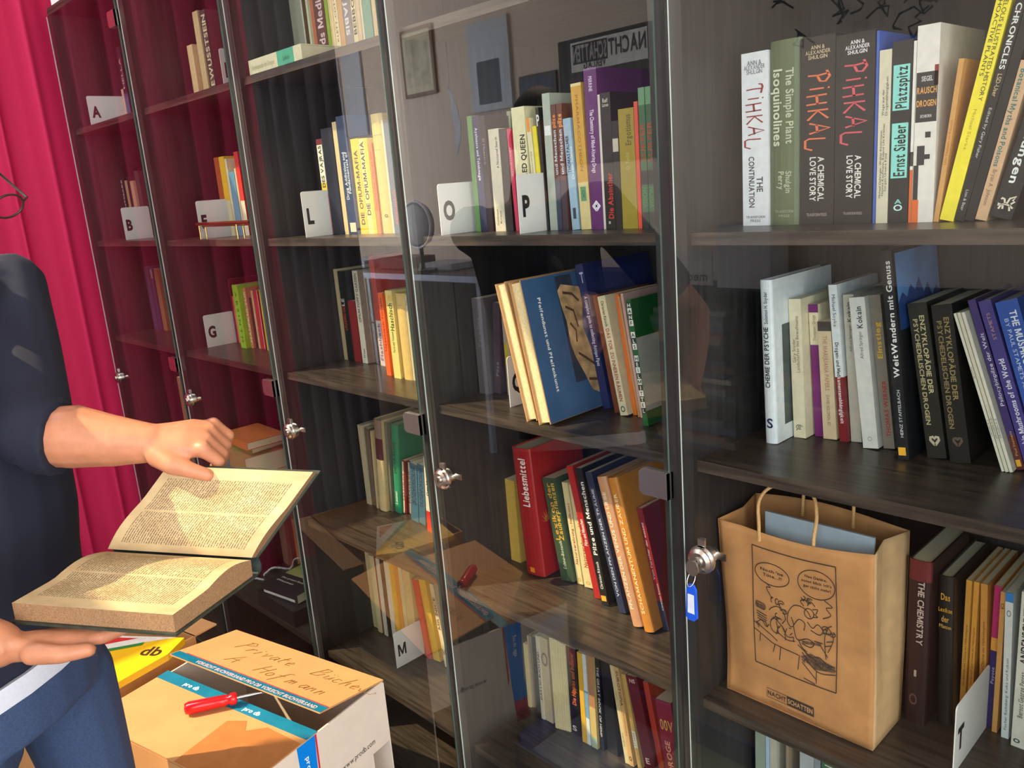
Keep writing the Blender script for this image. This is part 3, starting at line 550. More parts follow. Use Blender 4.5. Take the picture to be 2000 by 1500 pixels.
{'x': 1.945, 'y': 0.1, 'z': 1.4635, 'th': 0.0271, 'h': 0.1819, 'd': 0.135, 'lean': 0, 'k': 'p', 'col': (206, 198, 176), 'bands': [], 'tx': [('A Nocturnal Search', 0.62, 0.92, 0.7, 0.24, (40, 36, 36), 'u'), ('Goldmann', 0.06, 0.22, 0.3, 0.2, (90, 80, 70), 'u'), ('Krimi', 0.06, 0.22, 0.6, 0.2, (90, 80, 70), 'u')], 'side': None, 'label': "cream paperback with short black title, fifth from left in the P card's row", 'group': "books in the P card's row"},
{'x': 1.9734, 'y': 0.1, 'z': 1.4635, 'th': 0.0189, 'h': 0.18, 'd': 0.135, 'lean': 0, 'k': 'p', 'col': (64, 48, 46), 'bands': [], 'tx': [], 'side': None, 'label': "slim dark brown book with shaded spine, sixth from left in the P card's row", 'group': "books in the P card's row"},
{'x': 1.999, 'y': 0.1, 'z': 1.4635, 'th': 0.0086, 'h': 0.1785, 'd': 0.135, 'lean': -0.0312, 'k': 'p', 'col': (204, 52, 88), 'bands': [], 'tx': [('NIGHTSHADE', 0.4, 0.95, 0.5, 0.5, (240, 180, 190), 'd')], 'side': None, 'label': "slim raspberry-pink book, seventh from left in the P card's row", 'group': "books in the P card's row"},
{'x': 2.0087, 'y': 0.1, 'z': 1.4635, 'th': 0.0319, 'h': 0.2119, 'd': 0.15, 'lean': 0, 'k': 'p', 'col': (226, 218, 178), 'bands': [], 'tx': [('THE RED QUEEN', 0.3, 0.78, 0.72, 0.42, (44, 40, 38), 'u')], 'side': None, 'label': "cream book with tall black capitals, eighth from left in the P card's row", 'group': "books in the P card's row"},
{'x': 2.0529, 'y': 0.1, 'z': 1.4635, 'th': 0.0103, 'h': 0.1909, 'd': 0.135, 'lean': -0.0562, 'k': 'p', 'col': (226, 216, 176), 'bands': [(0.88, 1, (226, 148, 70), 0.1, 0.9)], 'tx': [('bauerntabak', 0.4, 0.8, 0.5, 0.4, (130, 120, 100), 'd')], 'side': None, 'label': "slim cream book with orange tab, ninth from left in the P card's row", 'group': "books in the P card's row"},
{'x': 2.0646, 'y': 0.1, 'z': 1.4635, 'th': 0.0095, 'h': 0.1765, 'd': 0.135, 'lean': -0.0466, 'k': 'p', 'col': (228, 212, 50), 'bands': [], 'tx': [], 'side': None, 'label': "slim lemon-yellow book behind P card, tenth from left in the P card's row", 'group': "books in the P card's row"},
{'x': 2.0749, 'y': 0.1, 'z': 1.4635, 'th': 0.0072, 'h': 0.2059, 'd': 0.135, 'lean': -0.037, 'k': 'p', 'col': (56, 50, 54), 'bands': [], 'tx': [('P', 0.85, 0.95, 0.55, 0.9, (225, 225, 225), 'h')], 'side': None, 'label': "dark book with large white capital, eleventh from left in the P card's row", 'group': "books in the P card's row"},
{'x': 2.0846, 'y': 0.1, 'z': 1.4635, 'th': 0.0171, 'h': 0.226, 'd': 0.135, 'lean': 0, 'k': 'p', 'col': (172, 180, 170), 'bands': [(0.7, 0.77, (228, 230, 232), 0.1, 0.9)], 'tx': [], 'side': None, 'label': "tall silver-grey book with shiny band, twelfth from left in the P card's row", 'group': "books in the P card's row"},
{'x': 2.1028, 'y': 0.1, 'z': 1.4635, 'th': 0.0108, 'h': 0.2063, 'd': 0.135, 'lean': 0, 'k': 'p', 'col': (96, 60, 56), 'bands': [(0, 0.4, (58, 62, 86)), (0, 0.15, (130, 56, 66))], 'tx': [('pilze', 0.82, 0.92, 0.5, 0.8, (232, 140, 60), 'u'), ('und Menschen', 0.45, 0.8, 0.5, 0.6, (200, 210, 220), 'u')], 'side': None, 'label': "slim red-brown book, first of twins, thirteenth from left in the P card's row", 'group': "books in the P card's row"},
{'x': 2.1148, 'y': 0.1, 'z': 1.4635, 'th': 0.013, 'h': 0.2063, 'd': 0.135, 'lean': 0, 'k': 'p', 'col': (104, 60, 54), 'bands': [(0, 0.4, (72, 56, 66)), (0, 0.15, (140, 48, 56))], 'tx': [('pilze', 0.82, 0.92, 0.5, 0.8, (240, 160, 70), 'u'), ('und Menschen', 0.45, 0.8, 0.5, 0.6, (200, 210, 220), 'u')], 'side': None, 'label': "slim red-brown book, second of twins, fourteenth from left in the P card's row", 'group': "books in the P card's row"},
{'x': 2.1358, 'y': 0.1, 'z': 1.4635, 'th': 0.0164, 'h': 0.1812, 'd': 0.135, 'lean': -0.0405, 'k': 'p', 'col': (156, 184, 206), 'bands': [(0.1, 0.2, (60, 70, 80), 0.3, 0.7)], 'tx': [('THOMAS PALMER', 0.52, 0.85, 0.35, 0.45, (30, 34, 44), 'u'), ('Dream Science', 0.46, 0.75, 0.75, 0.35, (240, 244, 248), 'u')], 'side': None, 'label': "light blue book with dark capitals, fifteenth from left in the P card's row", 'group': "books in the P card's row"},
{'x': 2.1565, 'y': 0.1, 'z': 1.4635, 'th': 0.0218, 'h': 0.233, 'd': 0.135, 'lean': -0.0293, 'k': 'p', 'col': (206, 158, 58), 'bands': [(0, 0.33, (214, 196, 138)), (0.2, 0.3, (104, 150, 112), 0.2, 0.75), (0.98, 1, (224, 206, 150))], 'tx': [('PHARMACOTHEON', 0.4, 0.93, 0.5, 0.3, (170, 116, 36), 'd'), ('g', 'knot', 0.2, 0.3, 0.5, 0.5, (50, 110, 70))], 'side': None, 'label': "tall mustard book with cream foot, sixteenth from left in the P card's row", 'group': "books in the P card's row"},
{'x': 2.1789, 'y': 0.1, 'z': 1.4635, 'th': 0.0259, 'h': 0.2518, 'd': 0.15, 'lean': 0, 'k': 'p', 'col': (96, 36, 102), 'bands': [], 'tx': [('The Chemistry of Mind-Altering Drugs', 0.36, 0.75, 0.5, 0.34, (228, 214, 232), 'd'), ('PERRINE', 0.86, 0.95, 0.5, 0.3, (220, 200, 224), 'd'), ('dia', 'diamond', 0.12, 0.18, 0.5, 0.6, (226, 220, 230))], 'side': None, 'label': "tall purple book with white title, seventeenth from left in the P card's row", 'group': "books in the P card's row"},
{'x': 2.2053, 'y': 0.1, 'z': 1.4635, 'th': 0.0043, 'h': 0.2097, 'd': 0.135, 'lean': 0, 'k': 'p', 'col': (214, 206, 196), 'bands': [], 'tx': [], 'side': None, 'label': "very slim white-edged booklet by purple book, eighteenth from left in the P card's row", 'group': "books in the P card's row"},
{'x': 2.2102, 'y': 0.1, 'z': 1.4635, 'th': 0.0203, 'h': 0.2113, 'd': 0.135, 'lean': 0, 'k': 'p', 'col': (50, 44, 42), 'bands': [], 'tx': [('Reif', 0.93, 0.96, 0.5, 0.5, (214, 208, 190), 'h'), ('Larson', 0.9, 0.925, 0.5, 0.6, (214, 208, 190), 'h'), ('Die Absinther', 0.08, 0.42, 0.6, 0.55, (206, 54, 44), 'u'), ('II', 0.04, 0.06, 0.4, 0.5, (220, 216, 210), 'h')], 'side': None, 'label': "black novel with red lower title, nineteenth from left in the P card's row", 'group': "books in the P card's row"},
{'x': 2.231, 'y': 0.1, 'z': 1.4635, 'th': 0.0131, 'h': 0.1671, 'd': 0.135, 'lean': 0, 'k': 'p', 'col': (52, 46, 44), 'bands': [(0.72, 0.84, (196, 190, 170), 0.05, 0.9)], 'tx': [], 'side': None, 'label': "black book with small white label, twentieth from left in the P card's row", 'group': "books in the P card's row"},
{'x': 2.2449, 'y': 0.1, 'z': 1.4635, 'th': 0.03, 'h': 0.1831, 'd': 0.135, 'lean': 0, 'k': 'p', 'col': (160, 140, 44), 'bands': [], 'tx': [('Ergotismus', 0.7, 0.95, 0.6, 0.4, (100, 88, 30), 'u'), ('O. Fuchs', 0.5, 0.64, 0.5, 0.25, (190, 176, 96), 'u')], 'side': None, 'label': "wide olive-yellow book, 21st from left in the P card's row", 'group': "books in the P card's row"},
{'x': 2.2759, 'y': 0.1, 'z': 1.4635, 'th': 0.007, 'h': 0.1909, 'd': 0.135, 'lean': 0, 'k': 'p', 'col': (224, 84, 62), 'bands': [], 'tx': [], 'side': None, 'label': "slim vermilion red book, 22nd from left in the P card's row", 'group': "books in the P card's row"},
{'x': 2.2849, 'y': 0.1, 'z': 1.4635, 'th': 0.0119, 'h': 0.2096, 'd': 0.135, 'lean': 0, 'k': 'p', 'col': (66, 104, 72), 'bands': [(0, 0.12, (40, 48, 44)), (0.32, 0.42, (44, 44, 44)), (0.88, 1, (104, 150, 110))], 'tx': [('SURFER', 0.46, 0.78, 0.5, 0.7, (170, 74, 46), 'u'), ('VISION', 0.15, 0.3, 0.5, 0.8, (70, 140, 80), 'u')], 'side': None, 'label': "mottled green and black book, first of twins, 23rd from left in the P card's row", 'group': "books in the P card's row"},
{'x': 2.298, 'y': 0.1, 'z': 1.4635, 'th': 0.0125, 'h': 0.2096, 'd': 0.135, 'lean': 0, 'k': 'p', 'col': (62, 98, 70), 'bands': [(0, 0.12, (40, 48, 44)), (0.32, 0.42, (44, 44, 44)), (0.88, 1, (104, 150, 110))], 'tx': [('SURFER', 0.46, 0.78, 0.5, 0.7, (170, 74, 46), 'u'), ('VISION', 0.15, 0.3, 0.5, 0.8, (70, 140, 80), 'u')], 'side': None, 'label': "mottled green and black book, second of twins, 24th from left in the P card's row", 'group': "books in the P card's row"},
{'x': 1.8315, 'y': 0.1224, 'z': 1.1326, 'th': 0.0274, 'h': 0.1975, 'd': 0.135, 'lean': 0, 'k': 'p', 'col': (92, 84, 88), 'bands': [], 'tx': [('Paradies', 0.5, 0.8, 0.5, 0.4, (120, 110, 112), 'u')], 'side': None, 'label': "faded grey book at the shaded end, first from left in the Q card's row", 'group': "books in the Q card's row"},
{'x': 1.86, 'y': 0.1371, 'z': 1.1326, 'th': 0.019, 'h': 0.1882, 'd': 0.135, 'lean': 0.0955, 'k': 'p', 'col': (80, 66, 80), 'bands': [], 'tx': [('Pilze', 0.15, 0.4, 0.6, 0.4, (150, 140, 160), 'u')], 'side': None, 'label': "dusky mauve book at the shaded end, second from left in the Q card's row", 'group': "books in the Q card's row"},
{'x': 1.8976, 'y': 0.1399, 'z': 1.1326, 'th': 0.0153, 'h': 0.2136, 'd': 0.135, 'lean': 0, 'k': 'p', 'col': (176, 160, 140), 'bands': [(0.28, 0.5, (190, 170, 50), 0.05, 0.7)], 'tx': [], 'side': None, 'label': "pinkish-grey book with yellow disc, third from left in the Q card's row", 'group': "books in the Q card's row"},
{'x': 2.0679, 'y': 0.0236, 'z': 1.1326, 'th': 0.0273, 'h': 0.2505, 'd': 0.19, 'lean': -0.2207, 'k': 'f', 'col': (196, 150, 104), 'bands': [], 'tx': [], 'side': None, 'label': "tan slipcased book showing page edges, left, fourth from left in the Q card's row", 'group': "books in the Q card's row"},
{'x': 2.1021, 'y': 0.02, 'z': 1.1326, 'th': 0.0294, 'h': 0.2534, 'd': 0.19, 'lean': -0.1983, 'k': 'f', 'col': (186, 142, 98), 'bands': [], 'tx': [], 'side': 'pipe', 'label': "blue-covered pipe book showing page edges, fifth from left in the Q card's row", 'group': "books in the Q card's row"},
{'x': 2.1326, 'y': 0.1589, 'z': 1.1326, 'th': 0.0175, 'h': 0.2677, 'd': 0.1931, 'lean': -0.184, 'k': 'p', 'col': (34, 42, 92), 'bands': [], 'tx': [('A complete guide to collecting Antique Pipes', 0.3, 0.78, 0.6, 0.5, (206, 206, 224), 'd'), ('T', 0.85, 0.97, 0.6, 0.5, (190, 194, 226), 'h')], 'side': [(0.8, 0.95, (40, 50, 110), 0.2, 0.9)], 'label': "tall navy leaning book with white script, sixth from left in the Q card's row", 'group': "books in the Q card's row"},
{'x': 2.1669, 'y': 0.1501, 'z': 1.1326, 'th': 0.011, 'h': 0.2143, 'd': 0.15, 'lean': -0.176, 'k': 'p', 'col': (120, 62, 38), 'bands': [], 'tx': [], 'side': None, 'label': "slim red-brown leaning book, seventh from left in the Q card's row", 'group': "books in the Q card's row"},
{'x': 2.1876, 'y': 0.1404, 'z': 1.1326, 'th': 0.0171, 'h': 0.2146, 'd': 0.15, 'lean': -0.1848, 'k': 'p', 'col': (224, 214, 176), 'bands': [], 'tx': [('Christian Rätsch', 0.75, 0.96, 0.5, 0.4, (44, 40, 36), 'd'), ('DAS TOR ZU INNEREN RÄUMEN', 0.12, 0.73, 0.5, 0.48, (170, 72, 54), 'd'), ('O', 0.03, 0.08, 0.5, 0.6, (70, 64, 60), 'h')], 'side': None, 'label': "cream leaning book with red lettering, eighth from left in the Q card's row", 'group': "books in the Q card's row"},
{'x': 2.2057, 'y': 0.1537, 'z': 1.1326, 'th': 0.0087, 'h': 0.2162, 'd': 0.15, 'lean': -0.1328, 'k': 'p', 'col': (222, 112, 40), 'bands': [], 'tx': [], 'side': None, 'label': "bright orange leaning book, ninth from left in the Q card's row", 'group': "books in the Q card's row"},
{'x': 2.221, 'y': 0.148, 'z': 1.1326, 'th': 0.005, 'h': 0.2139, 'd': 0.15, 'lean': -0.1583, 'k': 'p', 'col': (196, 140, 96), 'bands': [], 'tx': [], 'side': None, 'label': "slim tan leaning book beside orange one, tenth from left in the Q card's row", 'group': "books in the Q card's row"},
{'x': 2.2269, 'y': 0.1474, 'z': 1.1326, 'th': 0.0055, 'h': 0.2195, 'd': 0.15, 'lean': -0.1497, 'k': 'p', 'col': (206, 168, 158), 'bands': [], 'tx': [], 'side': None, 'label': "slim pink leaning book, eleventh from left in the Q card's row", 'group': "books in the Q card's row"},
{'x': 2.2607, 'y': 0.1117, 'z': 1.1326, 'th': 0.0101, 'h': 0.2155, 'd': 0.15, 'lean': -0.1243, 'k': 'p', 'col': (32, 92, 46), 'bands': [], 'tx': [('HANF', 'checker', 0.1, 0.98, 0.5, 0.95, (238, 238, 232))], 'side': [(0.12, 0.7, (176, 172, 162), 0, 1)], 'label': "green leaning book with chequered lettered spine, twelfth from left in the Q card's row", 'group': "books in the Q card's row"},
{'x': 1.8268, 'y': 0.1758, 'z': 0.7351, 'th': 0.0291, 'h': 0.1912, 'd': 0.12, 'lean': 0, 'k': 'p', 'col': (204, 164, 72), 'bands': [], 'tx': [], 'side': None, 'label': 'mustard-yellow book at the left end, first from left in the row under the Q row', 'group': 'books in the row under the Q row'},
{'x': 1.8966, 'y': 0.151, 'z': 0.7351, 'th': 0.0538, 'h': 0.2809, 'd': 0.16, 'lean': -0.0631, 'k': 'h', 'col': (166, 34, 38), 'bands': [(0.02, 0.06, (230, 130, 40), 0.3, 0.55)], 'tx': [('Liebesmittel', 0.55, 0.92, 0.55, 0.42, (240, 230, 222), 'u')], 'side': [(0.28, 0.55, 'plant', 0.02, 0.3)], 'label': 'tall thick red hardback with white title, second in the row under the Q row', 'group': 'books in the row under the Q row'},
{'x': 1.9818, 'y': 0.1722, 'z': 0.7351, 'th': 0.0361, 'h': 0.2227, 'd': 0.15, 'lean': -0.1625, 'k': 'p', 'col': (60, 78, 54), 'bands': [], 'tx': [('Lexikon der', 0.4, 0.95, 0.36, 0.35, (206, 150, 60), 'u'), ('Zauberpflanzen', 0.4, 0.95, 0.68, 0.38, (212, 170, 60), 'u'), ('Ethno-Botanik', 0.12, 0.4, 0.5, 0.25, (190, 200, 170), 'u')], 'side': None, 'label': 'thick dark green book with yellow lettering, third in the row under the Q row', 'group': 'books in the row under the Q row'},
{'x': 2.0188, 'y': 0.1805, 'z': 0.7351, 'th': 0.0155, 'h': 0.2189, 'd': 0.14, 'lean': -0.1186, 'k': 'p', 'col': (222, 204, 150), 'bands': [], 'tx': [('Naturverehrung - Heilkunst', 0.2, 0.8, 0.55, 0.45, (176, 84, 54), 'u'), ('o', 0.03, 0.08, 0.5, 0.6, (206, 170, 90), 'h')], 'side': None, 'label': 'slim cream book with red title, first, fourth in the row under the Q row', 'group': 'books in the row under the Q row'},
{'x': 2.0396, 'y': 0.1792, 'z': 0.7351, 'th': 0.0233, 'h': 0.2181, 'd': 0.14, 'lean': -0.1193, 'k': 'p', 'col': (222, 204, 150), 'bands': [], 'tx': [('Naturverehrung - Heilkunst', 0.2, 0.8, 0.55, 0.45, (176, 84, 54), 'u'), ('o', 0.03, 0.08, 0.5, 0.6, (206, 170, 90), 'h')], 'side': None, 'label': 'slim cream book with red title, second, fifth in the row under the Q row', 'group': 'books in the row under the Q row'},
{'x': 2.0866, 'y': 0.1561, 'z': 0.7351, 'th': 0.0163, 'h': 0.2729, 'd': 0.16, 'lean': -0.202, 'k': 'p', 'col': (176, 34, 32), 'bands': [], 'tx': [('Pilze und Menschen', 0.4, 0.6, 0.5, 0.6, (240, 220, 210), 'u')], 'side': None, 'label': 'slim scarlet leaning book with white title, sixth in the row under the Q row', 'group': 'books in the row under the Q row'},
{'x': 2.1149, 'y': 0.1444, 'z': 0.7351, 'th': 0.0177, 'h': 0.2778, 'd': 0.16, 'lean': -0.1784, 'k': 'p', 'col': (34, 31, 34), 'bands': [(0.03, 0.07, (236, 170, 60), 0.1, 0.8)], 'tx': [('Pilze und Menschen', 0.37, 0.9, 0.55, 0.6, (232, 230, 226), 'u'), ('Christian Rätsch', 0.12, 0.32, 0.5, 0.4, (220, 218, 214), 'u')], 'side': None, 'label': 'black leaning mushroom book with large white title, seventh in the row under the Q row', 'group': 'books in the row under the Q row'},
{'x': 2.1613, 'y': 0.1406, 'z': 0.7351, 'th': 0.0163, 'h': 0.2794, 'd': 0.15, 'lean': -0.2418, 'k': 'p', 'col': (46, 52, 78), 'bands': [], 'tx': [('VON DEN PFLANZEN DER TRÄUME', 0.1, 0.9, 0.5, 0.4, (196, 200, 216), 'u')], 'side': None, 'label': 'navy leaning book with thin white title, eighth in the row under the Q row', 'group': 'books in the row under the Q row'},
{'x': 2.2101, 'y': 0.116, 'z': 0.7351, 'th': 0.0231, 'h': 0.2875, 'd': 0.15, 'lean': -0.2417, 'k': 'h', 'col': (206, 150, 110), 'bands': [], 'tx': [('PFLANZEN DER VENUS UND LIEBE', 0.12, 0.9, 0.5, 0.34, (240, 224, 200), 'u')], 'side': None, 'label': 'pinkish-tan leaning book with white title, ninth from left in the row under the Q row', 'group': 'books in the row under the Q row'},
{'x': 2.238, 'y': 0.1141, 'z': 0.7351, 'th': 0.0231, 'h': 0.2919, 'd': 0.16, 'lean': -0.2389, 'k': 'h', 'col': (206, 132, 48), 'bands': [], 'tx': [('SCHAMANENTUM UND ZAUBER', 0.12, 0.9, 0.5, 0.34, (244, 214, 170), 'u')], 'side': None, 'label': 'thick orange leaning hardback with pale title, tenth in the row under the Q row', 'group': 'books in the row under the Q row'},
{'x': 2.2627, 'y': 0.1421, 'z': 0.7351, 'th': 0.0131, 'h': 0.2317, 'd': 0.15, 'lean': -0.2184, 'k': 'p', 'col': (134, 34, 40), 'bands': [(0, 0.24, (40, 46, 78))], 'tx': [('Vom Forscher der auszog', 0.4, 0.9, 0.4, 0.4, (230, 214, 210), 'u'), ('Christian Rätsch', 0.1, 0.45, 0.7, 0.3, (220, 216, 214), 'u')], 'side': None, 'label': 'dark red leaning book with navy foot, eleventh in the row under the Q row', 'group': 'books in the row under the Q row'},
{'x': 1.8268, 'y': 0.1895, 'z': 0.355, 'th': 0.009, 'h': 0.165, 'd': 0.135, 'lean': 0, 'k': 'p', 'col': (206, 190, 140), 'bands': [], 'tx': [], 'side': None, 'label': "very slim straw-yellow booklet, first from left in the fourth bay's lowest row", 'group': "books in the fourth bay's lowest row"},
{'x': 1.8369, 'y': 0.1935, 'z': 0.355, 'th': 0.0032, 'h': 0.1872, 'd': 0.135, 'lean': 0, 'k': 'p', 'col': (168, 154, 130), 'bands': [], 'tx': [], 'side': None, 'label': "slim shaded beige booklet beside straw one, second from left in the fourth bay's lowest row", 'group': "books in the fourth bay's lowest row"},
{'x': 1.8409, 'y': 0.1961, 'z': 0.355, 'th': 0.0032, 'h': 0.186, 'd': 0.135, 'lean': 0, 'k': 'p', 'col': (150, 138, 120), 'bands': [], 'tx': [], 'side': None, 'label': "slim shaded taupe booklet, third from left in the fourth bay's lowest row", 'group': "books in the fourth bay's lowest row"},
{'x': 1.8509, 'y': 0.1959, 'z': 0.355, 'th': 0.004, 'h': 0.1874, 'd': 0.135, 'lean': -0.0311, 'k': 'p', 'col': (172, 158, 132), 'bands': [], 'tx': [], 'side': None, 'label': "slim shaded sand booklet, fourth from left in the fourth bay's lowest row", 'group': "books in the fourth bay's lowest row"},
{'x': 1.8561, 'y': 0.189, 'z': 0.355, 'th': 0.0148, 'h': 0.1949, 'd': 0.135, 'lean': 0, 'k': 'p', 'col': (76, 82, 84), 'bands': [], 'tx': [('O', 0.5, 0.68, 0.5, 0.9, (50, 60, 70), 'h')], 'side': None, 'label': "slate-grey book with round logo, fifth from left in the fourth bay's lowest row", 'group': "books in the fourth bay's lowest row"},
{'x': 1.8823, 'y': 0.1774, 'z': 0.355, 'th': 0.0093, 'h': 0.2122, 'd': 0.135, 'lean': 0, 'k': 'p', 'col': (206, 200, 180), 'bands': [], 'tx': [('DAS LSD BUCH UND', 0.1, 0.95, 0.5, 0.7, (40, 38, 38), 'u')], 'side': None, 'label': "slim white book with broken black title, sixth from left in the fourth bay's lowest row", 'group': "books in the fourth bay's lowest row"},
{'x': 1.8921, 'y': 0.1796, 'z': 0.355, 'th': 0.024, 'h': 0.2127, 'd': 0.135, 'lean': 0, 'k': 'p', 'col': (196, 180, 150), 'bands': [], 'tx': [('O', 0.66, 0.84, 0.5, 0.8, (130, 120, 110), 'h')], 'side': None, 'label': "pale beige book with grey ring, seventh from left in the fourth bay's lowest row", 'group': "books in the fourth bay's lowest row"},
{'x': 1.9291, 'y': 0.1736, 'z': 0.355, 'th': 0.0072, 'h': 0.2265, 'd': 0.135, 'lean': 0, 'k': 'p', 'col': (222, 208, 164), 'bands': [], 'tx': [], 'side': None, 'label': "slim cream booklet, first of six alike, eighth from left in the fourth bay's lowest row", 'group': "books in the fourth bay's lowest row"},
{'x': 1.9372, 'y': 0.1754, 'z': 0.355, 'th': 0.0051, 'h': 0.2248, 'd': 0.135, 'lean': 0, 'k': 'p', 'col': (222, 208, 164), 'bands': [], 'tx': [], 'side': None, 'label': "slim cream booklet, second of six alike, ninth from left in the fourth bay's lowest row", 'group': "books in the fourth bay's lowest row"},
{'x': 1.9431, 'y': 0.1773, 'z': 0.355, 'th': 0.0051, 'h': 0.2231, 'd': 0.135, 'lean': 0, 'k': 'p', 'col': (222, 208, 164), 'bands': [], 'tx': [], 'side': None, 'label': "slim cream booklet, third of six alike, tenth from left in the fourth bay's lowest row", 'group': "books in the fourth bay's lowest row"},
{'x': 1.9491, 'y': 0.1791, 'z': 0.355, 'th': 0.005, 'h': 0.2215, 'd': 0.135, 'lean': 0, 'k': 'p', 'col': (222, 208, 164), 'bands': [], 'tx': [], 'side': None, 'label': "slim cream booklet, fourth of six alike, eleventh from left in the fourth bay's lowest row", 'group': "books in the fourth bay's lowest row"},
{'x': 1.955, 'y': 0.1809, 'z': 0.355, 'th': 0.005, 'h': 0.2198, 'd': 0.135, 'lean': 0, 'k': 'p', 'col': (222, 208, 164), 'bands': [], 'tx': [], 'side': None, 'label': "slim cream booklet, fifth of six alike, twelfth from left in the fourth bay's lowest row", 'group': "books in the fourth bay's lowest row"},
{'x': 1.9609, 'y': 0.1827, 'z': 0.355, 'th': 0.005, 'h': 0.2181, 'd': 0.135, 'lean': 0, 'k': 'p', 'col': (222, 208, 164), 'bands': [], 'tx': [], 'side': None, 'label': "slim cream booklet, sixth of six alike, thirteenth from left in the fourth bay's lowest row", 'group': "books in the fourth bay's lowest row"},
{'x': 1.967, 'y': 0.1855, 'z': 0.355, 'th': 0.0273, 'h': 0.2142, 'd': 0.135, 'lean': 0, 'k': 'p', 'col': (48, 34, 32), 'bands': [(0.8, 1, (92, 34, 34))], 'tx': [('Die Hippies und Indianer', 0.35, 0.95, 0.55, 0.45, (206, 104, 60), 'u'), ('S', 0.04, 0.1, 0.4, 0.5, (226, 214, 200), 'h')], 'side': None, 'label': "dark brown book with burnt-orange title, fourteenth from left in the fourth bay's lowest row", 'group': "books in the fourth bay's lowest row"},
{'x': 2.0069, 'y': 0.1772, 'z': 0.355, 'th': 0.0127, 'h': 0.2187, 'd': 0.135, 'lean': 0, 'k': 'p', 'col': (220, 172, 50), 'bands': [], 'tx': [], 'side': None, 'label': "slim golden yellow book, fifteenth from left in the fourth bay's lowest row", 'group': "books in the fourth bay's lowest row"},
{'x': 2.0205, 'y': 0.1776, 'z': 0.355, 'th': 0.0097, 'h': 0.2201, 'd': 0.135, 'lean': 0, 'k': 'p', 'col': (214, 220, 220), 'bands': [(0.3, 0.6, (120, 160, 190))], 'tx': [], 'side': None, 'label': "slim white and light blue book, sixteenth from left in the fourth bay's lowest row", 'group': "books in the fourth bay's lowest row"},
{'x': 2.0332, 'y': 0.1773, 'z': 0.355, 'th': 0.0163, 'h': 0.2224, 'd': 0.135, 'lean': 0, 'k': 'p', 'col': (204, 176, 110), 'bands': [(0, 0.12, (170, 190, 160)), (0.45, 1, (176, 128, 90))], 'tx': [], 'side': None, 'label': "tan book with pale green foot, seventeenth from left in the fourth bay's lowest row", 'group': "books in the fourth bay's lowest row"},
{'x': 2.0505, 'y': 0.184, 'z': 0.355, 'th': 0.0117, 'h': 0.2198, 'd': 0.135, 'lean': 0, 'k': 'p', 'col': (38, 34, 36), 'bands': [], 'tx': [('THE GREAT BOOK OF HEMP', 0.1, 0.95, 0.5, 0.55, (190, 186, 190), 'd')], 'side': None, 'label': "black book with grey title reading down, eighteenth from left in the fourth bay's lowest row", 'group': "books in the fourth bay's lowest row"},
{'x': 2.0697, 'y': 0.1874, 'z': 0.355, 'th': 0.0272, 'h': 0.217, 'd': 0.135, 'lean': -0.0295, 'k': 'p', 'col': (32, 28, 28), 'bands': [], 'tx': [], 'side': None, 'label': "thick plain black book in sunlight edge, nineteenth from left in the fourth bay's lowest row", 'group': "books in the fourth bay's lowest row"},
{'x': 2.1204, 'y': 0.1831, 'z': 0.355, 'th': 0.0107, 'h': 0.2206, 'd': 0.135, 'lean': -0.1305, 'k': 'p', 'col': (214, 196, 150), 'bands': [], 'tx': [('EUROPA', 0.1, 0.4, 0.5, 0.4, (120, 110, 90), 'u'), ('STERN', 0.6, 0.8, 0.5, 0.3, (110, 104, 90), 'u')], 'side': None, 'label': "cream book with wavy black capitals, twentieth from left in the fourth bay's lowest row", 'group': "books in the fourth bay's lowest row"},
{'x': 2.1318, 'y': 0.1827, 'z': 0.355, 'th': 0.0113, 'h': 0.2215, 'd': 0.135, 'lean': -0.1296, 'k': 'p', 'col': (212, 170, 110), 'bands': [], 'tx': [('EUROTOPIA', 0.6, 0.97, 0.5, 0.6, (86, 78, 66), 'd'), ('INDIANISCHE', 0.3, 0.55, 0.5, 0.4, (150, 90, 60), 'u'), ('Q', 0.06, 0.1, 0.5, 0.6, (50, 40, 36), 'h')], 'side': None, 'label': "tan book with large outlined capitals, 21st from left in the fourth bay's lowest row", 'group': "books in the fourth bay's lowest row"},
{'x': 2.1492, 'y': 0.1883, 'z': 0.355, 'th': 0.0103, 'h': 0.2087, 'd': 0.135, 'lean': -0.1554, 'k': 'p', 'col': (206, 168, 96), 'bands': [(0.22, 0.4, (232, 226, 206), 0.05, 0.95)], 'tx': [('STARKE', 0.24, 0.38, 0.4, 0.5, (28, 26, 27), 'u')], 'side': None, 'label': "tan book with white label at foot, 22nd from left in the fourth bay's lowest row", 'group': "books in the fourth bay's lowest row"},
{'x': 2.1697, 'y': 0.1886, 'z': 0.355, 'th': 0.0281, 'h': 0.2124, 'd': 0.135, 'lean': -0.1956, 'k': 'p', 'col': (104, 28, 36), 'bands': [], 'tx': [('NS', 0.93, 0.97, 0.5, 0.5, (220, 190, 190), 'h'), ('E', 0.1, 0.16, 0.4, 0.35, (230, 200, 190), 'h')], 'side': None, 'label': "thick dark red book with white foot mark, 23rd in the fourth bay's lowest row", 'group': "books in the fourth bay's lowest row"},
{'x': 2.1993, 'y': 0.1976, 'z': 0.355, 'th': 0.0135, 'h': 0.2065, 'd': 0.135, 'lean': -0.1708, 'k': 'p', 'col': (184, 62, 44), 'bands': [], 'tx': [], 'side': None, 'label': "orange-red leaning book, 24th from left in the fourth bay's lowest row", 'group': "books in the fourth bay's lowest row"},
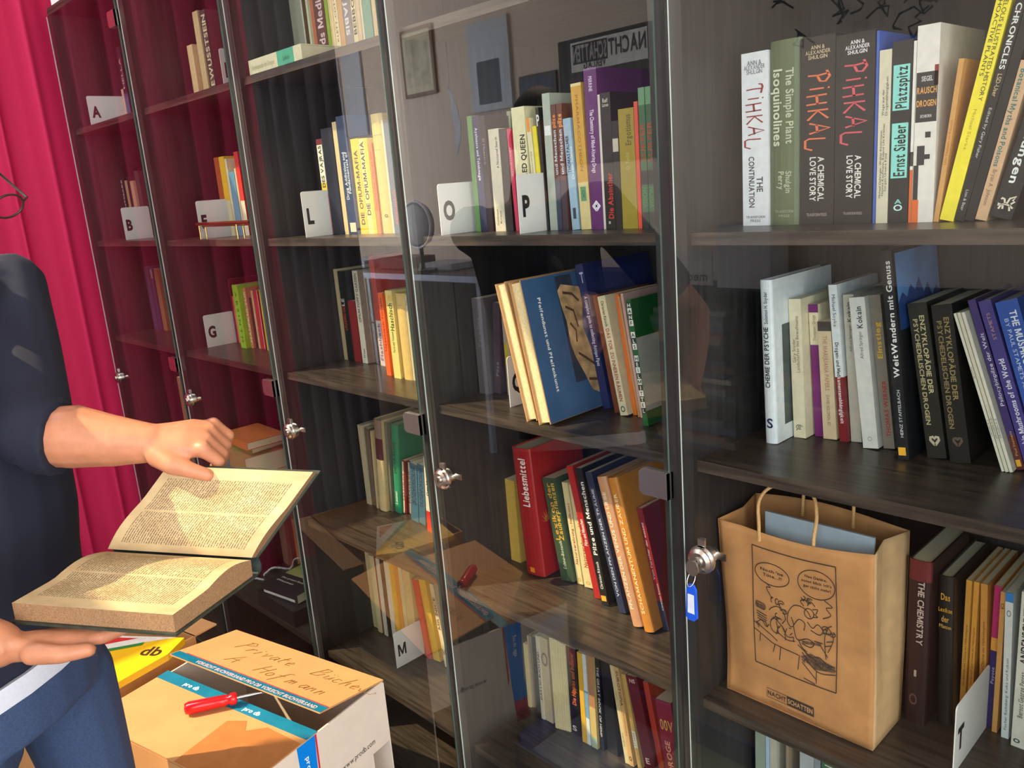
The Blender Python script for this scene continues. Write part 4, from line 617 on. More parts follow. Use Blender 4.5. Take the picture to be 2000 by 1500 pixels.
{'x': 2.2135, 'y': 0.2003, 'z': 0.355, 'th': 0.0383, 'h': 0.1766, 'd': 0.1, 'lean': -0.1282, 'k': 'p', 'col': (150, 44, 66), 'bands': [], 'tx': [('00V', 0.55, 0.85, 0.5, 0.8, (220, 176, 90), 'h'), ('DROGE', 0.1, 0.5, 0.4, 0.35, (240, 170, 130), 'u')], 'side': None, 'label': "magenta book with blocky yellow letters, 25th from left in the fourth bay's lowest row", 'group': "books in the fourth bay's lowest row"},
{'x': 1.2228, 'y': 0.16, 'z': 1.8324, 'th': 0.048, 'h': 0.2, 'd': 0.135, 'lean': 0, 'k': 'p', 'col': (166, 168, 150), 'bands': [(-0.0, 0.09, (70, 76, 72), 0.2, 0.85)], 'tx': [('ENG', 0.2, 0.27, 0.5, 0.75, (80, 86, 80), 'h'), ('NEL', 0.11, 0.18, 0.5, 0.75, (80, 86, 80), 'h')], 'side': None, 'label': "grey book with stacked black letters, first from left in the third bay's topmost row", 'group': "books in the third bay's topmost row"},
{'x': 1.2717, 'y': 0.16, 'z': 1.8324, 'th': 0.0061, 'h': 0.21, 'd': 0.135, 'lean': 0, 'k': 'p', 'col': (212, 206, 190), 'bands': [], 'tx': [], 'side': None, 'label': "very slim white booklet, second from left in the third bay's topmost row", 'group': "books in the third bay's topmost row"},
{'x': 1.2785, 'y': 0.16, 'z': 1.8324, 'th': 0.0131, 'h': 0.21, 'd': 0.135, 'lean': 0, 'k': 'p', 'col': (92, 72, 36), 'bands': [], 'tx': [], 'side': None, 'label': "slim olive-brown book, third from left in the third bay's topmost row", 'group': "books in the third bay's topmost row"},
{'x': 1.2938, 'y': 0.16, 'z': 1.8324, 'th': 0.0088, 'h': 0.21, 'd': 0.135, 'lean': 0, 'k': 'p', 'col': (214, 206, 178), 'bands': [], 'tx': [], 'side': None, 'label': "very slim ivory booklet, fourth from left in the third bay's topmost row", 'group': "books in the third bay's topmost row"},
{'x': 1.3047, 'y': 0.16, 'z': 1.8324, 'th': 0.0195, 'h': 0.21, 'd': 0.135, 'lean': 0, 'k': 'p', 'col': (168, 170, 138), 'bands': [(0.22, 1, (206, 110, 80), 0.4, 1)], 'tx': [], 'side': None, 'label': "grey-green book with coral top, fifth from left in the third bay's topmost row", 'group': "books in the third bay's topmost row"},
{'x': 1.3264, 'y': 0.16, 'z': 1.8324, 'th': 0.0424, 'h': 0.21, 'd': 0.135, 'lean': 0, 'k': 'p', 'col': (112, 66, 56), 'bands': [], 'tx': [('davids Medizin', 0.02, 0.9, 0.5, 0.62, (228, 200, 200), 'u')], 'side': None, 'label': "brown book with large white lettering, sixth from left in the third bay's topmost row", 'group': "books in the third bay's topmost row"},
{'x': 1.3709, 'y': 0.16, 'z': 1.8324, 'th': 0.0125, 'h': 0.21, 'd': 0.135, 'lean': 0, 'k': 'p', 'col': (146, 168, 60), 'bands': [], 'tx': [], 'side': None, 'label': "slim lime-green book, seventh from left in the third bay's topmost row", 'group': "books in the third bay's topmost row"},
{'x': 1.3854, 'y': 0.16, 'z': 1.8324, 'th': 0.0164, 'h': 0.21, 'd': 0.135, 'lean': 0, 'k': 'p', 'col': (212, 186, 130), 'bands': [], 'tx': [], 'side': None, 'label': "sand-coloured book in the middle, eighth from left in the third bay's topmost row", 'group': "books in the third bay's topmost row"},
{'x': 1.4038, 'y': 0.16, 'z': 1.8324, 'th': 0.0162, 'h': 0.21, 'd': 0.135, 'lean': 0, 'k': 'p', 'col': (226, 204, 154), 'bands': [], 'tx': [('KLETT-COTTA', 0.1, 0.9, 0.5, 0.45, (110, 90, 70), 'u')], 'side': None, 'label': "cream book with small dark lettering, ninth from left in the third bay's topmost row", 'group': "books in the third bay's topmost row"},
{'x': 1.422, 'y': 0.16, 'z': 1.8324, 'th': 0.018, 'h': 0.21, 'd': 0.135, 'lean': 0, 'k': 'p', 'col': (200, 150, 96), 'bands': [], 'tx': [], 'side': None, 'label': "caramel-tan book, tenth from left in the third bay's topmost row", 'group': "books in the third bay's topmost row"},
{'x': 1.442, 'y': 0.16, 'z': 1.8324, 'th': 0.0294, 'h': 0.21, 'd': 0.135, 'lean': 0, 'k': 'p', 'col': (136, 124, 126), 'bands': [], 'tx': [('JABIS', 0.2, 0.7, 0.4, 0.5, (228, 222, 222), 'd'), ('a', 0.1, 0.16, 0.5, 0.5, (220, 210, 210), 'h')], 'side': None, 'label': "mauve-grey book with white lettering, eleventh from left in the third bay's topmost row", 'group': "books in the third bay's topmost row"},
{'x': 1.4733, 'y': 0.16, 'z': 1.8324, 'th': 0.0173, 'h': 0.21, 'd': 0.135, 'lean': 0, 'k': 'p', 'col': (226, 206, 156), 'bands': [], 'tx': [('BEBBOB', 0.05, 0.9, 0.5, 0.7, (60, 52, 46), 'u')], 'side': None, 'label': "cream book with black blocks, twelfth from left in the third bay's topmost row", 'group': "books in the third bay's topmost row"},
{'x': 1.4925, 'y': 0.16, 'z': 1.8324, 'th': 0.0133, 'h': 0.21, 'd': 0.135, 'lean': 0, 'k': 'p', 'col': (222, 190, 150), 'bands': [(0.0, 0.2, (120, 44, 40))], 'tx': [], 'side': None, 'label': "peach book with red foot, thirteenth from left in the third bay's topmost row", 'group': "books in the third bay's topmost row"},
{'x': 1.5077, 'y': 0.16, 'z': 1.8324, 'th': 0.0075, 'h': 0.21, 'd': 0.135, 'lean': 0, 'k': 'p', 'col': (222, 206, 170), 'bands': [], 'tx': [], 'side': None, 'label': "very slim ivory book near teal one, fourteenth from left in the third bay's topmost row", 'group': "books in the third bay's topmost row"},
{'x': 1.5171, 'y': 0.16, 'z': 1.8324, 'th': 0.0296, 'h': 0.21, 'd': 0.135, 'lean': 0, 'k': 'p', 'col': (112, 160, 134), 'bands': [], 'tx': [], 'side': None, 'label': "wide sea-green book, fifteenth from left in the third bay's topmost row", 'group': "books in the third bay's topmost row"},
{'x': 1.5504, 'y': 0.16, 'z': 1.8324, 'th': 0.0181, 'h': 0.21, 'd': 0.135, 'lean': 0, 'k': 'p', 'col': (222, 190, 136), 'bands': [], 'tx': [], 'side': None, 'label': "buff book at the right end, sixteenth from left in the third bay's topmost row", 'group': "books in the third bay's topmost row"},
{'x': 1.3613, 'y': 0.1, 'z': 1.4635, 'th': 0.0223, 'h': 0.2164, 'd': 0.135, 'lean': 0, 'k': 'p', 'col': (226, 218, 196), 'bands': [(0, 0.43, (206, 24, 84)), (0.43, 0.55, (214, 180, 60)), (0.94, 1, (110, 30, 40))], 'tx': [('DES VAJRAS', 0.5, 0.93, 0.5, 0.6, (50, 46, 46), 'u')], 'side': None, 'label': "slim booklet with magenta foot, first from left in the L card's row", 'group': "books in the L card's row"},
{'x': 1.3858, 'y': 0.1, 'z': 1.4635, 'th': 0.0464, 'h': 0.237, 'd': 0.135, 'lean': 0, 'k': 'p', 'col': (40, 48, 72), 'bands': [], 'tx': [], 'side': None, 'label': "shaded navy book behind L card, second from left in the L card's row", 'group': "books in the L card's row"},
{'x': 1.4359, 'y': 0.1, 'z': 1.4635, 'th': 0.0159, 'h': 0.2466, 'd': 0.135, 'lean': 0, 'k': 'p', 'col': (214, 190, 144), 'bands': [], 'tx': [], 'side': None, 'label': "slim buff book beside L card, third from left in the L card's row", 'group': "books in the L card's row"},
{'x': 1.4538, 'y': 0.1, 'z': 1.4635, 'th': 0.0356, 'h': 0.2564, 'd': 0.135, 'lean': 0, 'k': 'p', 'col': (56, 70, 100), 'bands': [(0.02, 0.1, (222, 208, 180), 0.2, 0.85)], 'tx': [('Fundamentals of', 0.35, 0.7, 0.65, 0.3, (214, 220, 230), 'u'), ('Drug Addiction and', 0.3, 0.7, 0.35, 0.3, (214, 220, 230), 'u')], 'side': None, 'label': "slate-blue book with white label at foot, fourth from left in the L card's row", 'group': "books in the L card's row"},
{'x': 1.501, 'y': 0.1, 'z': 1.4635, 'th': 0.029, 'h': 0.2043, 'd': 0.135, 'lean': 0, 'k': 'p', 'col': (238, 184, 40), 'bands': [], 'tx': [('DIE OPIUM-MAFIA', 0.1, 0.88, 0.5, 0.5, (34, 28, 22), 'u')], 'side': None, 'label': "yellow book with bold black title, fifth from left in the L card's row", 'group': "books in the L card's row"},
{'x': 1.5311, 'y': 0.1, 'z': 1.4635, 'th': 0.0332, 'h': 0.202, 'd': 0.135, 'lean': 0, 'k': 'p', 'col': (232, 206, 120), 'bands': [(0, 1, (238, 186, 44), 0.62, 1)], 'tx': [('DIE OPIUM-MAFIA', 0.2, 0.97, 0.33, 0.45, (34, 28, 22), 'u')], 'side': None, 'label': "white-spined yellow book with bold black title, sixth from left in the L card's row", 'group': "books in the L card's row"},
{'x': 1.566, 'y': 0.1, 'z': 1.4635, 'th': 0.0125, 'h': 0.1902, 'd': 0.135, 'lean': 0, 'k': 'p', 'col': (228, 126, 56), 'bands': [], 'tx': [('Deutsche Generäle', 0.2, 0.97, 0.5, 0.6, (200, 80, 40), 'u')], 'side': None, 'label': "slim orange book with faint title, seventh from left in the L card's row", 'group': "books in the L card's row"},
{'x': 1.5799, 'y': 0.1, 'z': 1.4635, 'th': 0.0399, 'h': 0.247, 'd': 0.135, 'lean': 0, 'k': 'h', 'col': (212, 186, 112), 'bands': [], 'tx': [('------------', 0.82, 0.84, 0.5, 0.9, (130, 104, 60), 'h'), ('-- --', 0.7, 0.72, 0.5, 0.6, (130, 104, 60), 'h'), ('o', 0.14, 0.18, 0.6, 0.3, (120, 90, 50), 'h')], 'side': None, 'label': "thick honey-coloured hardback with banded spine, eighth from left in the L card's row", 'group': "books in the L card's row"},
{'x': 1.6216, 'y': 0.1, 'z': 1.4635, 'th': 0.0064, 'h': 0.2328, 'd': 0.135, 'lean': 0, 'k': 'p', 'col': (206, 196, 170), 'bands': [], 'tx': [], 'side': None, 'label': "very slim worn cream booklet, ninth from left in the L card's row", 'group': "books in the L card's row"},
{'x': 1.6294, 'y': 0.1, 'z': 1.4635, 'th': 0.0223, 'h': 0.225, 'd': 0.135, 'lean': 0, 'k': 'p', 'col': (96, 108, 126), 'bands': [], 'tx': [('Abhängigkeit', 0.08, 0.4, 0.5, 0.5, (190, 96, 96), 'u')], 'side': None, 'label': "blue-grey book with faint red lettering, tenth from left in the L card's row", 'group': "books in the L card's row"},
{'x': 1.2228, 'y': 0.1873, 'z': 1.1326, 'th': 0.007, 'h': 0.2143, 'd': 0.135, 'lean': 0, 'k': 'p', 'col': (176, 160, 120), 'bands': [], 'tx': [], 'side': None, 'label': "very slim beige booklet at left end, first in the third bay's row below L", 'group': "books in the third bay's row below L"},
{'x': 1.2317, 'y': 0.1817, 'z': 1.1326, 'th': 0.0139, 'h': 0.2368, 'd': 0.135, 'lean': 0, 'k': 'p', 'col': (206, 186, 140), 'bands': [], 'tx': [], 'side': None, 'label': "slim buff booklet, second from left in the third bay's row below L", 'group': "books in the third bay's row below L"},
{'x': 1.254, 'y': 0.1791, 'z': 1.1326, 'th': 0.024, 'h': 0.2324, 'd': 0.135, 'lean': 0, 'k': 'p', 'col': (40, 52, 46), 'bands': [], 'tx': [('LAUGHING GAS', 0.35, 0.62, 0.4, 0.6, (206, 70, 50), 'u'), ('LE', 0.62, 0.7, 0.4, 0.6, (220, 216, 210), 'u')], 'side': None, 'label': "dark green book with red lettering, third from left in the third bay's row below L", 'group': "books in the third bay's row below L"},
{'x': 1.2791, 'y': 0.1829, 'z': 1.1326, 'th': 0.0316, 'h': 0.1575, 'd': 0.135, 'lean': 0, 'k': 'p', 'col': (150, 32, 32), 'bands': [], 'tx': [], 'side': None, 'label': "plain red book, fourth from left in the third bay's row below L", 'group': "books in the third bay's row below L"},
{'x': 1.3196, 'y': 0.1801, 'z': 1.1326, 'th': 0.023, 'h': 0.235, 'd': 0.15, 'lean': 0, 'k': 'p', 'col': (226, 216, 196), 'bands': [], 'tx': [('OPIUM POPPY GARDEN', 0.45, 0.97, 0.5, 0.5, (90, 84, 80), 'u'), ('Press', 0.06, 0.16, 0.5, 0.4, (120, 110, 100), 'u')], 'side': [(0, 1, (150, 138, 122))], 'label': "white book with grey cover side, fifth from left in the third bay's row below L", 'group': "books in the third bay's row below L"},
{'x': 1.394, 'y': 0.1832, 'z': 1.1326, 'th': 0.0202, 'h': 0.2719, 'd': 0.135, 'lean': 0, 'k': 'p', 'col': (190, 62, 50), 'bands': [(0, 0.42, (206, 190, 186))], 'tx': [('Flashback', 0.05, 0.4, 0.5, 0.6, (140, 100, 120), 'u')], 'side': None, 'label': "tall red book with white foot, sixth from left in the third bay's row below L", 'group': "books in the third bay's row below L"},
{'x': 1.5019, 'y': 0.1243, 'z': 1.1326, 'th': 0.0174, 'h': 0.195, 'd': 0.135, 'lean': 0, 'k': 'p', 'col': (232, 96, 38), 'bands': [], 'tx': [('Haschisch für alle', 0.3, 0.95, 0.5, 0.5, (170, 50, 24), 'u')], 'side': None, 'label': "vivid orange book, seventh from left in the third bay's row below L", 'group': "books in the third bay's row below L"},
{'x': 1.5415, 'y': 0.1169, 'z': 1.1326, 'th': 0.026, 'h': 0.2029, 'd': 0.135, 'lean': 0, 'k': 'p', 'col': (232, 206, 120), 'bands': [], 'tx': [('Haschisch', 0.55, 0.86, 0.55, 0.62, (70, 86, 30), 'u'), ('/////', 0.86, 0.98, 0.7, 0.7, (226, 140, 50), 'h'), ('Facts und Visionen', 0.3, 0.54, 0.45, 0.35, (110, 110, 60), 'u')], 'side': None, 'label': "pale yellow book with green blackletter title, eighth in the third bay's row below L", 'group': "books in the third bay's row below L"},
{'x': 1.5725, 'y': 0.1189, 'z': 1.1326, 'th': 0.0339, 'h': 0.1976, 'd': 0.135, 'lean': 0, 'k': 'h', 'col': (220, 184, 110), 'bands': [], 'tx': [('-----', 0.86, 0.88, 0.5, 0.8, (150, 120, 70), 'h')], 'side': None, 'label': "broad buff hardback with rounded spine, ninth from left in the third bay's row below L", 'group': "books in the third bay's row below L"},
{'x': 1.6069, 'y': 0.1225, 'z': 1.1326, 'th': 0.0058, 'h': 0.195, 'd': 0.135, 'lean': 0, 'k': 'p', 'col': (204, 190, 160), 'bands': [], 'tx': [('ikat', 0.85, 0.97, 0.5, 0.7, (80, 70, 70), 'u')], 'side': None, 'label': "slim pale book with dark specks, tenth from left in the third bay's row below L", 'group': "books in the third bay's row below L"},
{'x': 1.6144, 'y': 0.1226, 'z': 1.1326, 'th': 0.0142, 'h': 0.196, 'd': 0.135, 'lean': 0, 'k': 'p', 'col': (240, 218, 70), 'bands': [], 'tx': [], 'side': None, 'label': "slim bright yellow book at right end, eleventh in the third bay's row below L", 'group': "books in the third bay's row below L"},
{'x': 1.2594, 'y': 0.1774, 'z': 0.7351, 'th': 0.0186, 'h': 0.2237, 'd': 0.135, 'lean': 0, 'k': 'p', 'col': (206, 192, 160), 'bands': [], 'tx': [], 'side': None, 'label': "slim cream book at left end, first from left in the third bay's row above M", 'group': "books in the third bay's row above M"},
{'x': 1.279, 'y': 0.1803, 'z': 0.7351, 'th': 0.0201, 'h': 0.2183, 'd': 0.135, 'lean': 0.0343, 'k': 'p', 'col': (120, 100, 80), 'bands': [], 'tx': [], 'side': None, 'label': "grey-brown worn book, second from left in the third bay's row above M", 'group': "books in the third bay's row above M"},
{'x': 1.3103, 'y': 0.1737, 'z': 0.7351, 'th': 0.0071, 'h': 0.218, 'd': 0.135, 'lean': 0.0585, 'k': 'p', 'col': (206, 184, 140), 'bands': [], 'tx': [], 'side': None, 'label': "very slim buff booklet, third from left in the third bay's row above M", 'group': "books in the third bay's row above M"},
{'x': 1.3248, 'y': 0.1698, 'z': 0.7351, 'th': 0.0306, 'h': 0.2542, 'd': 0.135, 'lean': 0.0835, 'k': 'h', 'col': (218, 192, 140), 'bands': [(0.57, 0.8, (90, 44, 48)), (0.8, 1, (150, 124, 112))], 'tx': [], 'side': None, 'label': "cream hardback with maroon band, fourth from left in the third bay's row above M", 'group': "books in the third bay's row above M"},
{'x': 1.3579, 'y': 0.1833, 'z': 0.7351, 'th': 0.0115, 'h': 0.2467, 'd': 0.135, 'lean': 0.0772, 'k': 'p', 'col': (110, 110, 92), 'bands': [], 'tx': [], 'side': None, 'label': "slim olive-grey book, fifth from left in the third bay's row above M", 'group': "books in the third bay's row above M"},
{'x': 1.371, 'y': 0.1864, 'z': 0.7351, 'th': 0.0285, 'h': 0.2463, 'd': 0.135, 'lean': 0.1066, 'k': 'h', 'col': (36, 142, 100), 'bands': [], 'tx': [('Leuner', 0.1, 0.25, 0.5, 0.4, (220, 232, 220), 'u'), ('DIE TRÄUME', 0.45, 0.8, 0.5, 0.35, (28, 70, 52), 'u')], 'side': None, 'label': "emerald green hardback with white author mark, sixth in the third bay's row above M", 'group': "books in the third bay's row above M"},
{'x': 1.4009, 'y': 0.1951, 'z': 0.7351, 'th': 0.0137, 'h': 0.1512, 'd': 0.11, 'lean': 0.1315, 'k': 'p', 'col': (118, 32, 34), 'bands': [(0, 0.97, (228, 214, 180), 0.0, 0.45)], 'tx': [('PARACELSUS', 0.05, 0.95, 0.26, 0.45, (120, 40, 36), 'u')], 'side': None, 'label': "maroon booklet with cream title, first of twins, seventh in the third bay's row above M", 'group': "books in the third bay's row above M"},
{'x': 1.4159, 'y': 0.2023, 'z': 0.7351, 'th': 0.0162, 'h': 0.1498, 'd': 0.11, 'lean': 0.1339, 'k': 'p', 'col': (118, 32, 34), 'bands': [(0, 0.97, (228, 214, 180), 0.0, 0.45)], 'tx': [('PARACELSUS', 0.05, 0.95, 0.26, 0.45, (120, 40, 36), 'u')], 'side': None, 'label': "maroon booklet with cream title, second of twins, eighth in the third bay's row above M", 'group': "books in the third bay's row above M"},
{'x': 1.4584, 'y': 0.1774, 'z': 0.7351, 'th': 0.0296, 'h': 0.1585, 'd': 0.12, 'lean': 0.1115, 'k': 'p', 'col': (70, 108, 128), 'bands': [], 'tx': [('DROGENFORSCHUNG', 0.3, 0.95, 0.5, 0.6, (40, 60, 76), 'u')], 'side': None, 'label': "steel-blue book, first of twins, ninth from left in the third bay's row above M", 'group': "books in the third bay's row above M"},
{'x': 1.49, 'y': 0.1783, 'z': 0.7351, 'th': 0.0245, 'h': 0.1616, 'd': 0.12, 'lean': 0.1081, 'k': 'p', 'col': (70, 108, 128), 'bands': [], 'tx': [('DROGENFORSCHUNG', 0.3, 0.95, 0.5, 0.6, (40, 60, 76), 'u')], 'side': None, 'label': "steel-blue book, second of twins, tenth from left in the third bay's row above M", 'group': "books in the third bay's row above M"},
{'x': 1.5449, 'y': 0.1603, 'z': 0.7351, 'th': 0.0174, 'h': 0.2282, 'd': 0.135, 'lean': 0.0799, 'k': 'p', 'col': (226, 214, 190), 'bands': [(0, 0.24, (216, 44, 32)), (0.86, 1, (150, 44, 44))], 'tx': [('Der Mann', 0.4, 0.7, 0.5, 0.4, (60, 50, 50), 'u')], 'side': None, 'label': "slim white book with red ends, eleventh from left in the third bay's row above M", 'group': "books in the third bay's row above M"},
{'x': 1.2228, 'y': 0.1718, 'z': 0.355, 'th': 0.0212, 'h': 0.2363, 'd': 0.12, 'lean': 0, 'k': 'p', 'col': (214, 200, 150), 'bands': [], 'tx': [], 'side': None, 'label': "slim cream booklet at left end, first from left in the M card's row", 'group': "books in the M card's row"},
{'x': 1.2572, 'y': 0.1629, 'z': 0.355, 'th': 0.0168, 'h': 0.2334, 'd': 0.12, 'lean': 0, 'k': 'p', 'col': (220, 206, 160), 'bands': [], 'tx': [], 'side': None, 'label': "pale straw booklet, second from left in the M card's row", 'group': "books in the M card's row"},
{'x': 1.275, 'y': 0.1666, 'z': 0.355, 'th': 0.0066, 'h': 0.2337, 'd': 0.12, 'lean': 0, 'k': 'p', 'col': (120, 50, 44), 'bands': [], 'tx': [], 'side': None, 'label': "slim dark red booklet, third from left in the M card's row", 'group': "books in the M card's row"},
{'x': 1.2878, 'y': 0.1631, 'z': 0.355, 'th': 0.0139, 'h': 0.2331, 'd': 0.12, 'lean': 0, 'k': 'p', 'col': (222, 212, 190), 'bands': [], 'tx': [], 'side': None, 'label': "slim white booklet, fourth from left in the M card's row", 'group': "books in the M card's row"},
{'x': 1.3026, 'y': 0.1658, 'z': 0.355, 'th': 0.0161, 'h': 0.2335, 'd': 0.12, 'lean': 0, 'k': 'p', 'col': (52, 44, 44), 'bands': [], 'tx': [], 'side': None, 'label': "slim black-spined booklet, fifth from left in the M card's row", 'group': "books in the M card's row"},
{'x': 1.3198, 'y': 0.1671, 'z': 0.355, 'th': 0.0173, 'h': 0.2319, 'd': 0.12, 'lean': 0, 'k': 'p', 'col': (224, 214, 190), 'bands': [], 'tx': [], 'side': None, 'label': "ivory booklet beside black one, sixth from left in the M card's row", 'group': "books in the M card's row"},
{'x': 1.3381, 'y': 0.1704, 'z': 0.355, 'th': 0.0169, 'h': 0.2309, 'd': 0.12, 'lean': 0, 'k': 'p', 'col': (232, 178, 50), 'bands': [], 'tx': [], 'side': None, 'label': "golden yellow booklet, seventh from left in the M card's row", 'group': "books in the M card's row"},
{'x': 1.3562, 'y': 0.1737, 'z': 0.355, 'th': 0.0141, 'h': 0.2291, 'd': 0.12, 'lean': 0, 'k': 'p', 'col': (222, 144, 50), 'bands': [], 'tx': [], 'side': None, 'label': "amber-orange booklet, eighth from left in the M card's row", 'group': "books in the M card's row"},
{'x': 1.3708, 'y': 0.1766, 'z': 0.355, 'th': 0.0153, 'h': 0.2278, 'd': 0.12, 'lean': 0, 'k': 'p', 'col': (222, 200, 150), 'bands': [], 'tx': [], 'side': None, 'label': "pale cream booklet by the card, ninth from left in the M card's row", 'group': "books in the M card's row"},
{'x': 1.3907, 'y': 0.1751, 'z': 0.355, 'th': 0.0334, 'h': 0.2261, 'd': 0.12, 'lean': 0, 'k': 'p', 'col': (216, 190, 130), 'bands': [], 'tx': [], 'side': None, 'label': "wide buff book behind M card, tenth from left in the M card's row", 'group': "books in the M card's row"},
{'x': 1.4719, 'y': 0.1657, 'z': 0.355, 'th': 0.0202, 'h': 0.2198, 'd': 0.135, 'lean': -0.12, 'k': 'p', 'col': (206, 52, 40), 'bands': [(0, 0.12, (206, 50, 84))], 'tx': [], 'side': None, 'label': "red book beside M card, eleventh from left in the M card's row", 'group': "books in the M card's row"},
{'x': 1.4939, 'y': 0.1721, 'z': 0.355, 'th': 0.0283, 'h': 0.2245, 'd': 0.135, 'lean': -0.1244, 'k': 'p', 'col': (224, 180, 60), 'bands': [], 'tx': [('.', 0.1, 0.13, 0.5, 0.3, (60, 50, 30), 'h')], 'side': None, 'label': "yellow book beside red one, twelfth from left in the M card's row", 'group': "books in the M card's row"},
{'x': 1.5434, 'y': 0.1704, 'z': 0.355, 'th': 0.0154, 'h': 0.2266, 'd': 0.135, 'lean': -0.1342, 'k': 'p', 'col': (222, 206, 170), 'bands': [], 'tx': [('MR NICE', 0.35, 0.95, 0.5, 0.75, (110, 92, 72), 'u'), ('M', 0.14, 0.22, 0.5, 0.8, (140, 100, 50), 'h')], 'side': None, 'label': "cream book with large brown title, thirteenth from left in the M card's row", 'group': "books in the M card's row"},
{'x': 0.6585, 'y': 0.15, 'z': 1.8324, 'th': 0.034, 'h': 0.165, 'd': 0.135, 'lean': 0, 'k': 'p', 'col': (224, 190, 140), 'bands': [], 'tx': [], 'side': None, 'label': "cream book in sunlight, first from left in the E card's row", 'group': "books in the E card's row"},
{'x': 0.7249, 'y': 0.15, 'z': 1.8324, 'th': 0.0328, 'h': 0.2418, 'd': 0.135, 'lean': 0, 'k': 'p', 'col': (206, 176, 130), 'bands': [], 'tx': [], 'side': None, 'label': "taller buff book, second from left in the E card's row", 'group': "books in the E card's row"},
{'x': 0.7676, 'y': 0.15, 'z': 1.8324, 'th': 0.034, 'h': 0.2368, 'd': 0.135, 'lean': 0, 'k': 'p', 'col': (84, 66, 64), 'bands': [], 'tx': [('BEWUSSTSEIN', 0.1, 0.95, 0.6, 0.7, (220, 196, 160), 'u')], 'side': None, 'label': "dark book with white stacked lettering, third from left in the E card's row", 'group': "books in the E card's row"},
{'x': 0.7602, 'y': 0.13, 'z': 1.4635, 'th': 0.0294, 'h': 0.2187, 'd': 0.135, 'lean': 0, 'k': 'p', 'col': (170, 80, 40), 'bands': [], 'tx': [], 'side': None, 'label': "rust-brown book behind F card, first from left in the F card's row", 'group': "books in the F card's row"},
{'x': 0.7912, 'y': 0.13, 'z': 1.4635, 'th': 0.0321, 'h': 0.2186, 'd': 0.135, 'lean': 0, 'k': 'p', 'col': (232, 180, 50), 'bands': [(0, 0.45, (214, 200, 160))], 'tx': [], 'side': None, 'label': "yellow book behind F card, second from left in the F card's row", 'group': "books in the F card's row"},
{'x': 0.8249, 'y': 0.13, 'z': 1.4635, 'th': 0.0126, 'h': 0.2109, 'd': 0.135, 'lean': 0, 'k': 'p', 'col': (222, 206, 170), 'bands': [], 'tx': [], 'side': None, 'label': "very slim cream booklet, third from left in the F card's row", 'group': "books in the F card's row"},
{'x': 0.8391, 'y': 0.13, 'z': 1.4635, 'th': 0.0327, 'h': 0.1751, 'd': 0.135, 'lean': 0, 'k': 'p', 'col': (84, 146, 172), 'bands': [], 'tx': [], 'side': None, 'label': "sky-blue book, fourth from left in the F card's row", 'group': "books in the F card's row"},
{'x': 0.8748, 'y': 0.13, 'z': 1.4635, 'th': 0.0092, 'h': 0.182, 'd': 0.135, 'lean': 0, 'k': 'p', 'col': (206, 190, 150), 'bands': [], 'tx': [], 'side': None, 'label': "very slim beige booklet, fifth from left in the F card's row", 'group': "books in the F card's row"},
{'x': 0.8856, 'y': 0.13, 'z': 1.4635, 'th': 0.0228, 'h': 0.2249, 'd': 0.135, 'lean': 0, 'k': 'p', 'col': (206, 62, 50), 'bands': [(0, 0.42, (222, 210, 180))], 'tx': [], 'side': None, 'label': "red and white book at the right end, sixth from left in the F card's row", 'group': "books in the F card's row"},
{'x': 0.6493, 'y': 0.1649, 'z': 1.1326, 'th': 0.0104, 'h': 0.1983, 'd': 0.135, 'lean': 0, 'k': 'p', 'col': (110, 40, 44), 'bands': [], 'tx': [], 'side': None, 'label': "slim dark red book, first from left in the G card's row", 'group': "books in the G card's row"},
{'x': 0.6617, 'y': 0.1653, 'z': 1.1326, 'th': 0.0127, 'h': 0.1453, 'd': 0.135, 'lean': 0, 'k': 'p', 'col': (226, 104, 92), 'bands': [], 'tx': [], 'side': None, 'label': "salmon-pink book touching G card, second from left in the G card's row", 'group': "books in the G card's row"},
{'x': 0.7532, 'y': 0.1279, 'z': 1.1326, 'th': 0.034, 'h': 0.1882, 'd': 0.135, 'lean': 0, 'k': 'p', 'col': (150, 190, 50), 'bands': [], 'tx': [('A B S I N T H', 0.1, 0.9, 0.5, 0.4, (80, 110, 30), 'd')], 'side': None, 'label': "lime-green book, third from left in the G card's row", 'group': "books in the G card's row"},
{'x': 0.7883, 'y': 0.142, 'z': 1.1326, 'th': 0.0179, 'h': 0.1789, 'd': 0.135, 'lean': 0, 'k': 'p', 'col': (206, 130, 90), 'bands': [], 'tx': [('HANFKULTUR', 0.1, 0.95, 0.5, 0.7, (230, 206, 180), 'u')], 'side': None, 'label': "orange and white speckled book, fourth from left in the G card's row", 'group': "books in the G card's row"},
{'x': 0.807, 'y': 0.1488, 'z': 1.1326, 'th': 0.019, 'h': 0.1505, 'd': 0.135, 'lean': 0, 'k': 'p', 'col': (50, 34, 34), 'bands': [], 'tx': [], 'side': None, 'label': "slim black book, fifth from left in the G card's row", 'group': "books in the G card's row"},
{'x': 0.827, 'y': 0.1474, 'z': 1.1326, 'th': 0.0102, 'h': 0.1709, 'd': 0.135, 'lean': 0, 'k': 'p', 'col': (206, 170, 120), 'bands': [], 'tx': [], 'side': None, 'label': "slim buff book by red one, sixth from left in the G card's row", 'group': "books in the G card's row"},
{'x': 0.838, 'y': 0.1496, 'z': 1.1326, 'th': 0.0242, 'h': 0.1726, 'd': 0.135, 'lean': 0, 'k': 'p', 'col': (190, 44, 60), 'bands': [(0, 1, (226, 206, 160), 0.88, 1)], 'tx': [], 'side': None, 'label': "crimson book with cream edge, seventh from left in the G card's row", 'group': "books in the G card's row"},
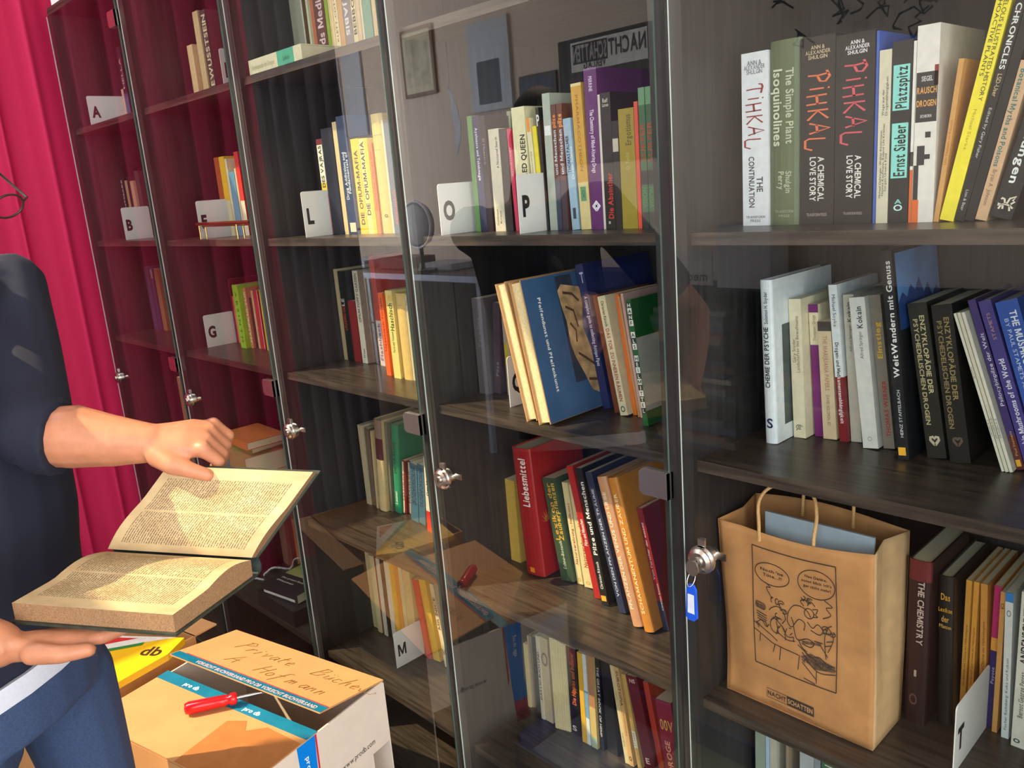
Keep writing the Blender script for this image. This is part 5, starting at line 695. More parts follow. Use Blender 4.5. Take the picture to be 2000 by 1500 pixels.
{'x': 0.8834, 'y': 0.1447, 'z': 1.1326, 'th': 0.0106, 'h': 0.1752, 'd': 0.135, 'lean': 0, 'k': 'p', 'col': (214, 190, 60), 'bands': [], 'tx': [], 'side': None, 'label': "slim yellow book at right end, eighth from left in the G card's row", 'group': "books in the G card's row"},
{'x': 0.1658, 'y': 0.13, 'z': 1.8324, 'th': 0.0183, 'h': 0.11, 'd': 0.135, 'lean': 0, 'k': 'p', 'col': (206, 160, 140), 'bands': [], 'tx': [], 'side': None, 'label': "slim pink-white booklet beside A card, first from left in the A card's row", 'group': "books in the A card's row"},
{'x': 0.1852, 'y': 0.13, 'z': 1.8324, 'th': 0.0319, 'h': 0.2355, 'd': 0.135, 'lean': 0, 'k': 'p', 'col': (52, 44, 60), 'bands': [(0, 0.4, (52, 66, 110))], 'tx': [('HELLA', 0.42, 0.9, 0.4, 0.5, (190, 150, 150), 'u')], 'side': None, 'label': "dark book with blue foot, second from left in the A card's row", 'group': "books in the A card's row"},
{'x': 0.0148, 'y': 0.13, 'z': 1.4635, 'th': 0.034, 'h': 0.2482, 'd': 0.135, 'lean': 0, 'k': 'p', 'col': (44, 40, 48), 'bands': [], 'tx': [('NIGHTMARE', 0.1, 0.95, 0.2, 0.35, (200, 180, 180), 'u')], 'side': None, 'label': "dark book with column of white lettering, first from left in the B card's row", 'group': "books in the B card's row"},
{'x': 0.0496, 'y': 0.13, 'z': 1.4635, 'th': 0.0242, 'h': 0.1953, 'd': 0.135, 'lean': 0, 'k': 'p', 'col': (186, 140, 104), 'bands': [], 'tx': [], 'side': None, 'label': "slim tan book, second from left in the B card's row", 'group': "books in the B card's row"},
{'x': 0.0729, 'y': 0.13, 'z': 1.4635, 'th': 0.0242, 'h': 0.2055, 'd': 0.135, 'lean': 0, 'k': 'p', 'col': (70, 50, 60), 'bands': [], 'tx': [], 'side': None, 'label': "dim purple-brown book, third from left in the B card's row", 'group': "books in the B card's row"},
{'x': 0.0981, 'y': 0.13, 'z': 1.4635, 'th': 0.0298, 'h': 0.1908, 'd': 0.135, 'lean': 0, 'k': 'p', 'col': (190, 144, 110), 'bands': [], 'tx': [], 'side': None, 'label': "tan book over B card, fourth from left in the B card's row", 'group': "books in the B card's row"},
{'x': 0.1497, 'y': 0.13, 'z': 1.4635, 'th': 0.034, 'h': 0.2207, 'd': 0.135, 'lean': 0, 'k': 'p', 'col': (80, 56, 60), 'bands': [], 'tx': [], 'side': None, 'label': "tall dusky book at right end, fifth from left in the B card's row", 'group': "books in the B card's row"},
{'x': 0.0148, 'y': 0.1543, 'z': 1.1326, 'th': 0.034, 'h': 0.2255, 'd': 0.135, 'lean': 0, 'k': 'p', 'col': (66, 62, 90), 'bands': [], 'tx': [], 'side': None, 'label': 'faded navy book, first from left in the row below the B card', 'group': 'books in the row below the B card'},
{'x': 0.0496, 'y': 0.1604, 'z': 1.1326, 'th': 0.0242, 'h': 0.2201, 'd': 0.135, 'lean': 0, 'k': 'p', 'col': (60, 56, 84), 'bands': [(0.84, 0.98, (150, 140, 150), 0.1, 0.9)], 'tx': [], 'side': None, 'label': 'navy book with white sticker, second from left in the row below the B card', 'group': 'books in the row below the B card'},
{'x': 0.0746, 'y': 0.1677, 'z': 1.1326, 'th': 0.0157, 'h': 0.1609, 'd': 0.135, 'lean': 0, 'k': 'p', 'col': (150, 36, 50), 'bands': [], 'tx': [], 'side': None, 'label': 'slim red book, third from left in the row below the B card', 'group': 'books in the row below the B card'},
{'x': 0.0936, 'y': 0.1578, 'z': 1.1326, 'th': 0.034, 'h': 0.2203, 'd': 0.135, 'lean': 0, 'k': 'p', 'col': (160, 106, 66), 'bands': [], 'tx': [], 'side': None, 'label': 'brown-orange book, fourth from left in the row below the B card', 'group': 'books in the row below the B card'},
{'x': 0.4361, 'y': 0.0422, 'z': 0.7351, 'th': 0.034, 'h': 0.29, 'd': 0.135, 'lean': 0, 'k': 'p', 'col': (150, 110, 80), 'bands': [], 'tx': [], 'side': None, 'label': 'dim tan book, first from left in the row behind the raised hand', 'group': 'books in the row behind the raised hand'},
{'x': 0.4714, 'y': 0.0503, 'z': 0.7351, 'th': 0.0242, 'h': 0.2911, 'd': 0.135, 'lean': 0, 'k': 'p', 'col': (190, 106, 50), 'bands': [], 'tx': [], 'side': None, 'label': 'orange-brown book, second from left in the row behind the raised hand', 'group': 'books in the row behind the raised hand'},
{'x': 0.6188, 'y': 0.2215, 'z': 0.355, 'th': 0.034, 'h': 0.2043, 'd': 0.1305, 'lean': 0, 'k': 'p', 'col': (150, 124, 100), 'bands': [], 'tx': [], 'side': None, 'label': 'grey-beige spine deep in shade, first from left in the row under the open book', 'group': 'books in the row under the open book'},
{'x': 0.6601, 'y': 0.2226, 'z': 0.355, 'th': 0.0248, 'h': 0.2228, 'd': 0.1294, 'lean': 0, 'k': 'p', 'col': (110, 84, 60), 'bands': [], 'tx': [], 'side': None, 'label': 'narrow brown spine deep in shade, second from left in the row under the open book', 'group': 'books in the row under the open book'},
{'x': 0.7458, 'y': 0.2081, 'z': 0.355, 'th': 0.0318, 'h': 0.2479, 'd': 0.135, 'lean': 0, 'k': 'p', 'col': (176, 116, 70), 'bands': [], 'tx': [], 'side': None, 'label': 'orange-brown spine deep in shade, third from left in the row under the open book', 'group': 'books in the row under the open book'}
]
# ---------------------------------------------------------------- room
def plain(name, x0, x1, y0, y1, z0, z1, m):
    b = MB(); b.box(x0, x1, y0, y1, z0, z1, m)
    return struct(b.build(name))
WALL = mat((228, 212, 196), 0.85, 0, 0.03, 8)
XL, XR, YB, YF, ZC = -3.4, 6.0, -3.0, 0.40, 3.0
FLOORM = grain_mat('floor_boards', (64, 50, 40), (92, 74, 60), (1.0, 16, 1), 0.4)
plain('floor', XL - .1, XR + .1, YB - .1, YF + .1, -0.1, 0.0, FLOORM)
plain('wall_back', XL - .1, XR + .1, YF, YF + .1, 0, ZC, WALL)
b = MB()   # wall with an added door opening for the fill lamp
b.box(XR, XR + .1, YB - .1, -2.55, 0, ZC, WALL); b.box(XR, XR + .1, -.25, YF, 0, ZC, WALL); b.box(XR, XR + .1, -2.55, -.25, 2.85, ZC, WALL)
struct(b.build('wall_right'))
b = MB()   # wall the cabinets look at, with an added, unseen window opening for fill light
b.box(XL - .1, 2.95, YB - .1, YB, 0, ZC, WALL); b.box(5.65, XR, YB - .1, YB, 0, ZC, WALL)
b.box(2.95, 5.65, YB - .1, YB, 0, 1.0, WALL); b.box(2.95, 5.65, YB - .1, YB, 2.8, ZC, WALL)
struct(b.build('wall_front'))
b = MB()
b.box(XL - .1, XL, YB, -1.75, 0, ZC, WALL); b.box(XL - .1, XL, .35, YF, 0, ZC, WALL)
b.box(XL - .1, XL, -1.75, .35, 0, .55, WALL); b.box(XL - .1, XL, -1.75, .35, 2.85, ZC, WALL)
struct(b.build('wall_left'))
b = MB()   # ceiling with the opening of the roof window
sx0, sx1, sy0, sy1 = 0.0, 1.1, -1.75, -0.8
tx0, tx1, ty0 = -0.45, 0.16, -2.55      # second, further pane, cut so its edge shades the lid corner
for q_ in ((XL - .1, XR + .1, YB - .1, ty0), (XL - .1, tx0, ty0, sy0), (tx1, XR + .1, ty0, -2.1), (sx1, XR + .1, -2.1, sy0), (XL - .1, sx0, sy0, sy1), (sx1, XR + .1, sy0, sy1), (XL - .1, XR + .1, sy1, YF + .1)):
    b.box(*q_, ZC, ZC + .1, WALL)
struct(b.build('ceiling'))
def window(name, frame_boxes):
    w = MB(); fm = mat((214, 212, 206), 0.4, 0, 0.03, 20)
    for q in frame_boxes:
        w.box(*q, fm)
    return struct(w.build(name))
window('window_1', [(tx0 - .05, tx0, ty0, sy0, ZC + .1, ZC + .14), (sx1, sx1 + .05, -2.1, sy1, ZC + .1, ZC + .14), (tx0, tx1, ty0 - .05, ty0, ZC + .1, ZC + .14), (sx0, sx1, sy1, sy1 + .05, ZC + .1, ZC + .14)])
window('fill_door', [(XR + .03, XR + .08, -2.55, -2.47, 0, 2.85), (XR + .03, XR + .08, -.33, -.25, 0, 2.85), (XR + .03, XR + .08, -1.44, -1.36, 0, 2.85), (XR + .03, XR + .08, -2.55, -.25, 0, .12), (XR + .03, XR + .08, -2.55, -.25, 2.77, 2.85)])  # made-up door frame around the right-hand fill lamp, unseen
window('fill_window', [(2.95, 3.02, YB - .1, YB - .04, 1.0, 2.8), (5.58, 5.65, YB - .1, YB - .04, 1.0, 2.8), (4.27, 4.33, YB - .1, YB - .04, 1.0, 2.8), (2.95, 5.65, YB - .1, YB - .04, 1.0, 1.07), (2.95, 5.65, YB - .1, YB - .04, 2.73, 2.8)])  # made-up window frame around the street-side fill lamp, unseen
window('window_3', [(XL - .1, XL - .04, -1.75, -1.68, .55, 2.85), (XL - .1, XL - .04, .28, .35, .55, 2.85), (XL - .1, XL - .04, -.73, -.67, .55, 2.85), (XL - .1, XL - .04, -1.75, .35, .55, .62), (XL - .1, XL - .04, -1.75, .35, 2.78, 2.85)])
# ---------------------------------------------------------------- curtains
def curtain(name, x, y0, y1, col, per, amp, label, trans, seed):
    rnd = random.Random(seed)
    n = int((y1 - y0) / 0.008); cols = []; ph = 0
    m = mat(col, 0.75, 0, 0.05, 200, trans, 0.2)
    fr = MB(); rs = []
    zs = [0.004 + (2.93 - 0.004) * k / 16 for k in range(17)]
    pat = [rnd.uniform(.75, 1.3) for _ in range(200)]
    ys = []
    for i in range(n + 1):
        t = i / n
        ph += pat[int(ph / (2 * PI)) % 200] * 2 * PI * ((y1 - y0) / n) / per
        ys.append((y0 + (y1 - y0) * t, ph))
    V = []; F = []
    for k, z in enumerate(zs):
        s = 1.0 - 0.35 * (z / 2.93)
        for (y, p) in ys:
            V.append((x + amp * (0.6 + 0.4 * s) * (math.sin(p) + 0.25 * math.sin(2.3 * p + z)) + 0.006 * math.sin(z * 2.1 + p * .3), y + 0.012 * math.cos(p) * s, z))
    w = n + 1
    for k in range(len(zs) - 1):
        for i in range(n):
            F.append((k * w + i, k * w + i + 1, (k + 1) * w + i + 1, (k + 1) * w + i))
    fr.add(V, F, m, True)
    o = fr.build(name)
    tag(o, label, 'curtain')
    return o
curtain('curtain', -0.075, -0.74, 0.34, (166, 32, 70), 0.13, 0.034, 'crimson-pink pleated curtain hanging at the left end of the cabinets', 0.10, 3)
curtain('curtain', -0.17, -1.20, -0.70, (92, 84, 92), 0.10, 0.03, 'dark grey curtain hanging beside the crimson one, seen mirrored in the glass', 0.1, 5)
r_ = MB(); r_.tube([(-0.08, -1.25, 2.95), (-0.08, 0.36, 2.95)], 0.012, CHROME); tag(r_.build('curtain_rod'), 'metal rod under the ceiling carrying the crimson curtain', 'curtain rod')
# ---------------------------------------------------------------- display cabinets and their glass doors
W = 0.604
ZS = SHELF_Z
SIDE = 0.0265
ords = ['first', 'second', 'third', 'fourth', 'fifth']
for i in range(5):
    x0 = i * W - 0.012 + 0.0001; x1 = (i + 1) * W - 0.012 - 0.0001
    c = empty('display_cabinet', (x0, 0.006, 0))
    lab = ['dark wood display cabinet farthest left, beside the crimson curtain', 'dark wood display cabinet with the F card, second from left', 'dark wood display cabinet with the L and M cards', 'dark wood display cabinet with the O, P and Q cards', 'dark wood display cabinet holding the paper bag, nearest on the right'][i]
    tag(c, lab, 'cabinet', 'glass-fronted display cabinets in a row')
    w = x1 - x0
    for a in (0, w - SIDE):
        s = MB(); s.box(a, a + SIDE, 0, .362, 0.0, 2.19, WOOD_V); s.build('side_panel', c)
    s = MB(); s.box(SIDE, w - SIDE, .35, .362, 0.08, 2.19, WOOD_V); s.build('back_panel', c)
    s = MB(); s.box(0, w, 0, .362, 2.1902, 2.212, WOOD_H); s.build('top_panel', c)
    s = MB(); s.box(SIDE, w - SIDE, .02, .35, 0.0, 0.08, WOOD_H); s.build('plinth', c)
    for z in list(ZS) + [0.0985]:
        s = MB(); s.box(SIDE + .0002, w - SIDE - .0002, .0094, .3498, z - .0174, z, WOOD_H); s.build('shelf', c)
    d = empty('glass_door', (i * W, 0, 0))
    lab = ['glass door farthest left, mirroring the crimson curtain', 'glass door second from left, in front of the F and G cards', 'glass door third from left, in front of the L card', 'glass door fourth from left, in front of the O and P cards', 'glass door at the right with a key in its lock'][i]
    tag(d, lab, 'glass door', 'glass doors of the display cabinets')
    g = MB(); dw = W - 0.024
    zb, zt = 0.06, 2.185
    yf, yk = -0.003, 0.001
    g.quad((0, yf, zb), (dw, yf, zb), (dw, yf, zt), (0, yf, zt), GLASS)
    g.quad((dw, yk, zb), (0, yk, zb), (0, yk, zt), (dw, yk, zt), GLASS)
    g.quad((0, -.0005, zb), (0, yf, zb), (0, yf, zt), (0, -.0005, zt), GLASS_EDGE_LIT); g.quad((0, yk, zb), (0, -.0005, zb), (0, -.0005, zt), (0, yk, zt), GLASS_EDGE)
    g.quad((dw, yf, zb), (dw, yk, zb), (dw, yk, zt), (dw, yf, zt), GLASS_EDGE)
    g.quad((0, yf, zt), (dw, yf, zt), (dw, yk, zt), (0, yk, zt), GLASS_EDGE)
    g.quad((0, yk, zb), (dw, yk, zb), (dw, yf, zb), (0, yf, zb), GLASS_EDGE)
    g.build('glass_pane', d)
    for zc in (0.12, 1.089, 2.078):      # hinge plates clamped round the free edge
        h = MB(); hw, hh = 0.052, 0.021
        prof = [(dw - hw, zc - hh + .006), (dw - hw + .006, zc - hh), (dw + .002, zc - hh), (dw + .002, zc + hh), (dw - hw + .006, zc + hh), (dw - hw, zc + hh - .006)]
        for ya, yb in ((-.0085, -.0031), (.0011, .0055)):
            n = len(prof)
            vs = [(x, ya, z) for x, z in prof] + [(x, yb, z) for x, z in prof]
            h.add(vs, [list(range(n)), list(range(n, 2 * n))[::-1]] + [(k, n + k, n + (k + 1) % n, (k + 1) % n) for k in range(n)], CHROME)
        h.box(dw + .0003, dw + .002, -.0085, .0055, zc - hh, zc + hh, CHROME)
        h.build('hinge_plate', d)
    lx, lz = 0.033, 0.987
    lk = MB()
    def disc(r0, r1, ya, yb, m, n=20):
        lk.rings([[Vector((lx + r0 * math.cos(-2 * PI * k / n), ya, lz + r0 * math.sin(-2 * PI * k / n))) for k in range(n)], [Vector((lx + r1 * math.cos(-2 * PI * k / n), yb, lz + r1 * math.sin(-2 * PI * k / n))) for k in range(n)]], m)
    disc(.014, .019, -.017, -.0135, CHROME); disc(.019, .019, -.0135, -.007, CHROME); disc(.022, .022, -.0069, -.0031, CHROME)
    disc(.012, .012, .0011, .018, CHROME)
    lk.box(lx - .006, lx + .006, -.0069, -.0031, lz + .019, lz + .032, CHROME)
    lk.box(lx - .004, lx + .026, .0181, .0215, lz - .006, lz + .006, CHROME)
    lock = lk.build('lock', d)
    lk = MB(); disc(.0075, .0075, -.0195, -.0171, mat((190, 186, 180), .3, 1.0, .05, 30)); lk.box(lx - .0012, lx + .0012, -.0198, -.0194, lz - .004, lz + .004, INK)
    lk.build('lock_cylinder', lock)
# ---------------------------------------------------------------- books
spec_pipe = None
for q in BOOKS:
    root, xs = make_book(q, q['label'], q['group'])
    if q['side'] == 'pipe':
        spec_pipe = (root, q, xs)
# the blue cover with a carved pipe
root, q, xs = spec_pipe
H, D = q['h'], q['d']
def side_plane(u, v):   # u towards the back, v up, on the right-hand cover
    return Vector((xs, u * D, v * H))
c = MB()
c.quad(side_plane(0.003, .002), side_plane(.997, .002), side_plane(.997, .998), side_plane(0.003, .998), mat((56, 86, 124), 0.35, 0, .15, 12))
xs += .0003
c.quad(side_plane(.44, .22), side_plane(.66, .22), side_plane(.66, .98), side_plane(.44, .98), mat((48, 56, 70), 0.35, 0, .2, 20))
c.build('cover_panel', root)
c = MB(); xs += .0003
pts = [(.44, .88), (.5, .92), (.62, .9), (.74, .88), (.76, .8), (.68, .6), (.74, .42), (.86, .3), (.84, .16), (.74, .1), (.64, .14), (.58, .26), (.5, .4), (.47, .5), (.48, .66), (.45, .78)]
c.add([side_plane(*p) for p in pts], [list(range(len(pts)))], mat((182, 146, 104), .6, 0, .45, 45))
xs += .0003
for ln in ([(.5, .86), (.62, .84), (.7, .78)], [(.5, .76), (.6, .72), (.62, .6)], [(.52, .64), (.58, .58), (.56, .5)], [(.55, .42), (.66, .36), (.76, .3)], [(.62, .22), (.74, .2)]):
    V, F = ribbon([ln], .02)
    c.add([side_plane(*p) for p in V], F, mat((84, 58, 40), .6))
c.build('cover_picture', root)
V, F, w = text2d('Pfeifendunst und Pfeifenkunst', True)
c = MB(); c.add([side_plane(.16 + y * .055, .86 - x * .66 / w) for x, y in V], F, mat((226, 226, 222), .5)); c.build('title_lettering', root)
# lying book on the third bay's top shelf
def lying_book(name, corner, ex, ey, w, d, t, z, col, label, group, bands=(), top=None, tx=None, hard=True, toptx=None):
    """spine along ex at the front; corner = front-left"""
    M = Matrix(((ex[0], ey[0], 0, corner[0]), (ex[1], ey[1], 0, corner[1]), (0, 0, 1, z + .0003), (0, 0, 0, 1)))
    base = mat(col, .45, 0, .06, 90); c = MB(); bt = .0022 if hard else .0008
    c.box(0, w, 0, d, 0, bt, base); c.box(0, w, 0, d, t - bt, t, base); c.box(0, w, 0, bt, bt, t - bt, base)
    for a, b, cc in bands:
        c.quad((a * w, -.0002, .0), (b * w, -.0002, .0), (b * w, -.0002, t), (a * w, -.0002, t), mat(cc, .45))
    if top:
        for (u0, u1, v0, v1, cc) in top:
            c.quad((u0 * w, v0 * d, t + .0002), (u1 * w, v0 * d, t + .0002), (u1 * w, v1 * d, t + .0002), (u0 * w, v1 * d, t + .0002), cc if not isinstance(cc, tuple) else mat(cc, .45, 0, .1, 60))
    r = c.build('hardcover_book' if hard else 'paperback_book'); r.matrix_world = M
    tag(r, label, 'book', group)
    p = MB(); p.box(.002, w - .002, bt + .0001, d - .003, bt, t - bt, PAPER); p.build('page_block', r)
    if tx:
        for s, a, b, cc in tx:
            V, F, ww = text2d(s); k = (b - a) * w / ww
            sy = min(k * 1.6, t * .5)
            m = MB(); m.add([(a * w + x * k, -.0004, t * .5 - .36 * sy + y * sy) for x, y in V], F, mat(cc, .5)); m.build('title_lettering', r)
    if toptx:
        for s, u0, u1, v, sz, cc in toptx:
            V, F, ww = text2d(s); k = (u1 - u0) * w / ww
            m = MB(); m.add([(u0 * w + x * k, v * d + y * sz * d, t + .0004) for x, y in V], F, mat(cc, .5)); m.build('title_lettering', r)
    return r
lying_book('b', (1.232, .028), (1, 0), (0, 1), .235, .125, .034, ZS[0], (226, 214, 178), 'thick cream book lying flat before the third bay\'s topmost row', 'lying books', bands=((.56, .86, (84, 176, 140)),), tx=[('Enzyklopaedie der Drogen', .06, .5, (190, 170, 130)), ('Lexikon', .66, .78, (30, 90, 70))])
# strip of orange lettering card leaning behind it
# ---- stack of old books, second bay
g_ = 'old books lying in a pile'
s4 = ZS[3]
lying_book('b', (.640, .048), (.999, .03), (-.03, .999), .225, .15, .030, s4, (214, 206, 188), 'white-edged book at the bottom of the pile behind the hand', g_)
lying_book('b', (.636, .050), (.998, -.06), (.06, .998), .215, .14, .060, s4 + .0305, (176, 134, 84), 'thick tan book with blue spine label in the pile', g_, bands=((.02, .45, (72, 122, 140)),), tx=[('BOTANIK', .06, .4, (200, 190, 160))])
lying_book('b', (.640, .052), (.995, .10), (-.10, .995), .195, .135, .020, s4 + .091, (136, 138, 70), 'olive-green book under the orange one in the pile', g_)
lying_book('b', (.668, .056), (.999, -.03), (.03, .999), .185, .125, .024, s4 + .1115, (206, 116, 58), 'orange book on top of the pile behind the hand', g_)
# ---- black box file with a picture book on it, second bay, lowest shelf
bx = MB(); bx.box(.83, 1.05, .02, .33, .3553, .405, mat((34, 30, 32), .4)); r = bx.build('box_file')
tag(r, 'black box file lying on the lowest shelf below the open book', 'box file')
r = lying_book('b', (.86, .022), (.985, .17), (-.17, .985), .165, .235, .03, .4053, (38, 34, 38), 'black picture book with green landscape lying on the box file', 'lying books', top=((.06, .94, .36, .96, (150, 150, 84)), (.3, .7, .5, .75, (96, 120, 70)), (.1, .5, .75, .9, (200, 186, 110)), (.5, .9, .4, .55, (206, 196, 120))), toptx=[('Das grosse Buch der', .15, .9, .25, .045, (230, 226, 216)), ('Pflanzen', .15, .6, .17, .045, (230, 226, 216))])
st = MB(); st.add([(.012, -.0004, .006), (.155, -.0004, .006), (.155, -.0004, .014), (.012, -.0004, .014)], [(0, 1, 2, 3)], mat((206, 206, 198), .5)); st.build('spine_mark', r)
# ---------------------------------------------------------------- divider cards
for L, s, x, y0, y1, z, h in CARDS:
    c = MB(); t = .0016
    n = 4; rr = .006
    prof = []
    for cy, cz, a0 in ((y0 + rr, z + h - rr, 180), (y1 - rr, z + h - rr, 90)):
        prof += [(cy + rr * math.cos(math.radians(a0 - 90 * k / n)), cz + rr * math.sin(math.radians(a0 - 90 * k / n))) for k in range(n + 1)]
    prof = [(y0, z + .0003)] + prof + [(y1, z + .0003)]
    k = len(prof)
    c.add([(x - t, a, b) for a, b in prof] + [(x, a, b) for a, b in prof], [list(range(k)), list(range(k, 2 * k))[::-1]] + [(j, (j + 1) % k, k + (j + 1) % k, k + j) for j in range(k)], mat((226, 224, 222), .45, 0, .02, 20))
    o = c.build('divider_card')
    tag(o, 'white divider card with black letter %s standing on a shelf' % L, 'divider card', 'lettered divider cards between the books')
    V, F, w = text2d(L, 2)
    c = MB(); hh = .034; k = hh / .72
    c.add([(x + .0004, y0 + .009 + a * k * .72, z + h * .30 + b * k) for a, b in V], F, INK); c.build('letter', o)
# ---------------------------------------------------------------- small things on the shelves
b = MB()   # low brass rail in front of the F row
zz = ZS[1]
b.tube([(.825, .022, zz + .042), (1.135, .022, zz + .042)], .0045, BRASS); b.tube([(.835, .034, zz + .036), (1.13, .034, zz + .036)], .0035, BRASS)
r = b.build('brass_rail'); tag(r, 'low brass rail on thin legs in front of the F card row', 'rail')
for xx in (.838, 1.06):
    for yy in (.022, .034):
        l = MB(); l.tube([(xx + (yy - .022), yy, zz + .0003), (xx + (yy - .022), yy, zz + (.037 if yy < .03 else .0325))], .0022, BRASS, 8); l.build('leg', r)
# white box put in for the bright patch above the first cabinet
b = MB(); b.box(.0, .20, .02, .32, 2.2125, 2.42, mat((240, 240, 240), .6, 0, .02, 10)); r = b.build('bright_patch_box'); tag(r, 'white box put in for a bright patch above the leftmost cabinet', 'box')
b = MB(); b.box(-.003, .203, .017, .323, 2.40, 2.428, mat((232, 232, 232), .6, 0, .02, 10)); b.build('lid', r)
# key with blue tag in the right-hand lock
kx, kz = 4 * W + .033, .987
k_ = empty('key_ring', (kx, -.02, kz)); tag(k_, 'steel key with blue plastic tag hanging in the right-hand door lock', 'key')
b = MB()
b.rings([[Vector((.0105 * math.cos(t), y, -.004 + .0125 * math.sin(t))) for t in [2 * PI * j / 16 for j in range(16)]][::-1] for y in (-.012, -.0098)], CHROME, True, False)
b.box(-.0035, .0035, -.0098, .0, -.002, .002, CHROME); b.build('key', k_)
b = MB(); b.tube([(.006 * math.cos(t) - .002, -.0115 + .006 * math.sin(t), -.022 + .010 * math.sin(t)) for t in [2 * PI * j / 14 for j in range(14)]], .0007, CHROME, 6, True); b.build('ring', k_)
b = MB()
tg = [(-.008, -.036), (-.004, -.029), (.004, -.029), (.008, -.036), (.009, -.082), (.004, -.087), (-.006, -.087), (-.010, -.082)]
n = len(tg)
b.add([(x, -.016, z) for x, z in tg] + [(x, -.012, z) for x, z in tg], [list(range(n)), list(range(n, 2 * n))[::-1]] + [(j, (j + 1) % n, n + (j + 1) % n, n + j) for j in range(n)], mat((30, 84, 206), .3))
tgo = b.build('tag', k_); tgo['label'] = 'blue plastic tag'
b = MB(); b.quad((-.0065, -.0164, -.075), (.0055, -.0164, -.075), (.0055, -.0164, -.044), (-.0055, -.0164, -.044), mat((206, 214, 226), .4)); b.build('paper_insert', tgo)
# ---------------------------------------------------------------- paper bag
KRAFT = mat((182, 128, 78), .75, 0, .12, 30); KRAFT_IN = mat((140, 98, 66), .8, 0, .1, 30)
bg = empty('paper_bag', (2.446, .060, ZS[3] + .0012)); tag(bg, 'brown kraft paper bag with printed cartoon standing in the rightmost bay', 'paper bag')
BW, BD, BH = .2345, .098, .290
def bag_front(u, v):      # slight wrinkles at the left
    x = -.010 * v + u * (BW + .006 * v)
    y = .004 * math.sin(v * 3) * (1 - u) + .0035 * math.sin(u * 19 + v * 4) * max(0, 1 - u * 3.2) + .002 * math.sin(u * 5 + v * 7)
    z = v * (BH - .010 * math.sin(u * PI) + .008 * u)
    return Vector((x, y, z))
def bag_back(u, v):
    p = bag_front(u, v); return Vector((p.x, BD + .012 * v - .004 * math.sin(v * 3 + u * 2), v * (BH + .006 + .008 * math.sin(u * PI * 1.2))))
nu, nv = 28, 24
def grid(mb, fn, nu, nv, m, flip=False):
    V = [fn(i / nu, j / nv) for j in range(nv + 1) for i in range(nu + 1)]
    F = []
    for j in range(nv):
        for i in range(nu):
            a = j * (nu + 1) + i; f = (a, a + 1, a + nu + 2, a + nu + 1)
            F.append(f[::-1] if flip else f)
    mb.add(V, F, m, True)
sh = MB()
grid(sh, bag_front, nu, nv, KRAFT)
grid(sh, bag_back, nu, nv, KRAFT, True)
def gusset(side):
    def fn(u, v):
        a = bag_front(side, v); b_ = bag_back(side, v)
        p = a.lerp(b_, u)
        fold = .013 * min(1, v * 2) * (1 - abs(2 * u - 1))
        p.x += -fold if side else fold * .8
        return p
    return fn
grid(sh, gusset(1), 8, nv, mat((204, 166, 120), .75, 0, .12, 30)); grid(sh, gusset(0), 8, nv, KRAFT, True)  # right gusset in paler kraft, its brighter lighting painted in
sh.quad(bag_front(0, 0), bag_back(0, 0), bag_back(1, 0), bag_front(1, 0), KRAFT)
so = sh.build('bag_body', bg); md = so.modifiers.new('paper', 'SOLIDIFY'); md.thickness = .0008; md.offset = -1
def handle(pts, nm='handle'):
    h = MB(); P = []
    pts = [Vector(p) for p in pts]
    for i in range(len(pts) - 1):       # smooth the path
        p0, p1, p2, p3 = pts[max(i - 1, 0)], pts[i], pts[i + 1], pts[min(i + 2, len(pts) - 1)]
        for k in range(6):
            t = k / 6
            P.append(0.5 * ((2 * p1) + (p2 - p0) * t + (2 * p0 - 5 * p1 + 4 * p2 - p3) * t * t + (3 * p1 - p0 - 3 * p2 + p3) * t ** 3))
    P.append(pts[-1])
    h.tube(P, .0026, mat((206, 160, 104), .7, 0, .2, 400), 8); h.build(nm, bg)
handle([(.058, .003, .27), (.058, .002, .295), (.054, .010, .330), (.066, .026, .350), (.098, .034, .354), (.125, .032, .350), (.140, .016, .326), (.142, .004, .295), (.142, .004, .27)])
handle([(.075, BD + .003, .28), (.076, BD + .010, .33), (.092, BD + .012, .355), (.140, BD + .012, .356), (.152, BD + .008, .33), (.154, BD + .004, .28)])
fo = MB(); fo.box(.050, .214, .034, .038, .004, .306, mat((150, 164, 176), .5, 0, .04, 60)); r = fo.build('folder'); r.location = (2.446, .060, ZS[3]); tag(r, 'blue-grey folder sticking up inside the paper bag', 'folder')
# print on the bag front
def bagmark(name, V, F, m, off=.0013):
    mb = MB(); P = []
    for u, v in V:
        p = bag_front(u, v); p.y -= off; P.append(p)
    mb.add(P, F, m); return mb.build(name, bg)
PRINT = mat((58, 42, 32), .7)
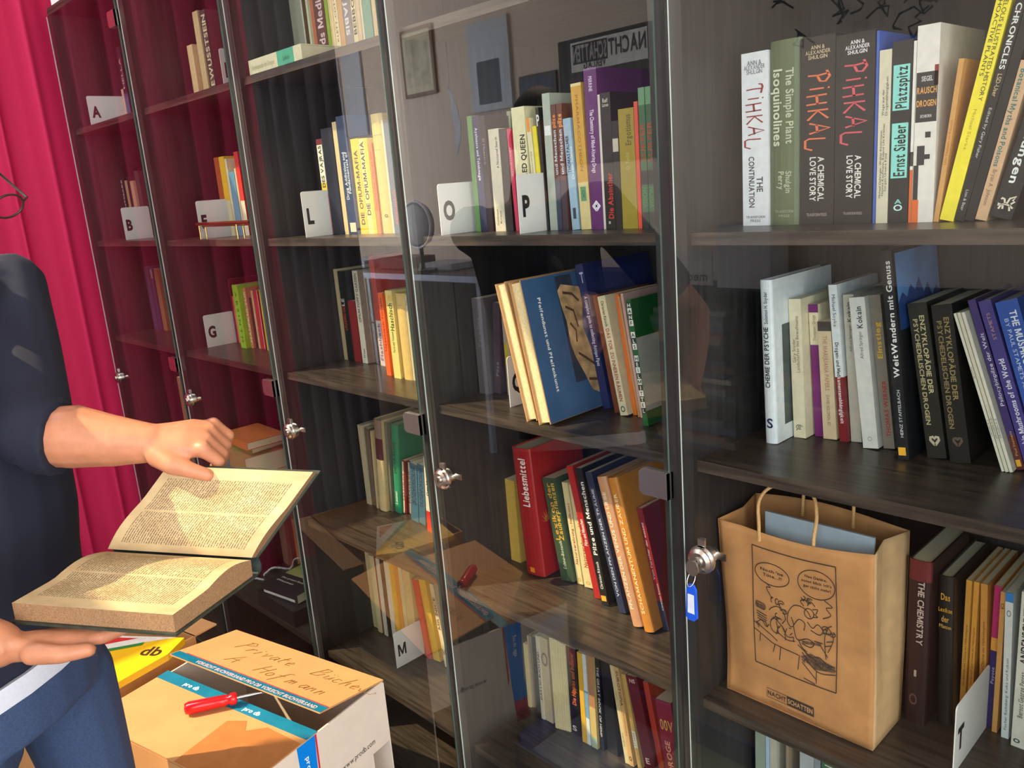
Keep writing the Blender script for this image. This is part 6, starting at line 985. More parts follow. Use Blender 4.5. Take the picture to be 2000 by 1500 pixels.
# panel frame in bag coordinates
px0, px1, pz0, pz1 = .228, .775, .238, .915
def pan(L):
    return [(px0 + a * (px1 - px0), pz0 + b * (pz1 - pz0)) for a, b in L]
frame = []
for a, b in (((0, 0), (1, 0)), ((1, 0), (1, 1)), ((1, 1), (0, 1)), ((0, 1), (0, 0))):
    frame.append(pan([(a[0] + (b[0] - a[0]) * k / 14, a[1] + (b[1] - a[1]) * k / 14) for k in range(15)]))
V, F = ribbon(frame, .006); bagmark('panel_frame', V, F, PRINT)
lines = [arc(.24, .80, .21, .09, 0, 360, 28), arc(.77, .82, .215, .115, 0, 360, 30),
 [(.16, .72), (.22, .69), (.17, .68), (.24, .60)], [(.86, .71), (.95, .67), (.88, .65), (.93, .60), (.84, .56)],
 # counter
 [(.0, .30), (.18, .245), (.27, .225), (.56, .205)], [(.0, .36), (.2, .30), (.3, .26)], [(.08, .27), (.07, .2)], [(.27, .225), (.24, .15)], [(.34, .22), (.32, .10)], [(.57, .205), (.55, .08)],
 [(.6, .24), (.78, .12), (.99, .14)], [(.6, .16), (.77, .05)], [(.77, .12), (.77, .02)], [(.55, .29), (.75, .21), (1.0, .17)],
 [(.62, .26), (.7, .22), (.8, .24), (.9, .2), (.98, .2)], [(.66, .2), (.76, .18), (.86, .15)],
 # bending figure behind the counter
 [(.42, .46), (.44, .54), (.5, .60), (.58, .61), (.66, .585), (.7, .54)], [(.42, .46), (.46, .42), (.5, .44), (.47, .5)], [(.5, .44), (.56, .50), (.63, .48), (.62, .42)],
 arc(.68, .57, .055, .04, 0, 360, 14), [(.73, .58), (.78, .56), (.73, .55)], [(.62, .62), (.58, .655), (.64, .67), (.68, .64)], [(.66, .63), (.7, .67), (.75, .64)], [(.72, .61), (.78, .62), (.76, .58)],
 [(.5, .43), (.52, .36), (.56, .33), (.66, .36), (.74, .34), (.7, .30), (.6, .31)], [(.56, .33), (.6, .28), (.66, .255)], [(.66, .5), (.72, .46), (.78, .5), (.84, .46), (.8, .42), (.7, .44)],
 [(.74, .36), (.84, .36)], [(.8, .35), (.9, .26)],
 # second figure at the left, mug and pots
 [(.2, .5), (.24, .53), (.3, .55), (.36, .53), (.4, .47), (.36, .42)], [(.22, .42), (.28, .46), (.36, .45)], arc(.28, .385, .065, .06, 60, 300, 14), [(.28, .44), (.36, .40), (.4, .36)], [(.36, .40), (.42, .33), (.5, .34)], [(.3, .34), (.42, .30), (.52, .31)],
 [(.4, .33), (.4, .29)], [(.5, .34), (.5, .30)],
 # posters and plant
 [(.04, .54), (.14, .53), (.14, .49), (.04, .50), (.04, .54)], [(.04, .46), (.17, .44)], [(.04, .44), (.17, .42)], [(.05, .42), (.17, .40)], [(.05, .40), (.16, .385)], [(.03, .35), (.1, .39), (.16, .35), (.2, .38)],
 [(.9, .5), (.86, .4), (.88, .24)], [(.9, .5), (.96, .42), (.9, .3)], [(.86, .48), (.94, .52)], [(.84, .44), (.98, .46)], [(.88, .38), (.96, .4)], [(.86, .34), (.93, .36)],
 [(.62, .03), (.76, .01)]]
rnd = random.Random(21)
for cx, cy, n_ in ((.66, .66, 5), (.30, .57, 4), (.92, .47, 4), (.36, .50, 3)):      # curls of hair, steam and leaves
    for k in range(n_):
        a0 = rnd.uniform(0, 360); lines.append(arc(cx + rnd.uniform(-.06, .06), cy + rnd.uniform(-.03, .03), rnd.uniform(.015, .04), rnd.uniform(.012, .025), a0, a0 + rnd.uniform(160, 300), 8))
for k in range(16):
    x_ = rnd.uniform(.6, .98); lines.append([(x_, .155 + rnd.uniform(0, .05)), (x_ + rnd.uniform(-.04, .04), .16 + rnd.uniform(0, .05))])
for k in range(9):
    x_ = rnd.uniform(.03, .5); lines.append([(x_, .31 + rnd.uniform(0, .12)), (x_ + .03, .31 + rnd.uniform(0, .12))])
V, F = ribbon([pan(smooth(l)) for l in lines], .0052); bagmark('cartoon_drawing', V, F, PRINT)
dark = [pan([(.04, .49), (.14, .48), (.14, .52), (.04, .53)]), pan([(.6, .31), (.82, .335), (.82, .355), (.6, .335)]), pan([(.58, .2), (.75, .13), (.98, .155), (.98, .2), (.7, .25)])]
V = []; F = []
for d_ in dark:
    o_ = len(V); V += d_; F.append(list(range(o_, o_ + len(d_))))
bagmark('cartoon_shading', V, F, mat((96, 68, 48), .7, 0, .6, 300), .0011)
def bagtext(t, u0, u1, v, hgt, m, bold=False):
    Vt, Ft, w = text2d(t, bold); k = (u1 - u0) / w
    return bagmark('print_lettering', [(u0 + x * k, v + y * hgt / .72) for x, y in Vt], Ft, m, .0016)
for t, a, b, z in (("Noch 'ne", .10, .38, .815), ("Tüte...?!", .13, .36, .775)):
    q0 = pan([(a, z), (b, z)]); bagtext(t, q0[0][0], q0[1][0], q0[0][1], .017, PRINT, True)
for t, a, b, z in (("Nee Danke,", .64, .9, .865), ("sonst blick ich's", .60, .95, .825), ("gar nicht mehr!", .62, .94, .785)):
    q0 = pan([(a, z), (b, z)]); bagtext(t, q0[0][0], q0[1][0], q0[0][1], .015, PRINT, True)
V, F = ribbon([[(.30, .052), (.445, .052), (.445, .105), (.30, .105), (.30, .052)]], .003); bagmark('logo_frame', V, F, PRINT)
V = [(.445 + .185 * i / 4, z) for i in range(5) for z in (.050, .107)]
bagmark('logo_block', V, [(2 * i, 2 * i + 2, 2 * i + 3, 2 * i + 1) for i in range(4)], PRINT, .0012)
bagtext('NACHT', .307, .438, .066, .028, PRINT, True); bagtext('SCHATTEN', .452, .622, .066, .028, mat((200, 150, 100), .7), True)
bagtext('VERLAG', .32, .42, .026, .010, mat((140, 96, 62), .7)); bagtext('SHOP SOLOTHURN', .45, .62, .022, .010, mat((140, 96, 62), .7))
# ---------------------------------------------------------------- cardboard boxes
CARD = mat((196, 142, 88), .75, 0, .06, 14); CARDW = mat((220, 206, 190), .7, 0, .03, 20); CARDE = mat((150, 110, 74), .85, 0, .1, 200)
TEAL = mat((16, 116, 148), .3, 0, .12, 25); REDT = mat((206, 40, 56), .4); CYAN = mat((10, 130, 226), .3, 0, .05, 20)
A = Vector((1.127, -.181, 0)); EX = Vector((.9737, .2277, 0)); EY = Vector((.2277, -.9737, 0))
BL_, BT_ = .509, .41
HB = .47
M4 = Matrix(((EX.x, EY.x, 0, A.x), (EX.y, EY.y, 0, A.y), (0, 0, 1, 0), (0, 0, 0, 1)))
box = empty('cardboard_box'); box.matrix_world = M4
tag(box, 'large cardboard box with handwritten lid and red screwdriver on it', 'cardboard box')
t_ = .004
b = MB()
b.box(0, BL_, 0, t_, 0, HB - .006, CARDW); b.box(0, BL_, BT_ - t_, BT_, 0, HB - .006, CARD)
b.box(0, t_, t_, BT_ - t_, 0, HB - .006, CARDW); b.box(t_, BL_ - t_, t_, BT_ - t_, 0, .004, CARDE)
# right end wall with a notch cut at the corner nearest the cabinet
prof = [(t_ * 0 + .06, .0), (BT_ - t_, .0), (BT_ - t_, HB - .001), (t_, HB - .001), (t_, .315), (.06, .315)]
n = len(prof)
b.add([(BL_ - t_, y, z) for y, z in prof] + [(BL_, y, z) for y, z in prof], [list(range(n)), list(range(n, 2 * n))[::-1]] + [(j, (j + 1) % n, n + (j + 1) % n, n + j) for j in range(n)], CARDW)
b.build('box_wall', box)
ang = math.radians(11)
F1 = .196
f = MB(); Mf = Matrix.Translation((0, 0, HB)) @ Matrix.Rotation(ang, 4, 'X') @ Matrix.Diagonal((1, 1, 1, 1))
f.box(0, BL_, 0, F1, -.003, .001, CARD, Mf)
fl1 = f.build('lid_flap', box)
f2 = MB(); f2.box(0, BL_ - .001, .206, BT_, HB - .0035, HB, CARD); fl2 = f2.build('lid_flap', box)
tp = MB(); tp.box(.004, BL_ + .001, F1 - .024, F1 + .001, .0012, .0018, TEAL, Mf); tp.box(.03, BL_, F1 - .027, F1 - .024, .0012, .0019, REDT, Mf); tp.build('packing_tape', fl1)
tp = MB(); tp.box(.0, BL_ - .001, .205, .236, HB + .0002, HB + .0008, TEAL); tp.build('packing_tape', fl2)
tp = MB(); tp.add([(.30, .27, HB + .0006), (.34, .25, HB + .0006), (.365, .275, HB + .0006), (.40, .245, HB + .0006), (.505, .25, HB + .0006), (.505, BT_, HB + .0006), (.31, BT_, HB + .0006)], [list(range(7))], mat((176, 116, 66), .25, 0, .06, 30)); tp.build('packing_tape', fl2)['label'] = 'brown packing tape'
# handwriting
def flaptext(lines, o, sx, sy, m, w, parent):
    V, F = ribbon(lines, w)
    mb = MB(); mb.add([Mf @ Vector((o[0] + x * sx, o[1] - y * sy, .0016)) for x, y in V], F, m); mb.build('handwriting', parent)
hw = {
 'P': [[(.1, 0), (.3, 1)], [(.1, .95), (.5, 1.05), (.7, .8), (.3, .55)]], 'r': [[(.05, 0), (.15, .45)], [(.12, .3), (.3, .48), (.42, .4)]], 'i': [[(.1, 0), (.2, .45)], [(.24, .6), (.26, .66)]],
 'v': [[(.05, .45), (.15, .02), (.4, .48)]], 'a': [[(.4, .4), (.2, .48), (.05, .2), (.15, .02), (.35, .2), (.42, .45), (.42, .05), (.5, .05)]], 't': [[(.2, .8), (.12, .1), (.3, .02)], [(.05, .5), (.38, .55)]],
 'e': [[(.08, .22), (.38, .32), (.28, .48), (.08, .3), (.15, .03), (.42, .08)]], 'B': [[(.1, 0), (.25, 1)], [(.15, .95), (.55, .95), (.5, .62), (.22, .52), (.62, .45), (.5, .08), (.1, .02)]],
 'u': [[(.05, .45), (.05, .1), (.25, .05), (.4, .45), (.42, .05)], [(.12, .66), (.14, .7)], [(.32, .68), (.34, .72)]], 'c': [[(.38, .4), (.15, .45), (.05, .15), (.2, .02), (.4, .1)]], 'h': [[(.05, 0), (.2, .95)], [(.1, .3), (.3, .48), (.38, .05)]],
 'w': [[(.0, .3), (.15, .02), (.35, .3), (.5, .05), (.8, .05), (.9, .35), (.75, .4)]], 'A': [[(.0, 0), (.42, 1.0), (.6, .0)], [(.15, .38), (.65, .42)]], 'H': [[(.1, 0), (.25, 1)], [(.6, .0), (.7, .9)], [(.15, .5), (.68, .5)]],
 'o': [arc(.2, .22, .16, .22, 0, 360, 10)], 'f': [[(.5, .95), (.3, .9), (.15, -.35)], [(.05, .45), (.4, .5)]], 'm': [[(.05, 0), (.1, .45)], [(.1, .3), (.25, .45), (.28, .05)], [(.28, .3), (.42, .45), (.46, .05)]], 'n': [[(.05, 0), (.1, .45)], [(.1, .3), (.28, .45), (.34, .05)]]}
def hand(t):
    L = []; x = 0
    for ch in t:
        if ch == ' ':
            x += .6; continue
        for ln in hw[ch]:
            L.append([(x + p[0] + .25 * p[1], p[1]) for p in ln])
        x += .55 if ch in 'rivatecuhon' else .85
    return L
PENC = mat((122, 92, 30), .6)
flaptext(hand('Private  Buchew'), (.085, .078), .049, .044, PENC, .05, fl1)
flaptext(hand('A  Hofmann'), (.130, .142), .048, .042, PENC, .05, fl1)
def endmark(name, V, F, m, off=.0006, parent=box):
    mb = MB(); mb.add([(BL_ + off, y, z) for y, z in V], F, m); return mb.build(name, parent)
wl = endmark('blue_tape', [(.215, HB - .001), (.265, HB - .001), (.262, .31), (.272, .25), (.228, .25)], [[0, 1, 2, 3, 4]], CYAN)
endmark('red_tape', [(.2105, HB - .001), (.215, HB - .001), (.219, .32), (.215, .30)], [[0, 1, 2, 3]], REDT)
endmark('red_tape', [(.228, .25), (.272, .25), (.274, .19), (.232, .19)], [[0, 1, 2, 3]], mat((206, 44, 84), .4), .0008)
V, F, w = text2d('www.prodb.com'); k = .105 / w
endmark('box_lettering', [(.155 - x * k * 1.0, .338 + y * k * 1.3) for x, y in V], F, INK)
V, F, w = text2d('pro db', True); k = .058 / w
endmark('box_lettering', [(.246 - y * k * .8, .435 - x * k) for x, y in V], F, mat((235, 240, 250), .5), .0009)
V = [(.325, .405), (.400, .405), (.400, .447), (.325, .447)]; endmark('shipping_label', V, [(0, 1, 2, 3)], mat((206, 214, 230), .6))
for u0, tx_ in ((.09, 'pro db'), (.30, 'pro db')):
    V, F, w = text2d(tx_, True); k = .05 / w
    mb = MB(); mb.add([(u0 + x * k, .228 - y * k, HB + .0012) for x, y in V], F, mat((230, 238, 246), .5)); mb.build('tape_lettering', fl2)
V, F, w = text2d('VORSICHT BUCHVERSAND PRO DB VORSICHT BUCHVERSAND', True); k = .40 / w
mb = MB(); mb.add([Mf @ Vector((.09 + x * k, F1 - .003 - y * k * 1.3, .0022)) for x, y in V], F, mat((232, 190, 200), .5)); mb.build('tape_lettering', fl1)
mb = MB(); mb.quad((.0, BT_ + .0005, .33), (.085, BT_ + .0005, .33), (.085, BT_ + .0005, .435), (.0, BT_ + .0005, .435), mat((206, 208, 216), .6)); lb = mb.build('shipping_label', box)
V, F, w = text2d('PD'); k = .03 / w
mb = MB(); mb.add([(.03 + x * k, BT_ + .0009, .402 + y * k) for x, y in V], F, INK); mb.build('label_lettering', lb)
for r_i in range(4):
    mb = MB(); mb.quad((.008, BT_ + .0009, .385 - r_i * .012), (.075 - .01 * (r_i % 2), BT_ + .0009, .385 - r_i * .012), (.075 - .01 * (r_i % 2), BT_ + .0009, .389 - r_i * .012), (.008, BT_ + .0009, .389 - r_i * .012), mat((120, 124, 140), .6)); mb.build('label_line', lb)
# red screwdriver lying across the slit
sd = empty('screwdriver'); P0 = Vector((1.388, -.428, HB + .0165)); P1 = Vector((1.452, -.318, HB + .018)); dv = (P1 - P0); Ls = dv.length; dv.normalize()
sd.location = P0; sd.rotation_euler = dv.to_track_quat('X', 'Z').to_euler(); tag(sd, 'red-handled screwdriver lying on the box lid', 'screwdriver')
h = MB(); n = 16
prof = [(0, .004), (.002, .012), (.010, .0145), (.05, .0135), (.085, .0125), (.094, .010), (.098, .0135), (.108, .0135), (.112, .009)]
rs = []
for x, r in prof:
    rs.append([Vector((x, r * (1 - .10 * (j % 2)) * math.cos(2 * PI * j / n), r * (1 - .10 * (j % 2)) * math.sin(2 * PI * j / n))) for j in range(n)])
h.rings(rs, mat((214, 24, 30), .15, 0, .04, 30), True, True); h.build('handle', sd)['label'] = 'translucent red handle'
h = MB(); h.tube([(.110, 0, 0), (.165, 0, 0)], .0032, CHROME, 10); h.box(.165, .182, -.0035, .0035, -.0008, .0008, CHROME); h.build('shaft', sd)
# open box behind with the yellow catalogue
bx2 = empty('cardboard_box', (1.03, -.44, 0), (0, 0, math.radians(12))); tag(bx2, 'open brown cardboard box holding the yellow catalogue, behind the person', 'cardboard box')
b = MB()
for q_ in ((-.42, .07, .16, .164, 0, .47), (-.42, .07, -.18, -.176, 0, .47), (-.42, -.416, -.176, .16, 0, .47), (.066, .07, -.176, .16, 0, .47), (-.416, .066, -.176, .16, 0, .004)):
    b.box(*q_, CARD)
b.build('box_wall', bx2)
b = MB(); b.box(-.42, .07, .1605, .23, .466, .470, CARD, Matrix.Translation((0, 0, 0))); b.build('lid_flap', bx2)
Cc = [Vector(p) for p in ((.905, -.43, .488), (1.085, -.30, .488), (1.13, -.36, .488), (1.17, -.54, .488), (.98, -.60, .488))]
ct = MB(); ct.prism([(p.x, p.y) for p in Cc][::-1], .4708, .488, mat((240, 186, 24), .35, 0, .03, 20)); r = ct.build('catalogue'); tag(r, 'yellow catalogue with red and green corner lying in the open box', 'catalogue')
ct = MB()
def inl(a, b_):
    return Vector((Cc[0].x + (Cc[4].x - Cc[0].x) * a + (Cc[1].x - Cc[0].x) * b_, Cc[0].y + (Cc[4].y - Cc[0].y) * a + (Cc[1].y - Cc[0].y) * b_, .4885))
ct.add([inl(0, 0), inl(.5, 0), inl(.15, .6), inl(0, .9)], [(0, 1, 2, 3)], mat((226, 220, 206), .4)); ct.add([inl(.05, .05) + Vector((0, 0, .0004)), inl(.3, .05) + Vector((0, 0, .0004)), inl(.05, .45) + Vector((0, 0, .0004))], [(0, 1, 2)], mat((206, 50, 40), .4))
ct.add([inl(.5, 0) + Vector((0, 0, .0005)), inl(.6, 0) + Vector((0, 0, .0005)), inl(.22, .62) + Vector((0, 0, .0005)), inl(.15, .6) + Vector((0, 0, .0005))], [(0, 1, 2, 3)], mat((30, 130, 60), .4)); ct.add([inl(.75, 0) + Vector((0, 0, .0005)), inl(1, 0) + Vector((0, 0, .0005)), inl(1, .12) + Vector((0, 0, .0005))], [(0, 1, 2)], mat((226, 90, 40), .4)); ct.build('cover_print', r)
V, F, w = text2d('db', True)
ct = MB(); ex_ = Vector((.80, .58, 0)); ey_ = Vector((-.58, .80, 0)); o_ = Vector((1.074, -.412, .4887)); k = .055 / w
ct.add([o_ + ex_ * x * k + ey_ * y * k for x, y in V], F, mat((60, 36, 20), .5)); ct.build('cover_lettering', r)
# ---------------------------------------------------------------- the open book
def page_text_mat():
    m = bpy.data.materials.new('printed_page'); m.use_nodes = True
    nt = m.node_tree; bs = nt.nodes['Principled BSDF']
    uv = nt.nodes.new('ShaderNodeUVMap'); uv.uv_map = 'UVMap'
    sp = nt.nodes.new('ShaderNodeSeparateXYZ'); nt.links.new(uv.outputs[0], sp.inputs[0])
    def mth(op, a, b=None):
        n = nt.nodes.new('ShaderNodeMath'); n.operation = op
        for i, v in enumerate((a, b)):
            if v is None: continue
            if isinstance(v, (int, float)): n.inputs[i].default_value = v
            else: nt.links.new(v, n.inputs[i])
        return n.outputs[0]
    u, v = sp.outputs[0], sp.outputs[1]
    fr = mth('FRACT', mth('MULTIPLY', u, 58.0)); line = mth('LESS_THAN', fr, 0.42)
    cmb = nt.nodes.new('ShaderNodeCombineXYZ')
    nt.links.new(mth('MULTIPLY', mth('FLOOR', mth('MULTIPLY', u, 58.0)), 3.7), cmb.inputs[0]); nt.links.new(mth('MULTIPLY', v, 90.0), cmb.inputs[1])
    nz = nt.nodes.new('ShaderNodeTexNoise'); nz.inputs['Scale'].default_value = 1.0; nz.inputs['Detail'].default_value = 1; nt.links.new(cmb.outputs[0], nz.inputs['Vector'])
    word = mth('GREATER_THAN', nz.outputs['Fac'], 0.43)
    ins = mth('MULTIPLY', mth('MULTIPLY', mth('GREATER_THAN', u, .07), mth('LESS_THAN', u, .93)), mth('MULTIPLY', mth('GREATER_THAN', v, .09), mth('LESS_THAN', v, .86)))
    gut = mth('GREATER_THAN', mth('ABSOLUTE', mth('SUBTRACT', v, .475)), .012)
    fac = mth('MULTIPLY', mth('MULTIPLY', mth('MULTIPLY', line, word), mth('MULTIPLY', ins, gut)), .75)
    age = nt.nodes.new('ShaderNodeTexNoise'); age.inputs['Scale'].default_value = 5.0; age.inputs['Detail'].default_value = 6; nt.links.new(uv.outputs[0], age.inputs['Vector'])
    rp = nt.nodes.new('ShaderNodeValToRGB'); rp.color_ramp.elements[0].color = lin((182, 156, 116)); rp.color_ramp.elements[1].color = lin((206, 184, 142)); rp.color_ramp.elements[0].position = .3; rp.color_ramp.elements[1].position = .7
    nt.links.new(age.outputs['Fac'], rp.inputs['Fac'])
    mx = nt.nodes.new('ShaderNodeMixRGB'); mx.inputs[2].default_value = lin((64, 50, 40)); nt.links.new(rp.outputs['Color'], mx.inputs[1]); nt.links.new(fac, mx.inputs[0])
    nt.links.new(mx.outputs[0], bs.inputs['Base Color']); bs.inputs['Roughness'].default_value = .85; bs.inputs['Specular IOR Level'].default_value = .2
    return m
PAGE = page_text_mat()
G1 = Vector((1.782, -.620, 1.050)); G2 = Vector((1.974, -.479, 1.036)); gv = G2 - G1
lv = Vector((.075, -.149, -.002)); uvv = Vector((.044, .098, .115))
OLDP = mat((150, 116, 82), .85, 0, .3, 500); COVB = mat((52, 58, 48), .6, 0, .35, 60)
gn = gv.normalized()
nl = gn.cross(lv).normalized(); nl = nl if nl.z > 0 else -nl       # up normal of the lower half
nu_ = gn.cross(uvv).normalized(); nu_ = nu_ if nu_.y < 0 else -nu_   # normal of the upper half towards the reader
bk = empty('open_book', G1); tag(bk, 'old thick open book with yellowed pages held in both hands', 'book')
def page_half(vec, nrm, t0, t1, sag, name_pages):
    """surface from gutter (v=0) to fore edge (v=1); t = block thickness there"""
    nu2, nv2 = 12, 14
    def top(u, v):
        hump = sag * (math.sin(min(1, v * 2.6) * PI / 2) - 1) * (1 - v) if True else 0
        curl = .010 * math.sin(PI * min(1, v * 1.7)) * (1 if v < .6 else 1)
        return gv * u + vec * v + nrm * (curl * .8 + hump)
    def bot(u, v):
        return gv * u + vec * v - nrm * (t0 + (t1 - t0) * v) 
    mb = MB()
    V = [top(i / nu2, j / nv2) for j in range(nv2 + 1) for i in range(nu2 + 1)]
    F = [(j * (nu2 + 1) + i, j * (nu2 + 1) + i + 1, (j + 1) * (nu2 + 1) + i + 1, (j + 1) * (nu2 + 1) + i) for j in range(nv2) for i in range(nu2)]
    if (V[1] - V[0]).cross(V[nu2 + 1] - V[0]).dot(nrm) < 0:
        F = [f[::-1] for f in F]
    mb.add(V, F, PAGE, True)
    B_ = [bot(i / nu2, j / nv2) for j in range(nv2 + 1) for i in range(nu2 + 1)]
    o = len(V)
    mb.add(B_, [f[::-1] for f in F], OLDP)
    # edges: fore edge, head, tail
    edge = MB()
    for rng in ([(i, nv2) for i in range(nu2 + 1)], [(0, j) for j in range(nv2 + 1)], [(nu2, j) for j in range(nv2 + 1)]):
        ids = [j * (nu2 + 1) + i for i, j in rng]
        vs = [V[k] for k in ids] + [B_[k] for k in ids]; n = len(ids)
        edge.add(vs, [(k, k + 1, n + k + 1, n + k) for k in range(n - 1)], OLDP)
    e = edge
    base = len(mb.v)
    mb.add(e.v, e.f, OLDP)
    me = mb.mesh(name_pages)
    uvl = me.uv_layers.new(name='UVMap')
    for p in me.polygons:
        for li in p.loop_indices:
            vi = me.loops[li].vertex_index
            if vi < len(V):
                uvl.data[li].uv = ((vi % (nu2 + 1)) / nu2, (vi // (nu2 + 1)) / nv2)
            else:
                uvl.data[li].uv = (0.01, 0.01)
    o_ = obj(name_pages, me, bk)
    return o_
page_half(lv, nl, .030, .026, .004, 'page_block')
page_half(uvv, nu_, .016, .013, .004, 'page_block')
def board(vec, nrm, t0, t1):
    mb = MB(); ov = .004
    a = gv.normalized() * ov; vv = vec.normalized() * ov
    o0 = -nrm * (t0 + .0002); o1 = -nrm * (t1 + .0002)
    P = [o0 - a, o0 + gv + a, o1 + vec + gv + a + vv, o1 + vec - a + vv]
    Q = [p - nrm * .0035 for p in P]
    mb.add(P + Q, [(0, 1, 2, 3), (7, 6, 5, 4)] + [(i, 4 + i, 4 + (i + 1) % 4, (i + 1) % 4) for i in range(4)], COVB)
    mb.build('cover_board', bk)
board(lv, nl, .030, .026); board(uvv, nu_, .016, .013)
mb = MB()      # worn spine joining the boards
p0 = -nl * .034; p1 = -nu_ * .020
mid = (p0 + p1) * .5 - (nl + nu_).normalized() * .012 + Vector((0, .012, 0))
n = 6; arcp = []
for i in range(n + 1):
    t = i / n; arcp.append(p0 * (1 - t) ** 2 + mid * 2 * t * (1 - t) + p1 * t * t)
mb.rings([[p + a for p in arcp] + [p * .9 + a for p in arcp[::-1]] for a in (-gn * .003, gv + gn * .003)], mat((44, 56, 54), .6, 0, .3, 80), True, False); mb.build('spine', bk)
# ---------------------------------------------------------------- the person
SKIN = mat((190, 128, 96), .5, 0, .10, 45); NAVY = mat((22, 28, 48), .85, 0, .12, 500); JEAN = mat((52, 72, 108), .85, 0, .22, 350); WHITEC = mat((206, 212, 226), .8, 0, .04, 200)
HAIR = mat((84, 72, 62), .7, 0, .3, 300)
per = None
pm = MB()
def ell(c, ax, rx, ay, ry, n=20):
    c = Vector(c); return [c + ax * rx * math.cos(2 * PI * j / n) + ay * ry * math.sin(2 * PI * j / n) for j in range(n)]
FD = Vector((.85, .53, 0)).normalized(); LD = Vector((-FD.y, FD.x, 0))
UP = Vector((0, 0, 1))
spine_c = {k: (x - .075, y + .027) for k, (x, y) in {0.70: (1.605, -.792), 0.86: (1.600, -.790), .93: (1.600, -.785), 1.05: (1.572, -.762), 1.15: (1.550, -.752), 1.28: (1.525, -.748), 1.40: (1.505, -.748), 1.46: (1.500, -.748), 1.50: (1.505, -.745)}.items()}
def torso(mb, rows, m):
    rs = []
    for (z, x, y, f, s) in rows:
        k = .28 * max(0, min(1, (1.06 - z) / .12))      # hem and waistband sit higher on the far side
        rs.append([p + UP * k * ((p.x - x) * .69 + (p.y - y) * .72) for p in ell((x, y, z), FD, f, LD, s)])
    mb.rings(rs, m)
def T_(zs, df, ds):
    out = []
    for z, (f, s) in zs:
        k = sorted(spine_c); lo = max([q for q in k if q <= z] or [k[0]]); hi = min([q for q in k if q >= z] or [k[-1]])
        t = 0 if hi == lo else (z - lo) / (hi - lo)
        x = spine_c[lo][0] * (1 - t) + spine_c[hi][0] * t; y = spine_c[lo][1] * (1 - t) + spine_c[hi][1] * t
        out.append((z, x, y, f + df, s + ds))
    return out
tor = [(.86, (.115, .165)), (.93, (.125, .170)), (1.05, (.130, .165)), (1.15, (.128, .165)), (1.28, (.122, .172)), (1.40, (.105, .178)), (1.46, (.08, .15)), (1.50, (.06, .075))]
torso(pm, T_(tor, -.012, -.012), SKIN)
def limb(pts, rad, m, mb, n=14):
    mb.tube(pts, rad, m, n)
    for p, r in zip(pts, rad):
        mb.ball(p, r, m, None, 12, 8)
HC = Vector((1.516, -.694, 1.655))
limb([(1.430, -.715, 1.47), (1.455, -.70, 1.53), HC + Vector((-.03, -.02, -.05))], [.06, .056, .056], SKIN, pm)
GZ = Vector((.62, .42, -.52)).normalized()            # gaze: down to the right
HL = Vector((-.56, .83, 0)); HU = GZ.cross(HL); HU = HU if HU.z > 0 else -HU
HM = Matrix((GZ, HL, HU)).transposed()
def hp(a, b, c):
    return HC + GZ * a + HL * b + HU * c
pm.ball(hp(-.012, 0, .022), (.096, .076, .092), SKIN, HM, 20, 14)
pm.ball(hp(.022, 0, -.045), (.070, .060, .066), SKIN, HM, 18, 12)
pm.ball(hp(.060, 0, -.085), (.024, .026, .022), SKIN, HM)
pm.tube([hp(.082, 0, .022), hp(.098, 0, -.005), hp(.118, 0, -.028), hp(.088, 0, -.036)], [.009, .011, .013, .009], SKIN, 10)
pm.ball(hp(.078, 0, .045), (.018, .055, .014), SKIN, HM)
pm.ball(hp(.084, 0, -.056), (.012, .024, .006), SKIN, HM); pm.ball(hp(.080, 0, -.066), (.012, .022, .006), SKIN, HM)
for s in (-1, 1):
    pm.ball(hp(-.012, s * .078, -.005), (.018, .008, .030), SKIN, HM)
    pm.ball(hp(.046, s * .036, -.028), (.028, .022, .022), SKIN, HM)
LSH = Vector((1.345, -.580, 1.43)); LEL = Vector((1.667, -0.659, 1.223)); LWR = Vector((1.800, -.531, 1.200))
limb([LSH, (LSH + LEL) / 2 + Vector((-.01, .0, .0)), LEL], [.055, .052, .046], SKIN, pm)
limb([LEL, LEL.lerp(LWR, .35) + Vector((0, 0, .004)), LEL.lerp(LWR, .7), LWR], [.046, .050, .040, .031], SKIN, pm)
RSH = Vector((1.580, -.840, 1.47)); REL = Vector((1.760, -1.01, 1.15)); RWR = Vector((1.885, -.800, 1.010))
limb([RSH, (RSH + REL) / 2, REL], [.055, .052, .046], SKIN, pm)
limb([REL, REL.lerp(RWR, .35), REL.lerp(RWR, .7), RWR], [.046, .048, .040, .031], SKIN, pm)
# left hand: palm over the top edge, thumb on the page, fingers behind the cover
KN = Vector((1.862, -.456, 1.188)); ax = (KN - LWR).normalized(); bx_ = Vector((-.62, .72, .30)).normalized(); bx_ = (bx_ - ax * bx_.dot(ax)).normalized(); nx_ = ax.cross(bx_); nx_ = nx_ if nx_.z > 0 else -nx_
def lh(a, b, c):
    return LWR + ax * a + bx_ * b + nx_ * c
pm.rings([[lh(a, o + w * math.cos(2 * PI * j / 14), c + t * math.sin(2 * PI * j / 14)) for j in range(14)] for a, o, w, t, c in ((-.015, .0, .031, .027, 0), (.02, .006, .036, .026, .0), (.055, .012, .043, .024, .002), (.085, .015, .044, .019, .0))], SKIN)
for i, (bb, L) in enumerate(((-.020, 1.0), (.002, 1.05), (.024, 1.0), (.045, .85))):
    k0 = lh(.084, bb, .004); k1 = lh(.104, bb + .003, -.020 * L); k2 = lh(.098, bb + .006, -.048 * L); k3 = lh(.080, bb + .008, -.068 * L)
    limb([k0, k1, k2, k3], [.0125, .0108, .0098, .0085], SKIN, pm, 10)
    pm.ball(k0 + nx_ * .002, .0125, SKIN)
